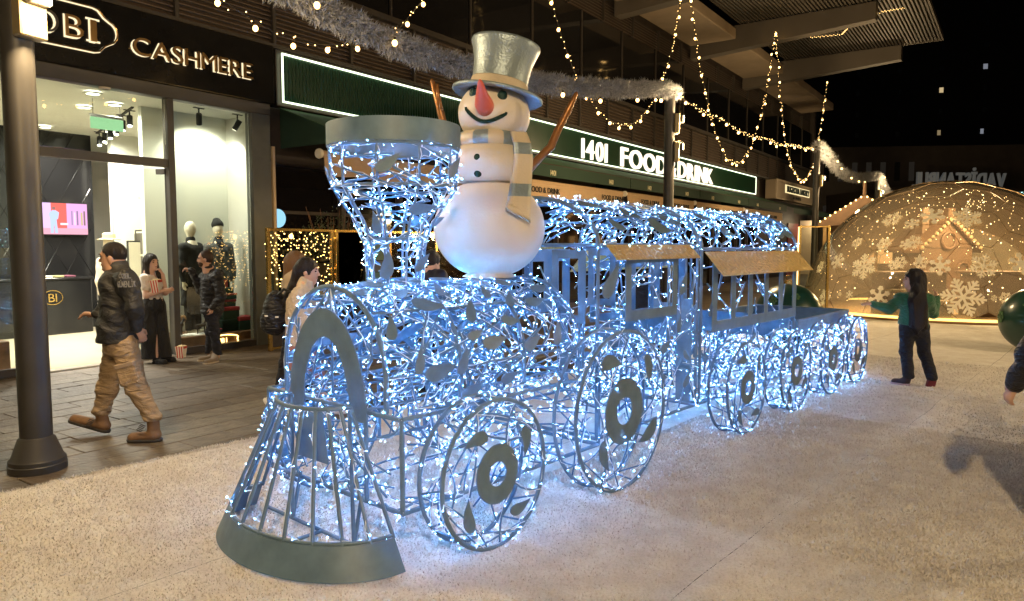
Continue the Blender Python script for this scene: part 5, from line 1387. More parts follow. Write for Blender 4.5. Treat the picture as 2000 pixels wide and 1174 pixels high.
def simple_walker(name, label, px, y, top, coat, trou, hair, fdv, hairlen=0.0, group=None, skin=SKIN2, arm=(.23, .2), st=.16):
    s_ = Fig(name, label, px, y, h=.011); k = 1.65 - (top - 480) * y / 1420; sc = k / 1.70
    f, l, u = basis(fdv); P = lambda a, b, z: f * a * sc + l * b * sc + V(0, 0, z * sc)
    hc = P(.02, 0, 1.575); nk = P(0, 0, 1.46)
    v = s_.vol([P(.4, .66, 1.75), P(-.4, -.66, 0)], .05); head(v, hc, f, sc); v.cone(hc - V(0, 0, .06), nk, .05, .055, .03); v.cone(nk, P(0, 0, 1.2), .09, .12, .05); v.cone(P(0, 0, 1.2), P(0, 0, .92), .12, .12, .05)
    for sg in (-1, 1):
        v.cone(P(0, .18 * sg, 1.40), P(-.03, arm[0] * sg, 1.12), .045, .036, .03); v.cone(P(-.03, arm[0] * sg, 1.12), P(.10, arm[1] * sg, .92), .036, .024, .02); hand(v, P(.10, arm[1] * sg, .92), f * .5 - u * .85, -l * sg, .95, .5, sg)
        v.cone(P(0, .09 * sg, .9), P(st * .62 * sg, .09 * sg, .48), .08, .05, .03); v.cone(P(st * .62 * sg, .09 * sg, .48), P(st * sg - .03, .09 * sg, .08), .05, .035, .03)
    s_.put('body', v, skin); face_bits(s_.root, hc, f)
    R = np.stack([f, l, u], 1); v = s_.vol([hc + V(0, 0, .1), hc - V(0, 0, .1 + hairlen)], .15, .009); v.ell(hc + u * .032 - f * .014, (.108, .092, .106), R, .01); v.ell(hc + f * .09 - u * .04, (.075, .1, .09), R, 0, sub=True)
    if hairlen: v.cone(hc - f * .05, hc - f * .10 - V(0, 0, hairlen), .085, .06, .05)
    else: v.plane(hc - u * .07, -u)
    v.wrinkle(.003, 30, 8, px); s_.put('hair', v, hair)
    v = s_.vol([P(.35, .62, 1.55), P(-.35, -.62, .7)], .05); v.cone(P(0, 0, 1.33), P(0, 0, .92), .14, .145, .06, flat=l, fk=.75); v.cone(P(0, .17, 1.40), P(0, -.17, 1.40), .075, .075, .05); v.cone(nk - V(0, 0, .03), nk + V(0, 0, .03), .08, .075, .03)
    for sg in (-1, 1): v.cone(P(0, .18 * sg, 1.40), P(-.03, arm[0] * sg, 1.12), .078, .065, .04); v.cone(P(-.03, arm[0] * sg, 1.12), P(.10, arm[1] * sg, .93), .065, .048, .03)
    v.wrinkle(.006, 14, 26, px); v.plane(P(0, 0, .80), V(0, 0, -1)); v.ell(hc + f * .02, (.085, .085, .10), k=0, sub=True); s_.put('coat', v, coat)
    v = s_.vol([P(.3, .3, .95), P(-.3, -.3, 0)], .05)
    for sg in (-1, 1): v.cone(P(0, .085 * sg, .88), P(st * .62 * sg, .09 * sg, .48), .10, .075, .04); v.cone(P(st * .62 * sg, .09 * sg, .48), P(st * sg - .03, .09 * sg, .09), .075, .06, .03)
    v.wrinkle(.005, 12, 34, px); v.plane(P(0, 0, .07), V(0, 0, -1)); s_.put('trousers', v, trou)
    for sg in (-1, 1): shoe(s_, P(st * sg - .10, .09 * sg, 0), P(st * sg + .16, .10 * sg, 0), M_blk, M_sole, .045)
    return s_
simple_walker('person', 'woman with long light brown hair walking beyond the woman in cream fleece', 577, 7.55, 493, mat('beige_coat', (.42, .34, .26), .9, bump=.3, bscale=60), M_navy, HAIRB, V(.98, .1, 0), .30)
simple_walker('person', 'person in navy padded jacket standing behind the funnel', 842, 8.3, 492, mat('navy_padded', (.012, .014, .035), .55, bump=.3, bscale=50), M_navy, HAIR, V(.7, .7, 0))
simple_walker('person', 'person in black coat seen through the cab windows', 1262, 10.5, 520, M_puff, M_blk, HAIR, V(-.6, .8, 0))
e = simple_walker('person', 'person in black padded coat whose arm hangs beside the green bauble', 2144, 3.75, 470, M_puff, M_blk, HAIR, V(-.10, .99, 0), arm=(.37, .35), st=.0)

# ------------------------------------------------------------------ things inside and in front of the shop
M_mann = mat('mannequin_cream', (0.74, 0.68, 0.55), 0.35)
def mannequin(label, x, y, base, coat, hat=None, inner=None, rz=0.0, long=False):
    t = thing('mannequin', label, 'mannequin', FR, (x, y, base), rz)
    v = Vol((-.4, -.3, -.02), (.4, .3, 1.95), .011)
    v.ell((0, 0, 1.68), (.080, .098, .125), k=.02); v.cone((0, 0, 1.58), (0, 0, 1.46), .05, .055, .03); v.cone((0, 0, 1.40), (0, 0, 1.0), .11, .11, .05)
    for sg in (-1, 1):
        v.cone((.17 * sg, 0, 1.38), (.22 * sg, .0, 1.08), .045, .036, .03); v.cone((.22 * sg, 0, 1.08), (.22 * sg, -.03, .84), .036, .026, .02); hand(v, (.22 * sg, -.03, .84), (0, -.1, -1), (-sg, 0, 0), .95, .3, sg)
        v.cone((.085 * sg, 0, .95), (.09 * sg, 0, .48), .08, .05, .03); v.cone((.09 * sg, 0, .48), (.09 * sg, 0, .05), .05, .035, .03); v.cone((.09 * sg, .03, .03), (.09 * sg, -.14, .03), .035, .03, .02)
    link('figure', v.mesh('figure', M_mann), t)
    v = Vol((-.4, -.3, .2), (.4, .3, 1.65), .011); zb = .45 if long else .80
    v.cone((0, 0, 1.33), (0, 0, zb + .05), .135, .15, .05, flat=(1, 0, 0), fk=.75); v.cone((-.16, 0, 1.38), (.16, 0, 1.38), .072, .072, .05); v.cone((0, 0, 1.40), (0, 0, 1.50), .085, .075, .03)
    for sg in (-1, 1): v.cone((.17 * sg, 0, 1.38), (.22 * sg, 0, 1.08), .072, .062, .04); v.cone((.22 * sg, 0, 1.08), (.22 * sg, -.03, .88), .062, .05, .03)
    v.wrinkle(.005, 12, 20, x * 3); v.plane((0, 0, zb), (0, 0, -1)); link('coat', v.mesh('coat', coat), t)
    v = Vol((-.3, -.2, .0), (.3, .2, 1.05), .011)
    for sg in (-1, 1): v.cone((.08 * sg, 0, .92), (.09 * sg, 0, .06), .09, .062, .04)
    v.plane((0, 0, .05), (0, 0, -1)); link('trousers', v.mesh('trousers', M_blk), t)
    if inner:
        v = Vol((-.2, -.3, 1.0), (.2, .1, 1.62), .010); v.cone((0, -.05, 1.15), (0, -.06, 1.44), .09, .07, .03); v.cone((0, -.01, 1.44), (0, -.01, 1.53), .066, .062, .03); link('sweater', v.mesh('sweater', inner), t)
    if hat == 'beanie':
        v = Vol((-.2, -.2, 1.6), (.2, .2, 2.0), .009); v.ell((0, .015, 1.76), (.095, .112, .095), k=.01); v.ell((0, .05, 1.84), (.06, .06, .04), k=.03); v.plane((0, 0, 1.725), (0, -.25, -1)); link('beanie', v.mesh('beanie', mat('charcoal_knit', (.02, .02, .022), .9, bump=.6, bscale=120)), t)
    if hat == 'brim':
        MB().lathe([(.17, 1.745), (.175, 1.755), (.10, 1.775), (.098, 1.84), (.07, 1.865), (.001, 1.868)], 24).build('felt_hat', mat('cream_felt', (.62, .50, .30), .8), t, smooth=True)
    return t
M_greyc = mat('grey_wool', (.10, .105, .11), .9, bump=.4, bscale=80, vary=.15, vscale=8)
mannequin('cream egg-headed mannequin in long dark coat in the display window', 1.02, .62, .24, mat('dark_wool', (.016, .016, .017), .85, bump=.3, bscale=80), rz=.3, long=True)
mannequin('cream mannequin in dark beanie and grey cardigan in the display window', 1.58, .72, .24, M_greyc, 'beanie', mat('navy_knit', (.014, .018, .026), .9), rz=-.2)
mannequin('cream mannequin in pale cardigan and felt hat inside the doorway', .42, 2.0, 0.0, mat('pale_knit', (.62, .54, .42), .9, bump=.4, bscale=80), 'brim', rz=.3)

# walnut plinth with lit emblem in the display window
pl_ = thing('display_plinth', 'walnut plinth with glowing emblem under the display window', 'plinth', FR, (0, 0, 0))
MB().bbox((.50, .20, .012), (1.98, 1.05, .235), .008).build('plinth_box', M_wood, pl_)
M_emb = glow('emblem_light', (1.0, .66, .22), 5)
lp = [(1.30 + .26 * math.cos(a) * (1 - .12 * math.cos(4 * a)), .19, .125 + .085 * math.sin(a)) for a in np.linspace(0, 2 * PI, 32, endpoint=False)]
MB().tube(lp, .010, 5, closed=True).build('emblem_tube', M_emb, pl_)
for k, x in enumerate((1.16, 1.24, 1.32)): lettering('OBI'[k], pl_, MF(x, .185, .09), .075, M_emb, ext=.004)
# fake snow pad and little deer
MB().ellipsoid((.95, .42, .238), (.42, .18, .02), 20, 6).build('snow_pad', mat('white_fluff', (.8, .78, .74), .95), pl_, smooth='all')
def deer(x, y, s, label, col):
    t = thing('deer_figurine', label, 'figurine', FR, (x, y, .255)); v = Vol((-.16, -.08, -.01), (.2, .08, .36), .007)
    v.cone((-.07, 0, .15), (.06, 0, .155), .033, .036, .02); v.cone((.06, 0, .165), (.10, 0, .235), .022, .016, .02); v.cone((.10, 0, .24), (.145, 0, .225), .019, .010, .01)
    for (a, b) in ((-.08, -.018), (-.065, .018), (.06, -.018), (.075, .018)): v.cone((a, b, .14), (a, b, .0), .012, .007, .01)
    v.cone((-.10, 0, .165), (-.12, 0, .15), .010, .006, .01); o = link('body', v.mesh('body', col), t)
    an = MB()
    for sg in (-1, 1): an.tube([(.10, .008 * sg, .25), (.085, .03 * sg, .30), (.10, .05 * sg, .345)], .003, 4); an.tube([(.085, .03 * sg, .30), (.06, .045 * sg, .325)], .003, 4)
    an.build('antlers', col, t); t.scale = (s, s, s)
deer(.62, .40, 1.0, 'dark deer figurine beside the glass post on the plinth', mat('deer_dark', (.03, .022, .018), .5))
deer(.98, .34, .85, 'small dark deer figurine on the white fluff pad', mat('deer_dark', (.03, .022, .018), .5))
deer(.80, .62, 1.5, 'large tan deer figurine behind the dark deer', mat('deer_tan', (.30, .17, .07), .6))
# gift boxes
M_bg = mat('gift_green', (.015, .045, .032), .5); M_rd = mat('gift_red', (.34, .03, .035), .5)
def gift(label, x, y, z, w, d, h, lid=True, open_=False):
    t = thing('gift_box', label, 'gift box', FR, (x, y, z), group='stacked gift boxes')
    MB().bbox((-w / 2, -d / 2, 0), (w / 2, d / 2, h), .006).build('box', M_bg, t)
    if lid: MB().bbox((-w / 2 - .008, -d / 2 - .008, h * .72), (w / 2 + .008, d / 2 + .008, h + .006), .006).build('lid', M_rd, t)
    if open_: MB().bbox((-w / 2, d / 2, h), (w / 2, d / 2 + .02, h + d * .8), .005).build('lid', M_rd, t)
gift('wide green gift box with red lid beside the stack foot', 1.80, .42, .24, .30, .24, .22)
gift('large green gift box without lid at the bottom of the stack', 1.52, .48, .24, .32, .28, .19, lid=False)
gift('green gift box with red lid, second of its stack', 1.54, .48, .435, .30, .26, .20)
gift('small green gift box with red lid, third of its stack', 1.53, .48, .645, .24, .20, .11)
gift('flat red gift box, fourth of its stack', 1.53, .48, .765, .28, .20, .09)
gift('open gift box with raised red lid on top of its stack', 1.53, .48, .865, .20, .16, .09, lid=False, open_=True)
gift('tiny red-lidded gift box lying on the plinth', 1.28, .34, .24, .09, .08, .06)
# glass door leaf standing open
dr = thing('glass_door', 'open frameless glass door leaf in the shop entrance', 'door', FR, (.32, .08, 0), math.radians(118))
MB().box((0, -.006, .02), (.86, .006, 2.78)).build('leaf', M_glass, dr)
for z in (.02, 2.70): MB().bbox((.0, -.015, z), (.14, .015, z + .08), .004).build('pivot_clamp', M_frame, dr)
MB().tube([(.78, -.04, .9), (.78, -.04, 1.5)], .014, 8).build('handle', M_dark, dr, smooth=True)
# bright entrance shelving and clothes rail behind
rk = thing('clothes_rack', 'clothes hanging on a rail in the white wall niche', 'clothes rack', FR, (2.15, 4.35, 0))
MB().tube([(-.2, -.3, 1.95), (.75, -.3, 1.95)], .015, 8).build('rail', M_dark, rk); 
for x in (-.2, .75): MB().tube([(x, -.3, 0), (x, -.3, 1.95)], .015, 8).build('upright', M_dark, rk)
for i in range(9):
    x = -.12 + .1 * i; c = [(.10, .085, .07), (.30, .27, .22), (.06, .05, .045), (.42, .38, .30)][i % 4]
    MB().bbox((x - .022, -.48, 1.05), (x + .022, -.12, 1.90), .02).build('garment', mat('garment_%d' % (i % 4), c, .9, bump=.3, bscale=40), rk)
sf = thing('wall_shelf', 'pale shelving with folded knitwear by the shop door', 'shelf', FR, (1.72, 3.2, 0))
for x in (.25,): MB().bbox((x - .02, .10, 0), (x + .02, .14, 3.1), .004).build('upright', M_dark, sf)
for i, z in enumerate((.35, .85, 1.45, 1.95, 2.55)):
    MB().bbox((0, 0, z), (.55, .28, z + .035), .004).build('board', mat('pale_board', (.62, .54, .38), .5), sf)
    for j in range(3): MB().bbox((.03 + .17 * j, .03, z + .036), (.18 + .17 * j, .24, z + .10 + .03 * (j % 2)), .012).build('folded_knit', mat('knit_%d' % ((i + j) % 4), [(.5, .44, .34), (.14, .12, .10), (.34, .30, .26), (.6, .56, .5)][(i + j) % 4], .9), sf)
fr_ = thing('framed_picture', 'black framed pale picture leaning by the white wall', 'picture', FR, (1.75, 4.0, .95))
MB().bbox((0, 0, 0), (.42, .03, .80), .004).build('frame', M_black, fr_); MB().box((.03, -.003, .03), (.39, -.001, .77)).build('sheet', mat('paper', (.55, .5, .4), .8), fr_)
# counter with black rings against the black wall
ct = thing('sales_counter', 'black counter with folded knits before the quilted wall', 'counter', FR, (-.6, 4.2, 0))
MB().bbox((0, 0, .012), (1.75, .62, 1.02), .01).build('cabinet', M_black, ct); MB().bbox((-.03, -.03, 1.02), (1.78, .65, 1.06), .006).build('counter_top', M_black, ct)
for i in range(4): MB().bbox((.75 + .2 * i, .1, 1.061), (.92 + .2 * i, .4, 1.095), .01).build('folded_knit', mat('knitc_%d' % i, [(.5, .25, .15), (.6, .58, .5), (.35, .33, .15), (.16, .05, .08)][i], .9), ct)
lettering('BI', ct, MF(.98, -.012, .62), .16, M_gold, ext=.006)
MB().tube([(1.05 + .17 * math.cos(a), -.012, .70 + .13 * math.sin(a)) for a in np.linspace(0, 2 * PI, 24, endpoint=False)], .009, 5, closed=True).build('emblem', M_gold, ct)
rg = thing('ring_stand', 'black wire ring stand beside the counter in the shop', 'stand', FR, (1.02, 3.2, 0))
for i in range(4): MB().tube([(.02 * i + (.30 - .05 * i) * math.cos(a) * (1 + .1 * math.cos(3 * a)), .05 * i, .80 + (.26 - .04 * i) * math.sin(a)) for a in np.linspace(0, 2 * PI, 28, endpoint=False)], .010, 6, closed=True).build('ring', M_black, rg)
MB().tube([(0, .1, 0), (0, .1, .55)], .02, 8).build('stem', M_black, rg); MB().lathe([(.18, .012), (.18, .03), (.02, .035)], 20, (0, .1, 0)).build('foot', M_black, rg)
# left display window beyond the pole
lw = thing('display_table', 'low walnut table with pale knitwear left of the lamp post', 'table', FR, (-2.35, .6, 0))
MB().bbox((-.6, -.25, .012), (.65, .35, .42), .01).build('table_box', M_wood, lw)
for i in range(3): MB().bbox((-.3 + .3 * i, -.15, .422), (-.06 + .3 * i, .2, .56 + .08 * i), .02).build('folded_knit', mat('knit_%d' % i, (.5, .5, .5), .9), lw)

# ------------------------------------------------------------------ restaurant front
rest = thing('restaurant', 'dark restaurant front with glazed bays under green awnings', 'restaurant', FR, (0, 0, 0))
M_rwall = mat('restaurant_wall', (.03, .022, .018), .6, vary=.2)
M_rglass = mat('restaurant_glass', (.008, .007, .007), .05, spec=.7)
MB().box((2.12, .30, 0), (30.5, .36, 3.9)).build('back_wall', M_rwall, rest)
for i in range(18):
    x = 2.25 + i * 1.55
    MB().box((x + .05, .22, .10), (x + 1.50, .24, 3.0)).build('glass_pane', M_rglass, rest)
    MB().bbox((x - .05, .10, 0), (x + .05, .30, 3.3), .006).build('mullion', M_rwall, rest)
    if i < 8: MB().bbox((x + .05, .16, 2.2), (x + 1.5, .26, 2.26), .004).build('rail', M_rwall, rest)
MB().bbox((2.12, .0, 3.05), (30.5, .30, 3.95), .01).build('header', M_rwall, rest)
MB().bbox((2.13, -.05, 0), (2.18, .2, 3.3), .004).build('corner_trim', mat('pale_trim', (.5, .38, .24), .5), rest)
# ribbed green sign with neon outline
rs = thing('restaurant_sign', 'long ribbed dark green sign with lit outline reading 1401 FOOD & DRINK', 'sign', FR, (0, 0, 0))
M_gr = mat('green_ribbed', (.010, .040, .022), .30, spec=.5)
gx0, gx1, gz0, gz1 = 2.36, 29.1, 4.07, 4.84
MB().bbox((gx0 - .10, -.02, gz0 - .08), (gx1 + .10, .24, gz1 + .08), .01).build('housing', M_dark, rs)
rb = MB(); step = .075; nr = int((gx1 - gx0) / step)
for i in range(nr):
    a = gx0 + i * step; rb.add([(a, -.03, gz0), (a + step * .5, -.055, gz0), (a + step, -.03, gz0), (a, -.03, gz1), (a + step * .5, -.055, gz1), (a + step, -.03, gz1)], [(0, 1, 4, 3), (1, 2, 5, 4)])
rb.build('ribbed_panel', M_gr, rs)['kind'] = 'stuff'
for (lo, hi) in (((gx0, -.085, gz1 - .005), (gx1, -.065, gz1 + .022)), ((gx0, -.085, gz0 - .022), (gx1, -.065, gz0 + .005)), ((gx0 - .025, -.085, gz0 - .02), (gx0 - .001, -.065, gz1 + .02)), ((gx1 + .001, -.085, gz0 - .02), (gx1 + .025, -.065, gz1 + .02))):
    MB().box(lo, hi).build('neon_edge', glow('neon_green_white', (.86, 1.0, .68), 2.4), rs)
M_let = glow('letter_face', (1.0, .84, .62), 1.55)
lettering('1401', rs, MF(12.5, -.10, 4.12), .58, M_let, ext=.03, bold=.0, gap=.16, width=1.5)
lettering('FOOD', rs, MF(14.95, -.10, 4.12), .60, M_let, ext=.03, bold=.012, gap=.12, width=3.5)
lettering('&', rs, MF(18.75, -.10, 4.12), .60, M_let, ext=.03, bold=.01, width=.6)
lettering('DRINK', rs, MF(19.55, -.10, 4.12), .60, M_let, ext=.03, bold=.012, gap=.12, width=3.6)
# green awning with valance, one length per bay
M_aw = mat('awning_green', (.05, .12, .055), .75, bump=.1, bscale=30, vary=.08); M_aw2 = mat('awning_green_dark', (.012, .036, .024), .8)
bays = [(2.30, 7.9), (7.95, 13.4), (13.45, 18.9), (18.95, 24.4), (24.45, 30.4)]
for i, (a, b) in enumerate(bays):
    t = thing('green_awning', ['green awning at the shop end of the restaurant front', 'green awning behind the snowman', 'green awning under the word FOOD', 'green awning under the word DRINK', 'green awning at the bakery end of the restaurant front'][i], 'awning', FR, (0, 0, 0), group='restaurant awnings')
    MB().add([(a, -.03, 3.96), (b, -.03, 3.96), (b, -1.15, 3.56), (a, -1.15, 3.56), (a, -.03, 3.95), (b, -.03, 3.95), (b, -1.15, 3.55), (a, -1.15, 3.55)], [(0, 3, 2, 1), (4, 5, 6, 7), (0, 4, 7, 3), (1, 2, 6, 5)]).build('canvas', M_aw, t)
    MB().box((a, -1.165, 3.27), (b, -1.151, 3.56)).build('valance', M_aw2, t)
    MB().add([(a + .006, -.03, 3.955), (a + .006, -1.15, 3.555), (a + .006, -1.15, 3.28), (a + .006, -.03, 3.28)], [(0, 1, 2, 3)]).build('side_cheek', M_aw2, t)
    MB().tube([(a, -1.15, 3.56), (b, -1.15, 3.56)], .02, 6).build('front_bar', M_dark, t)
    for x in (a + 1.15, b - 1.3): lettering('1401', t, MF(x, -1.168, 3.31), .13, mat('valance_print', (.62, .56, .36), .7), ext=.003, width=.24)
# beige roller blinds below
M_bg2 = mat('beige_canvas', (.42, .29, .17), .85, bump=.1, bscale=60, vary=.06)
for i, (a, b) in enumerate(bays):
    a += .10; t = thing('roller_blind', ['beige roller blind with wavy hem at the shop end', 'beige roller blind with FOOD & DRINK print behind the snowman', 'beige roller blind with FOOD & DRINK print left of the middle lamp post', 'beige roller blind with FOOD & DRINK print right of the middle lamp post', 'beige roller blind at the bakery end'][i], 'blind', FR, (0, 0, 0), group='roller blinds under the awnings')
    MB().tube([(a - .02, -.95, 3.14), (b - .1, -.95, 3.14)], .06, 12).build('roller_tube', M_bg2, t, smooth=True)
    MB().lathe([(.001, 0), (.075, 0), (.085, .03), (.075, .06), (.001, .06)], 20).build('end_cap', M_cream, t, smooth=True, M=Matrix.Translation((a - .085, -.95, 3.14)) @ Matrix.Rotation(PI / 2, 4, 'Y'))
    mb = MB(); n = 60
    def fn(u, v, a=a, b=b): 
        x = a + (b - .12 - a) * u; return (x, -1.0 - .02 * v, 3.11 - (.30 + .022 * abs(math.sin(x * 5.2))) * v)
    mb.grid(fn, n, 2).build('flap', M_bg2, t)
    if i > 0:
        for x in ((a + .35, a + 3.9) if i == 1 else (a + .9, a + 3.4)): lettering('FOOD & DRINK', t, MF(x, -1.032, 2.90), .135, M_blackmat, ext=.004, bold=.01, width=1.35)
# gold terrace screens with light curtain
ts = thing('terrace_screen', 'gold framed glass terrace screen hung with warm fairy lights', 'screen', FR, (0, 0, 0))
def gbar(lo, hi): MB().bbox(lo, hi, .004).build('frame_bar', M_gold, ts)
for x in (1.44, 2.72, 2.82, 4.1, 5.4, 6.8): gbar((x, -.78, 0), (x + .055, -.72, 1.93))
for (a, b) in ((1.495, 2.72), (2.875, 4.1), (4.155, 5.4), (5.455, 6.8)):
    gbar((a, -.775, 1.88), (b, -.725, 1.925)); gbar((a, -.775, .62), (b, -.725, .67)); gbar((a, -.775, .02), (b, -.725, .06))
    MB().box((a, -.755, .67), (b, -.749, 1.88)).build('glass_pane', M_glass, ts)
    MB().box((a, -.755, .06), (b, -.749, .62)).build('lower_panel', M_rwall, ts)
fl_ = MB(); cb = MB(); r_ = random.Random(9)
for i in range(64):
    x = 1.50 + i * .062; L = r_.uniform(.7, 1.2); y = -.70 + r_.uniform(-.02, .06)
    cb.tube([(x, y, 1.90), (x + r_.uniform(-.02, .02), y, 1.9 - L)], .0025, 3)
    for k in range(int(L / .055)):
        if r_.random() < (.75 if x < 2.7 else .5): fl_.ellipsoid((x + r_.uniform(-.05, .05), y + r_.uniform(-.03, .03), 1.88 - k * .055 + r_.uniform(-.02, .02)), (.009,) * 3, 6, 4)
cb.build('light_cables', M_blackmat, ts)['kind'] = 'stuff'; fl_.build('fairy_lights', M_fairy, ts)['kind'] = 'stuff'
for x in (1.95, 2.95): MB().ellipsoid((x, -.70, 1.80), (.035, .035, .04), 10, 8).build('globe_bulb', M_warmbulb, ts, smooth='all')
# menu board
mn = thing('menu_board', 'dark framed menu board with green and grey bands beside the terrace screen', 'sign', FR, (3.05, -1.2, 0))
MB().bbox((0, 0, .35), (.55, .05, 1.76), .006).build('frame', M_black, mn)
for (z0, z1, c) in ((1.40, 1.72, (.12, .17, .10)), (1.20, 1.39, (.10, .10, .09)), (1.0, 1.19, (.09, .15, .09)), (.75, .99, (.42, .34, .24))): MB().box((.03, -.006, z0), (.52, -.001, z1)).build('menu_band', mat('menu_%.1f' % z0, c, .6), mn)
for x in (.05, .5): MB().tube([(x, .02, 0), (x, .02, .36)], .015, 6).build('leg', M_black, mn)
# glowing disc stands in for a sign's reflection in the window glass
rd = thing('sign_reflection', 'round pale blue glowing disc imitating a sign reflection in the restaurant window', 'sign', FR, (2.36, .19, 2.12))
MB().lathe([(.001, 0), (.15, 0), (.16, .02), (.16, .04)], 28).build('reflection_disc', glow('blue_reflection', (.35, .72, .95), .8), rd, M=Matrix.Rotation(PI / 2, 4, 'X'))
lt = thing('window_lamp', 'small round warm lamp behind the restaurant glass', 'lamp', FR, (4.15, .12, 2.66)); MB().ellipsoid((0, 0, 0), (.055, .05, .055), 12, 8).build('globe', glow('warm_globe', (1, .72, .35), 7), lt, smooth='all'); MB().tube([(0, 0, .05), (0, 0, .4)], .005, 4).build('cord', M_blackmat, lt)
# shrubs above the screens
def shrub(x, y, z, w, hh, label, n=900, seed=1):
    t = thing('shrub', label, 'shrub', FR, (x, y, z)); r_ = random.Random(seed); lv = MB(); st = MB()
    for i in range(14):
        a = r_.uniform(0, 2 * PI); p = [(0, 0, 0), (w * .3 * math.cos(a), .12 * math.sin(a), hh * .5), (w * .5 * math.cos(a) * r_.uniform(.5, 1), .2 * math.sin(a), hh * r_.uniform(.7, 1.05))]; st.tube(p, .005, 4)
    for i in range(n):
        a = r_.uniform(0, 2 * PI); rr = math.sqrt(r_.random()); q = V(w * .5 * rr * math.cos(a), .22 * rr * math.sin(a), hh * (.15 + .85 * r_.random() * (1.1 - .5 * rr)))
        d = norm(V(r_.gauss(0, 1), r_.gauss(0, 1), r_.gauss(.3, 1))); s_ = norm(np.cross(d, V(r_.gauss(0, 1), 1, .3))); L = r_.uniform(.03, .06)
        lv.add([q, q + d * L * .5 + s_ * L * .22, q + d * L, q + d * L * .5 - s_ * L * .22], [(0, 1, 2, 3)])
    st.build('stems', M_wood, t); lv.build('leaves', mat('shrub_leaf', (.045, .062, .030), .6, vary=.3, vscale=20), t)['kind'] = 'stuff'
MB().bbox((2.2, -.55, 0), (7.4, -.2, 1.35), .01).build('planter', M_rwall, rest)
shrub(3.1, -.38, 1.3, 1.3, 1.0, 'dark leafy shrub above the gold terrace screen at the shop end', 900, 3); shrub(4.6, -.38, 1.3, 1.4, .95, 'dark leafy shrub behind the funnel', 700, 4)

# ------------------------------------------------------------------ bakery at the far end
bk = thing('bakery_sign', 'pale boxed bakery sign with lit lettering at the far end of the shops', 'sign', FR, (0, 0, 0))
MB().bbox((31.6, -.30, 4.0), (40.7, .2, 4.95), .02).build('sign_box', mat('pale_sign', (.42, .34, .25), .7), bk)
for (lo, hi) in (((31.6, -.36, 4.88), (40.75, -.301, 4.97)), ((31.6, -.36, 3.98), (40.75, -.301, 4.05)), ((31.58, -.36, 4.05), (31.72, -.301, 4.88)), ((40.6, -.36, 4.05), (40.75, -.301, 4.88))): MB().box(lo, hi).build('edge_frame', mat('pale_sign2', (.55, .45, .33), .6), bk)
MB().box((33.4, -.312, 4.38), (38.7, -.302, 4.80)).build('light_wash', glow('letter_wash', (1, .80, .40), .85), bk)
lettering('BUGHOUA BAKERY', bk, MF(33.7, -.335, 4.44), .32, mat('sign_dark_letter', (.02, .03, .03), .5), ext=.02, bold=.02, width=4.8)
lettering('ISTANBUL', bk, MF(35.0, -.315, 4.12), .17, mat('sign_dark_letter', (.02, .03, .03), .5), ext=.01, width=1.8)
bf = thing('bakery', 'bakery front with dark green awning and pale pillar', 'shop', FR, (0, 0, 0))
MB().box((30.7, .25, 0), (40.8, .35, 4.0)).build('wall', M_rwall, bf)
MB().add([(30.8, -.02, 3.9), (40.6, -.02, 3.9), (40.6, -1.4, 3.45), (30.8, -1.4, 3.45), (40.6, -1.4, 3.2), (30.8, -1.4, 3.2)], [(0, 3, 2, 1), (3, 5, 4, 2)]).build('awning_canvas', M_aw2, bf)
MB().bbox((38.8, -.6, 0), (39.5, .2, 3.1), .01).build('pillar', mat('pale_pillar', (.6, .5, .38), .7), bf); MB().box((36.2, .18, 0), (38.4, .24, 2.9)).build('doorway', mat('red_door', (.16, .02, .03), .5), bf)
lamp('bakery_lamp', bf, (38.3, -1.0, 3.0), 60, (1, .75, .45), .1)

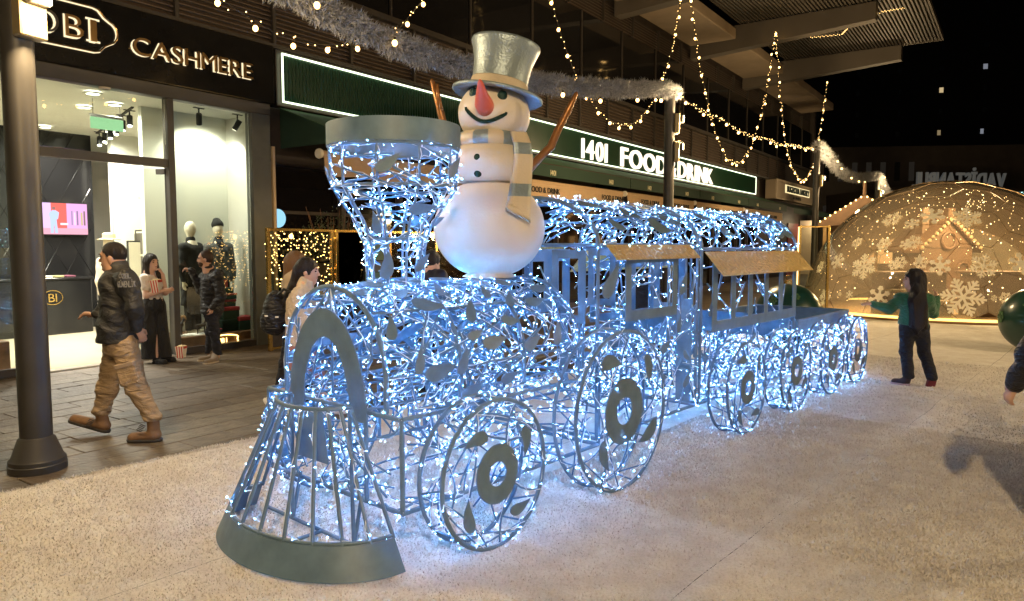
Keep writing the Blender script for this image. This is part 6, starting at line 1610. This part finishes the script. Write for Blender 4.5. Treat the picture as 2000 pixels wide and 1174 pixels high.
# ------------------------------------------------------------------ clear bubble dome with a gingerbread scene
import bmesh
DC = V(10.8, 18.2, 0.0); DR = 3.25
dome = thing('bubble_dome', 'clear bubble dome with hexagon seams and snowflake stickers, lit warm inside', 'dome', WD, tuple(DC))
M_memb = glass_mat('dome_membrane', (0.97, .93, .84), 0.015, 0.03, haze=0.29, hazecol=(0.88, .76, .56))
M_seam = mat('dome_seam', (.13, .09, .05), .5)
bm = bmesh.new(); bmesh.ops.create_icosphere(bm, subdivisions=3, radius=1.0)
Rm = Matrix.Rotation(.35, 3, 'X') @ Matrix.Rotation(.5, 3, 'Z')
bm.verts.ensure_lookup_table(); seen = set()
for v_ in bm.verts:
    c0 = np.array(Rm @ v_.co)
    if c0[2] < -0.05: continue
    cs = [norm(np.array(Rm @ f_.calc_center_median())) for f_ in v_.link_faces]
    ux = norm(np.cross(c0, V(.3, .2, 1.0))); uy = np.cross(c0, ux)
    cs.sort(key=lambda p: math.atan2(p @ uy, p @ ux))
    if min(p[2] for p in cs) < -0.30: continue
    ring = []
    for i in range(len(cs)):
        a, b = cs[i], cs[(i + 1) % len(cs)]
        for t_ in (0, 1 / 3, 2 / 3): ring.append(norm(a + (b - a) * t_))
        key = tuple(sorted((tuple(np.round(a, 3)), tuple(np.round(b, 3)))))
        if key not in seen and max(a[2], b[2]) > 0.02:
            seen.add(key); e_ = [norm(a + (b - a) * t_) * (DR + .004) for t_ in np.linspace(0, 1, 5)]
            MB().tube([(p[0], p[1], max(p[2], .02)) for p in e_], .006, 4).build('seam', M_seam, dome)
    mb = MB(); n = len(ring); vs = [c0 * DR]
    for k in (1, 2, 3):
        for p in ring: vs.append(norm(c0 + (p - c0) * k / 3) * DR)
    vs = [(p[0], p[1], max(p[2], 0.0)) for p in vs]; fs = [(0, 1 + i, 1 + (i + 1) % n) for i in range(n)]
    for k in (0, 1):
        for i in range(n):
            j = (i + 1) % n; fs.append((1 + k * n + i, 1 + (k + 1) * n + i, 1 + (k + 1) * n + j, 1 + k * n + j))
    mb.add(vs, fs); me = mb.mesh('panel', M_memb, smooth='all')
    try: me.normals_split_custom_set_from_vertices([tuple(norm(np.array(p) + 1e-9)) for p in vs])
    except Exception: pass
    link('panel', me, dome)
bm.free()
# base ring with rope light
ring = [((DR + .05) * math.cos(a), (DR + .05) * math.sin(a)) for a in np.linspace(0, 2 * PI, 72, endpoint=False)]
MB().lathe([(DR + .10, 0), (DR + .10, .05), (DR - .1, .05), (DR - .1, 0)], 72, caps=False).build('base_ring', mat('dome_base', (.22, .12, .05), .6), dome)
rope = MB(); rope.tube([(x, y, .085) for x, y in ring], .028, 8, closed=True); rope.build('rope_light', glow('rope_light', (1.0, .58, .14), 2.6), dome)
MB().lathe([(.001, .052), (DR - .05, .052)], 64, caps=False).build('floor', mat('dome_floor', (.30, .20, .11), .6), dome)
lamp('dome_lamp', dome, (0.2, -.9, 2.7), 520, (1.0, .72, .36), .25); lamp('dome_lamp', dome, (-1.4, -.8, 2.0), 170, (1.0, .70, .34), .2); lamp('dome_lamp', dome, (1.2, -1.0, 2.0), 170, (1.0, .70, .34), .2)
# snowflake stickers
M_flake = mat('snowflake_sticker', (.85, .79, .64), .6)
def flake_mesh(kind):
    mb = MB()
    def bar(a, b, w, k):
        a = V(*a); b = V(*b); d = norm(b - a); s_ = V(-d[1], d[0]) * w / 2; z = .004 + .0006 * k
        P = [a - s_, b - s_, b + s_, a + s_]; mb.add([(p[0], p[1], z) for p in P] + [(p[0], p[1], 0) for p in P], [(0, 1, 2, 3), (7, 6, 5, 4), (0, 4, 5, 1), (1, 5, 6, 2), (2, 6, 7, 3), (3, 7, 4, 0)])
    for i in range(6):
        a = PI / 3 * i; c, s_ = math.cos(a), math.sin(a); rot = lambda x, y: (x * c - y * s_, x * s_ + y * c)
        bar((0, 0), rot(1, 0), .11 if kind < 2 else .2, i)
        for (r0, L) in (((.42, .40), (.66, .30)) if kind == 0 else ((.30, .34), (.52, .36), (.74, .22)) if kind == 1 else ((.6, .3), (.82, .2))):
            for sg in (-1, 1): bar(rot(r0, 0), rot(r0 + L * .62, sg * L * .78), .10 if kind < 2 else .16, i + 6 + (0 if sg > 0 else 1))
    if kind == 2: mb.plate(circ(.38, 6), (0, 0, .003), (1, 0, 0), (0, 1, 0), .005)
    return mb.mesh('snowflake', M_flake)
FK = [flake_mesh(k) for k in range(3)]
flakes = [(179, 20, .36), (-168, 23, .43), (-152, 21, .68), (-170, 7, .46), (-143, 9, .51), (-161, 32, .3), (-146, 31, .37), (-136, 31, .29), (-133, 32, .39), (-129, 23, .33), (-122, 22, .46), (-114, 10, .91), (-107, 22, .59), (-93, 23, .52),
          (-100, 10, .28), (-104, 10, .14), (-156, 9, .21), (-161, 9, .11), (-148, 44, .48), (-136, 41, .34), (-137, 23, .34), (-111, 44, .66), (-127, 45, .53), (-139, 22, .28), (-80, 12, .5), (-70, 24, .5)]
for i, (az, el, D) in enumerate(flakes):
    a, e_ = math.radians(az), math.radians(el); N = V(math.cos(e_) * math.cos(a), math.cos(e_) * math.sin(a), math.sin(e_)); X = norm(np.cross(V(0, 0, 1), N)); Y = np.cross(N, X)
    sc = D / 2 * .95; w_ = i * .37; X, Y = X * math.cos(w_) + Y * math.sin(w_), -X * math.sin(w_) + Y * math.cos(w_); p = N * (DR + .012)
    link('snowflake', FK[1 if D > .6 else (0, 2, 0)[i % 3]], dome, Matrix(((X[0] * sc, Y[0] * sc, N[0], p[0]), (X[1] * sc, Y[1] * sc, N[1], p[1]), (X[2] * sc, Y[2] * sc, N[2], p[2]), (0, 0, 0, 1))))
# fairy lights inside
r_ = random.Random(4); fl_ = MB()
for i in range(420):
    a = r_.uniform(PI * .9, PI * 1.75); e_ = r_.uniform(.1, 1.35); R_ = DR * r_.uniform(.80, .97)
    fl_.ellipsoid((R_ * math.cos(e_) * math.cos(a), R_ * math.cos(e_) * math.sin(a), R_ * math.sin(e_)), (.0065 if i % 9 else .014,) * 3, 6, 4)
fl_.build('fairy_lights', glow('dome_fairy', (1.0, .72, .34), 9), dome)['kind'] = 'stuff'
# gingerbread house
M_gb = mat('gingerbread', (.06, .03, .013), .7, vary=.15, vscale=5); M_ic = mat('icing', (.16, .12, .07), .8); M_gbd = mat('gingerbread_dark', (.06, .028, .012), .7)
gh = thing('gingerbread_house', 'brown gingerbread house with iced gable inside the dome', 'playhouse', WD, (10.85, 18.3, .055), math.radians(12))
MB().bbox((-.75, -.1, 0), (.75, .9, 1.55), .01).build('wall', M_gb, gh)
MB().add([(-.75, -.12, 1.55), (.75, -.12, 1.55), (0, -.12, 2.20), (-.75, .9, 1.55), (.75, .9, 1.55), (0, .9, 2.20)], [(0, 1, 2), (4, 3, 5), (0, 2, 5, 3), (2, 1, 4, 5), (1, 0, 3, 4)]).build('gable', M_gb, gh)
for sg in (-1, 1):
    rf = MB().add([(0, -.22, 2.30), (sg * .92, -.22, 1.50), (sg * .92, -.22, 1.42), (0, -.22, 2.20), (0, 1.0, 2.30), (sg * .92, 1.0, 1.50), (sg * .92, 1.0, 1.42), (0, 1.0, 2.20)], [(0, 1, 2, 3), (7, 6, 5, 4), (0, 4, 5, 1), (1, 5, 6, 2), (2, 6, 7, 3)]).build('roof', M_gbd, gh)
    for k in range(9): MB().ellipsoid((sg * (.05 + .10 * k), -.24, 2.24 - .087 * k), (.055, .04, .055), 8, 6).build('icing_drop', M_ic, rf, smooth='all')
    MB().bbox((sg * .38 - .1, .2, 1.9), (sg * .38 + .1, .45, 2.55), .01).build('chimney', M_gb, gh)
MB().plate([(-.28, 0), (.28, 0), (.28, .75)] + [(.28 * math.cos(a), .75 + .28 * math.sin(a)) for a in np.linspace(.3, PI - .3, 8)] + [(-.28, .75)], (0, -.125, .02), (1, 0, 0), (0, 0, 1), .02).build('door', M_gbd, gh)
MB().tube([(.20 * math.cos(a), -.14, 1.72 + .20 * math.sin(a)) for a in np.linspace(0, 2 * PI, 24, endpoint=False)], .035, 6, closed=True).build('round_window', M_gbd, gh)
for sg in (-1, 1): MB().tube([(sg * .48 + .19 * math.cos(a), -.12, .95 + .22 * math.sin(a)) for a in np.linspace(0, PI, 12)], .03, 6).build('arch_trim', M_gbd, gh)
# benches, boxes, counter inside the dome
def inside(name, label, cat, lo, hi, m): 
    t = thing(name, label, cat, WD, ((lo[0] + hi[0]) / 2, (lo[1] + hi[1]) / 2, .055)); w_, d_, h_ = (hi[0] - lo[0]) / 2, (hi[1] - lo[1]) / 2, hi[2] - lo[2]
    MB().bbox((-w_, -d_, h_ - .05), (w_, d_, h_), .01).build('top', m, t); MB().bbox((-w_ * .94, -d_ * .9, 0), (w_ * .94, d_ * .9, h_ - .052), .01).build('carcass', M_gbd, t)
inside('counter', 'long dark counter beside the gingerbread house inside the dome', 'counter', (8.5, 16.6, 0), (10.0, 17.3, 1.0), M_gbd)
inside('counter', 'dark brown counter before the gingerbread house inside the dome', 'counter', (10.3, 16.2, 0), (13.2, 16.9, 1.02), M_gbd)
inside('bench', 'low pale bench with cream top inside the dome', 'bench', (8.5, 16.2, 0), (9.3, 16.5, .62), M_ic)
bg_ = thing('paper_bag', 'pale paper bag standing at the dome edge', 'bag', WD, (11.2, 15.75, .055)); MB().add([(-.2, -.1, 0), (.2, -.1, 0), (.2, .1, 0), (-.2, .1, 0), (-.17, -.06, .6), (.17, -.06, .6), (.17, .06, .6), (-.17, .06, .6)], [(0, 3, 2, 1), (0, 1, 5, 4), (1, 2, 6, 5), (2, 3, 7, 6), (3, 0, 4, 7)]).build('bag', mat('kraft_paper', (.45, .34, .2), .85), bg_)
for (x, y, h_, lb) in ((8.75, 15.95, .5, 'small lit wooden lantern at the dome edge'), (9.25, 15.6, .42, 'pale wooden crate at the dome edge behind the girl')):
    t = thing('wooden_crate', lb, 'crate', WD, (x, y, .055)); MB().bbox((-.18, -.15, 0), (.18, .15, h_), .01).build('box', mat('pale_wood', (.5, .36, .18), .6, vary=.15), t); MB().bbox((-.13, -.156, .08), (.13, -.152, h_ - .08), .003).build('panel', M_gbd, t)
# hanging stars
for i, (x, y, z) in enumerate(((8.9, 15.9, 1.35), (11.9, 15.25, 1.02), (11.35, 15.4, 1.5))):
    t = thing('star_ornament', ['lit star hanging beside the big snowflake in the dome', 'dark outlined star hanging over the largest snowflake', 'small pale star hanging before the gingerbread gable'][i], 'ornament', WD, (x, y, z)); P = []
    for k in range(10): a = PI / 2 + PI * k / 5; rr = .12 if k % 2 == 0 else .05; P.append((rr * math.cos(a), rr * math.sin(a)))
    MB().plate(P, (0, 0, 0), (1, 0, 0), (0, 0, 1), .03).build('star', M_flake if i != 1 else M_gbd, t); MB().tube([(0, 0, .12), (0, 0, .9)], .003, 3).build('thread', M_gbd, t)

# ------------------------------------------------------------------ big green baubles
M_baub = mat('bauble_green', (.012, .050, .036), .32, coat=.3, vary=.2, vscale=2); M_bprint = mat('bauble_print', (.10, .20, .08), .5)
def bauble(x, y, R_, label):
    t = thing('bauble', label, 'bauble', WD, (x, y, 0.01), group='giant green baubles'); MB().ellipsoid((0, 0, R_), (R_,) * 3, 40, 24).build('ball', M_baub, t, smooth='all')
    MB().lathe([(.07, 0), (.07, .07), (.001, .075)], 16, (0, 0, 2 * R_ - .02)).build('cap', M_gold, t); MB().tube([(.04 * math.cos(a), 0, 2 * R_ + .09 + .04 * math.sin(a)) for a in np.linspace(0, 2 * PI, 16, endpoint=False)], .008, 5, closed=True).build('loop', M_gold, t)
    for (az, el, D) in ((-110, 12, .22), (-75, -10, .16), (-140, 30, .15), (-95, 40, .14), (-30, 10, .2), (170, 5, .2)):
        a, e_ = math.radians(az), math.radians(el); N = V(math.cos(e_) * math.cos(a), math.cos(e_) * math.sin(a), math.sin(e_)); X = norm(np.cross(V(0, 0, 1), N)); Y = np.cross(N, X); p = N * (R_ + .001) + V(0, 0, R_); sc = D / 2
        o = link('snowflake_print', FK[0].copy(), t, Matrix(((X[0] * sc, Y[0] * sc, N[0], p[0]), (X[1] * sc, Y[1] * sc, N[1], p[1]), (X[2] * sc, Y[2] * sc, N[2], p[2]), (0, 0, 0, 1)))); o.data.materials[0] = M_bprint
bauble(4.42, 11.6, .52, 'giant dark green bauble behind the open wagon'); bauble(8.08, 11.15, .50, 'giant dark green bauble beside the person in black')

# ------------------------------------------------------------------ behind the dome
gf = thing('glass_fence', 'glass fence panel with lit edge post beside the dome', 'fence', WD, (6.15, 15.6, 0))
for x in (0, .62): MB().bbox((x - .025, -.025, 0), (x + .025, .025, 2.08), .004).build('post', M_gold, gf)
MB().box((.03, -.005, .1), (.59, .005, 2.03)).build('glass_pane', M_glass, gf); MB().bbox((.025, -.02, 2.04), (.595, .02, 2.07), .004).build('top_rail', M_gold, gf); MB().tube([(-.035, -.03, .1), (-.035, -.03, 2.05)], .012, 6).build('edge_light', glow('edge_amber', (1, .6, .2), 3), gf)
hut = thing('market_hut', 'small wooden market hut outlined with warm bulbs behind the dome', 'hut', WD, (13.0, 27.0, 0), -.5)
M_hut = mat('hut_wood', (.09, .05, .025), .7, vary=.2)
MB().bbox((-1.4, 0, 0), (1.4, 1.8, 2.4), .01).build('wall', M_hut, hut); MB().add([(-1.7, -.3, 2.4), (1.7, -.3, 2.4), (0, -.3, 3.5), (-1.7, 2, 2.4), (1.7, 2, 2.4), (0, 2, 3.5)], [(0, 1, 2), (4, 3, 5), (0, 2, 5, 3), (2, 1, 4, 5), (1, 0, 3, 4)]).build('roof', M_hut, hut); MB().tube([(0, -.3, 3.5), (0, -.3, 3.95)], .06, 6).build('finial', M_hut, hut)
MB().box((-1.0, -.03, 1.0), (1.0, -.012, 2.1)).build('lit_hatch', glow('hut_light', (1, .55, .2), 1.2), hut)
for x in (-1.3, -.5, .45, 1.3): MB().bbox((x - .06, -.3, 0), (x + .06, -.18, 2.4), .005).build('post', mat('hut_post', (.3, .18, .08), .6), hut)
bulb_me = MB().ellipsoid((0, 0, 0), (.026, .026, .032), 10, 8).mesh('bulb', M_warmbulb, smooth='all')
for sg in (-1, 1):
    for k in range(10): link('bulb', bulb_me, hut, T(sg * (.1 + .17 * k), -.36, 3.42 - .108 * k))
off = thing('office_block', 'dark office block far behind the plaza with dim window strips', 'building', WD, (24, 52, 0), -.12)
MB().box((-9, 0, 0), (13, 10, 8.6)).build('wall', M_wall, off)
M_dim = glow('dim_window', (.75, .62, .48), .014)
for z in (6.2, 3.2):
    for i in range(14): MB().box((-8.5 + i * .95, -.05, z), (-8.15 + i * .95, -.02, z + 1.3)).build('window', M_dim if (i * 7 + int(z)) % 5 else M_darkglass, off)
tow = thing('tower_block', 'tall unlit tower with a few lit windows against the night sky', 'building', WD, (70, 120, 0), -.25)
MB().box((-42, 0, 0), (60, 20, 75)).build('wall', mat('tower_wall', (.014, .013, .012), .6, vary=.2, vscale=.2), tow)
r_ = random.Random(12)
for i in range(9):
    for j in range(14): 
        lit = r_.random() < .2
        MB().box((-38 + i * 6.2 + r_.uniform(0, .3), -.1, 6 + j * 3.4), (-37.5 + i * 6.2 + r_.uniform(0, .2), -.04, 6.8 + j * 3.4)).build('window', glow('lit_window_%d_%d' % (i % 2, j % 3 == 0), [(1, .75, .4), (.8, .85, 1)][i % 2], .16 if j % 3 else .4) if lit else M_darkglass, tow)
ls = thing('roof_lettering', 'large faintly glowing mirrored letters VADISTANBUL on a far roof edge', 'sign', WD, (31.6, 47, 5.35), .12)
MX = Matrix.Rotation(PI / 2, 4, 'X') @ Matrix.Diagonal((-1, 1, 1, 1))
lettering('VADİSTANBUL', ls, MX, .95, mat('grey_letter', (.30, .31, .31), .5, emit=(.6, .65, .65), estr=.05), ext=.08, bold=.02, width=6.4)  # faint glow put into the grey letter material
MB().box((-8, -.05, -.25), (6, .3, -.02)).build('roof_rail', M_dark, ls)
low = thing('low_pavilion', 'low dark pavilion with shimmering light netting behind the dome', 'pavilion', WD, (33, 47.6, 0), .12)
MB().box((-10, 0, 0), (10, 8, 5.2)).build('wall', M_wall, low)
nt_ = MB(); r_ = random.Random(3)
for i in range(420): x = r_.uniform(-3.2, 3); nt_.box((x, -.2, 4.1 + r_.uniform(0, .95)), (x + r_.uniform(.05, .2), -.15, 4.13 + r_.uniform(0, .95) * 0 + 4.1 * 0 + 0)) if False else nt_.ellipsoid((x, -.2, 4.0 + 1.1 * r_.random()), (.06, .03, .022), 6, 4)
nt_.build('net_lights', glow('net_cyan', (.5, .95, .9), 3.5), low)['kind'] = 'stuff'
tr_ = thing('lit_topiary', 'rounded mound of amber fairy lights behind the dome', 'decoration', WD, (19.4, 29.5, 0)); am = MB()
MB().ellipsoid((0, 0, 2.2), (1.5, 1.2, 1.75), 16, 10).build('mound', mat('mound', (.05, .025, .012), .8), tr_, smooth='all')
for i in range(420):
    a = r_.uniform(PI, 2 * PI); e_ = r_.uniform(-.1, 1.5); am.ellipsoid((1.53 * math.cos(e_) * math.cos(a), 1.23 * math.cos(e_) * math.sin(a), 2.2 + 1.78 * math.sin(e_)), (.022,) * 3, 5, 3)
am.build('fairy_lights', glow('amber_net', (1, .45, .16), 6), tr_)['kind'] = 'stuff'

# ------------------------------------------------------------------ festoon strings: cable, warm bulbs, tiny fairy lights
M_cord = mat('festoon_cord', (.035, .028, .02), .6)
socket_me = MB().tube([(0, 0, .03), (0, 0, .065)], .013, 6).mesh('socket', M_cord)
fest_me = MB().ellipsoid((0, 0, 0), (.029, .029, .035), 10, 8).mesh('bulb', M_warmbulb, smooth='all')
def festoon(label, y, pts, seed, dense=14, ends=()):
    t = thing('festoon_string', label, 'string lights', FR, (0, 0, 0), group='warm festoon strings'); r_ = random.Random(seed); P = [V(s_, y, z + .065) for s_, z in pts]
    Q = []
    for i in range(len(P) - 1):
        p0, p1, p2, p3 = P[max(i - 1, 0)], P[i], P[i + 1], P[min(i + 2, len(P) - 1)]
        for k in range(4):
            u = k / 4; Q.append(.5 * ((2 * p1) + (p2 - p0) * u + (2 * p0 - 5 * p1 + 4 * p2 - p3) * u * u + (3 * p1 - p0 - 3 * p2 + p3) * u ** 3))
    Q.append(P[-1]); Q = [np.array(e_, float) for e_ in ends[:1]] + Q + [np.array(e_, float) for e_ in ends[1:]]
    MB().tube(Q, .007, 5).build('cable', M_cord, t)
    for p in P: b = link('bulb', fest_me, t, T(p[0], p[1] + r_.uniform(-.03, .03), p[2] - .065)); link('socket', socket_me, b)
    fm = MB(); 
    for a, b in zip(Q[:-1], Q[1:]):
        L = np.linalg.norm(b - a)
        for k in range(max(1, int(L * dense))):
            q = a + (b - a) * r_.random() + V(r_.uniform(-.03, .03), r_.uniform(-.03, .03), r_.uniform(-.04, .04)); fm.ellipsoid(q, (.0075,) * 3, 5, 3)
    fm.build('fairy_lights', M_fairy, t)['kind'] = 'stuff'
    return t
festoon('festoon loop hanging between the canopy beams right of the middle lamp post', -3.2, [(12.51, 7.84), (12.72, 7.45), (12.93, 7.01), (13.16, 6.57), (13.4, 6.16), (13.7, 5.75), (13.98, 5.34), (14.34, 5.01), (14.66, 4.67), (15.12, 4.39), (15.59, 4.15), (16.07, 4.08), (16.53, 4.08), (17.0, 4.22), (17.51, 4.46), (17.92, 4.75), (18.19, 5.07), (18.57, 5.48), (18.96, 5.92), (19.21, 6.33), (19.58, 7.18), (19.82, 7.64), (20.0, 8.1), (20.15, 8.5), (20.3, 8.85)], 1, ends=((12.3, -3.2, 9.5),))
festoon('festoon loop hanging over the bakery sign', -3.2, [(20.41, 8.84), (20.58, 8.27), (20.78, 7.82), (20.9, 7.33), (21.06, 6.88), (21.33, 6.45), (21.54, 6.01), (21.72, 5.64), (22.0, 5.28), (22.3, 4.98), (22.79, 4.63), (23.36, 4.39), (23.97, 4.21), (24.39, 4.13), (24.95, 4.18), (25.37, 4.31), (25.93, 4.57), (26.35, 4.89), (26.65, 5.3), (27.2, 6.09), (27.43, 6.54), (27.67, 6.99), (27.91, 7.42), (28.15, 7.87), (28.44, 8.69)], 2)
festoon('festoon loop hanging behind the snowman hat and the garland', -3.2, [(5.8, 6.01), (6.08, 5.61), (6.39, 5.2), (6.74, 4.84), (7.17, 4.55), (7.6, 4.32), (8.1, 4.19), (8.62, 4.16), (9.13, 4.24), (9.62, 4.44), (10.06, 4.72), (10.46, 5.05), (10.88, 5.61), (11.18, 5.96), (11.6, 6.8), (11.74, 7.25), (11.89, 7.71)], 3, ends=((5.3, -3.2, 7.2), (12.3, -3.2, 9.5)))
festoon('festoon swag running between the two garlanded lamp posts', -4.3, [(8.6, 4.72), (9.49, 4.70), (10.62, 4.62), (12.16, 4.60), (13.07, 4.52), (14.46, 4.53), (16.17, 4.62), (16.79, 4.59), (18.88, 4.78), (20.21, 4.84), (21.3, 4.98)], 4, dense=16)
festoon('festoon swag sagging before the louvres above the green sign', -3.2, [(-.91, 4.23), (-.44, 4.08), (.08, 4.0), (.61, 4.07), (1.1, 4.19), (1.61, 4.35), (2.0, 4.71), (2.36, 5.08)], 5, ends=((-1.6, -3.2, 4.8), (2.7, -3.2, 5.6)))
t = thing('festoon_string', 'festoon string pinned under the canopy glass near its corner', 'string lights', FR, (0, 0, 0), group='warm festoon strings')
cp = [(23.1, -3.7, 9.3), (23.4, -4.7, 9.32), (22.5, -5.1, 9.3), (21.4, -6.3, 9.32), (21.3, -7.0, 9.3)]
MB().tube(cp, .007, 5).build('cable', M_cord, t); fm = MB()
for a, b in zip(cp[:-1], cp[1:]):
    for k in range(16): fm.ellipsoid(np.array(a) + (np.array(b) - np.array(a)) * k / 16 + V(0, 0, -.03 * (k % 2)), (.009,) * 3, 6, 4)
fm.build('fairy_lights', M_fairy, t)['kind'] = 'stuff'

# ------------------------------------------------------------------ frosted garland
def garland_mat():
    return mat('frosted_needles', (.34, .35, .37), .55, vary=.4, vscale=26)
def garland(label, pts, R_, per_m, seed, bulbs=()):
    t = thing('garland', label, 'garland', FR, (0, 0, 0), group='frosted garlands'); rng = np.random.default_rng(seed)
    P = np.array(pts, float); Q = []
    for i in range(len(P) - 1):
        p0, p1, p2, p3 = P[max(i - 1, 0)], P[i], P[i + 1], P[min(i + 2, len(P) - 1)]
        for k in range(10):
            u = k / 10; Q.append(.5 * ((2 * p1) + (p2 - p0) * u + (2 * p0 - 5 * p1 + 4 * p2 - p3) * u * u + (3 * p1 - p0 - 3 * p2 + p3) * u ** 3))
    Q.append(P[-1]); Q = np.array(Q)
    MB().tube(list(Q), .03, 6).build('core', M_cord, t)
    seg = np.linalg.norm(np.diff(Q, axis=0), axis=1); L = seg.sum(); n = int(L * per_m); cum = np.concatenate([[0], np.cumsum(seg)])
    d = rng.uniform(0, L, n); i = np.clip(np.searchsorted(cum, d) - 1, 0, len(seg) - 1); c = Q[i] + (Q[i + 1] - Q[i]) * ((d - cum[i]) / seg[i])[:, None]
    tg = (Q[i + 1] - Q[i]) / seg[i][:, None]; v = rng.normal(size=(n, 3)); v -= (v * tg).sum(1)[:, None] * tg; v /= np.linalg.norm(v, axis=1)[:, None]
    # tufts: twigs of needles
    puff = (1 + .25 * np.sin(d * 9 + rng.uniform(0, 6)) * np.sin(d * 3.1))[:, None]
    r0 = rng.uniform(.15, .75, n)[:, None] * R_ * puff; base = c + v * r0
    dirn = v * .8 + rng.normal(size=(n, 3)) * .55 + tg * rng.uniform(-.5, .5, n)[:, None]; dirn /= np.linalg.norm(dirn, axis=1)[:, None]
    ln = rng.uniform(.05, .10, n)[:, None] * (R_ / .19); sd = np.cross(dirn, rng.normal(size=(n, 3))); sd /= np.linalg.norm(sd, axis=1)[:, None]; w = .0065
    tri = np.stack([base - sd * w, base + sd * w, base + dirn * ln], 1).reshape(-1, 3)
    me = bpy.data.meshes.new('needles'); me.vertices.add(3 * n); me.vertices.foreach_set('co', tri.ravel()); me.loops.add(3 * n); me.loops.foreach_set('vertex_index', np.arange(3 * n, dtype=np.int32)); me.polygons.add(n); me.polygons.foreach_set('loop_start', np.arange(0, 3 * n, 3, dtype=np.int32)); me.materials.append(garland_mat()); me.update(calc_edges=True)
    link('needles', me, t)['kind'] = 'stuff'
    for (x, y, z) in bulbs: b = link('bulb', fest_me, t, T(x, y, z)); link('socket', socket_me, b)
    return t
garland('thick frosted garland swagged from the near lamp post to the middle one', [(-3.3, -4.42, 4.75), (-2.2, -4.42, 4.42), (-1.1, -4.42, 4.12), (.41, -4.42, 3.93), (2.0, -4.42, 3.93), (3.9, -4.42, 4.08), (6.0, -4.42, 4.38), (8.0, -4.42, 4.72), (8.75, -4.42, 4.78)], .18, 4200, 1,
        [(-.8, -4.64, 3.97), (.29, -4.62, 3.86), (3.87, -4.62, 3.90), (5.06, -4.62, 4.0), (6.46, -4.62, 4.24), (7.5, -4.62, 4.40), (-2.0, -4.64, 4.3)])
garland('frosted garland swagged from the bakery lamp post towards the dome', [(21.2, -4.42, 5.05), (21.9, -4.42, 5.1), (23.2, -4.42, 4.9), (25.5, -4.42, 4.58), (28.5, -4.42, 4.55), (32, -4.42, 4.85), (34.6, -4.42, 5.1), (36, -4.42, 4.9), (38, -4.42, 4.4)], .25, 1400, 2,
        [(23.45, -4.7, 4.75), (24.21, -4.7, 4.55), (26.23, -4.7, 4.35), (27.88, -4.7, 4.33), (29.29, -4.7, 4.4), (34.52, -4.75, 5.0), (35.09, -4.7, 4.65), (37.2, -4.7, 4.35)])

# ------------------------------------------------------------------ lamp posts along the plaza
def lamp_post(F, x, y, label, H=5.0, floods=(), power=500, light=True):
    t = thing('lamp_post', label, 'lamp post', F, (x, y, 0), group='dark round lamp posts')
    MB().lathe([(0.190, 0.0), (0.192, 0.05), (0.186, 0.055), (0.186, 0.085), (0.170, 0.10), (0.122, 0.235), (0.108, 0.25)], 36).build('base_cover', M_pole, t, smooth=True)
    MB().lathe([(0.106, 0.2), (0.104, H), (0.001, H + 0.01)], 32).build('shaft', M_pole, t, smooth=True)
    for (ang, z, aim) in floods:
        d = V(math.cos(ang), math.sin(ang), 0); s = V(-d[1], d[0], 0); c = d * 0.17 + V(0, 0, z)
        M = Matrix(((s[0], d[0], 0, c[0]), (s[1], d[1], 0, c[1]), (0, 0, 1, c[2]), (0, 0, 0, 1)))
        MB().bbox((-0.10, -0.08, -0.20), (0.10, 0.02, 0.20), 0.012).build('bracket_plate', mat('lamp_bracket', (0.35, 0.28, 0.16), 0.45, metal=.4), t, M=M)
        hd = MB().bbox((-0.085, 0.02, 0.02), (0.085, 0.10, 0.17), 0.015).build('flood_head', M_pole, t, M=M)
        MB().box((-0.07, 0.101, 0.035), (0.07, 0.106, 0.155)).build('lamp_glass', M_lamp, hd)
        if light:
            l = lamp('flood_lamp', t, tuple(c + d * 0.27 + V(0, 0, 0.09)), power * .8, (1.0, 0.71, 0.37), 0.10)
    return t
lamp_post(FR, -3.33, -4.42, 'dark round lamp post with flared base beside the walking guard', 3.9, [(-PI * 0.42, 3.30, (0.2, -1.0, -0.75))], 260)
lamp_post(FR, 8.40, -4.42, 'lamp post with two lit lamps rising behind the carriage roof', 4.75, [(-PI * 0.32, 4.10, (0.3, -1.0, -0.7)), (-PI * 0.32, 3.55, (-0.3, -1.0, -0.7))], 330)
lamp_post(FR, 21.4, -4.42, 'lamp post wrapped in garland near the bakery sign', 5.0, [(-PI * 0.32, 3.9, (0.3, -1, -.7))], 600)
lamp_post(FR, 34.6, -4.42, 'slim distant lamp post behind the dome', 5.0, [(-PI * 0.5, 4.2, (0, -1, -.7))], 500)
# two posts added out of view to light the snow from the front
lamp_post(FR, 5.2, -16.0, 'added lamp post out of view on the open side of the plaza level with the dome', 5.0, [(PI * 0.6, 4.3, (0, 1.0, -0.75))], 1050)
lamp_post(FR, -7.2, -12.0, 'added lamp post out of view on the open side of the plaza facing the cowcatcher', 5.0, [(PI * 0.35, 4.3, (0.35, 1.0, -0.75))], 1050)
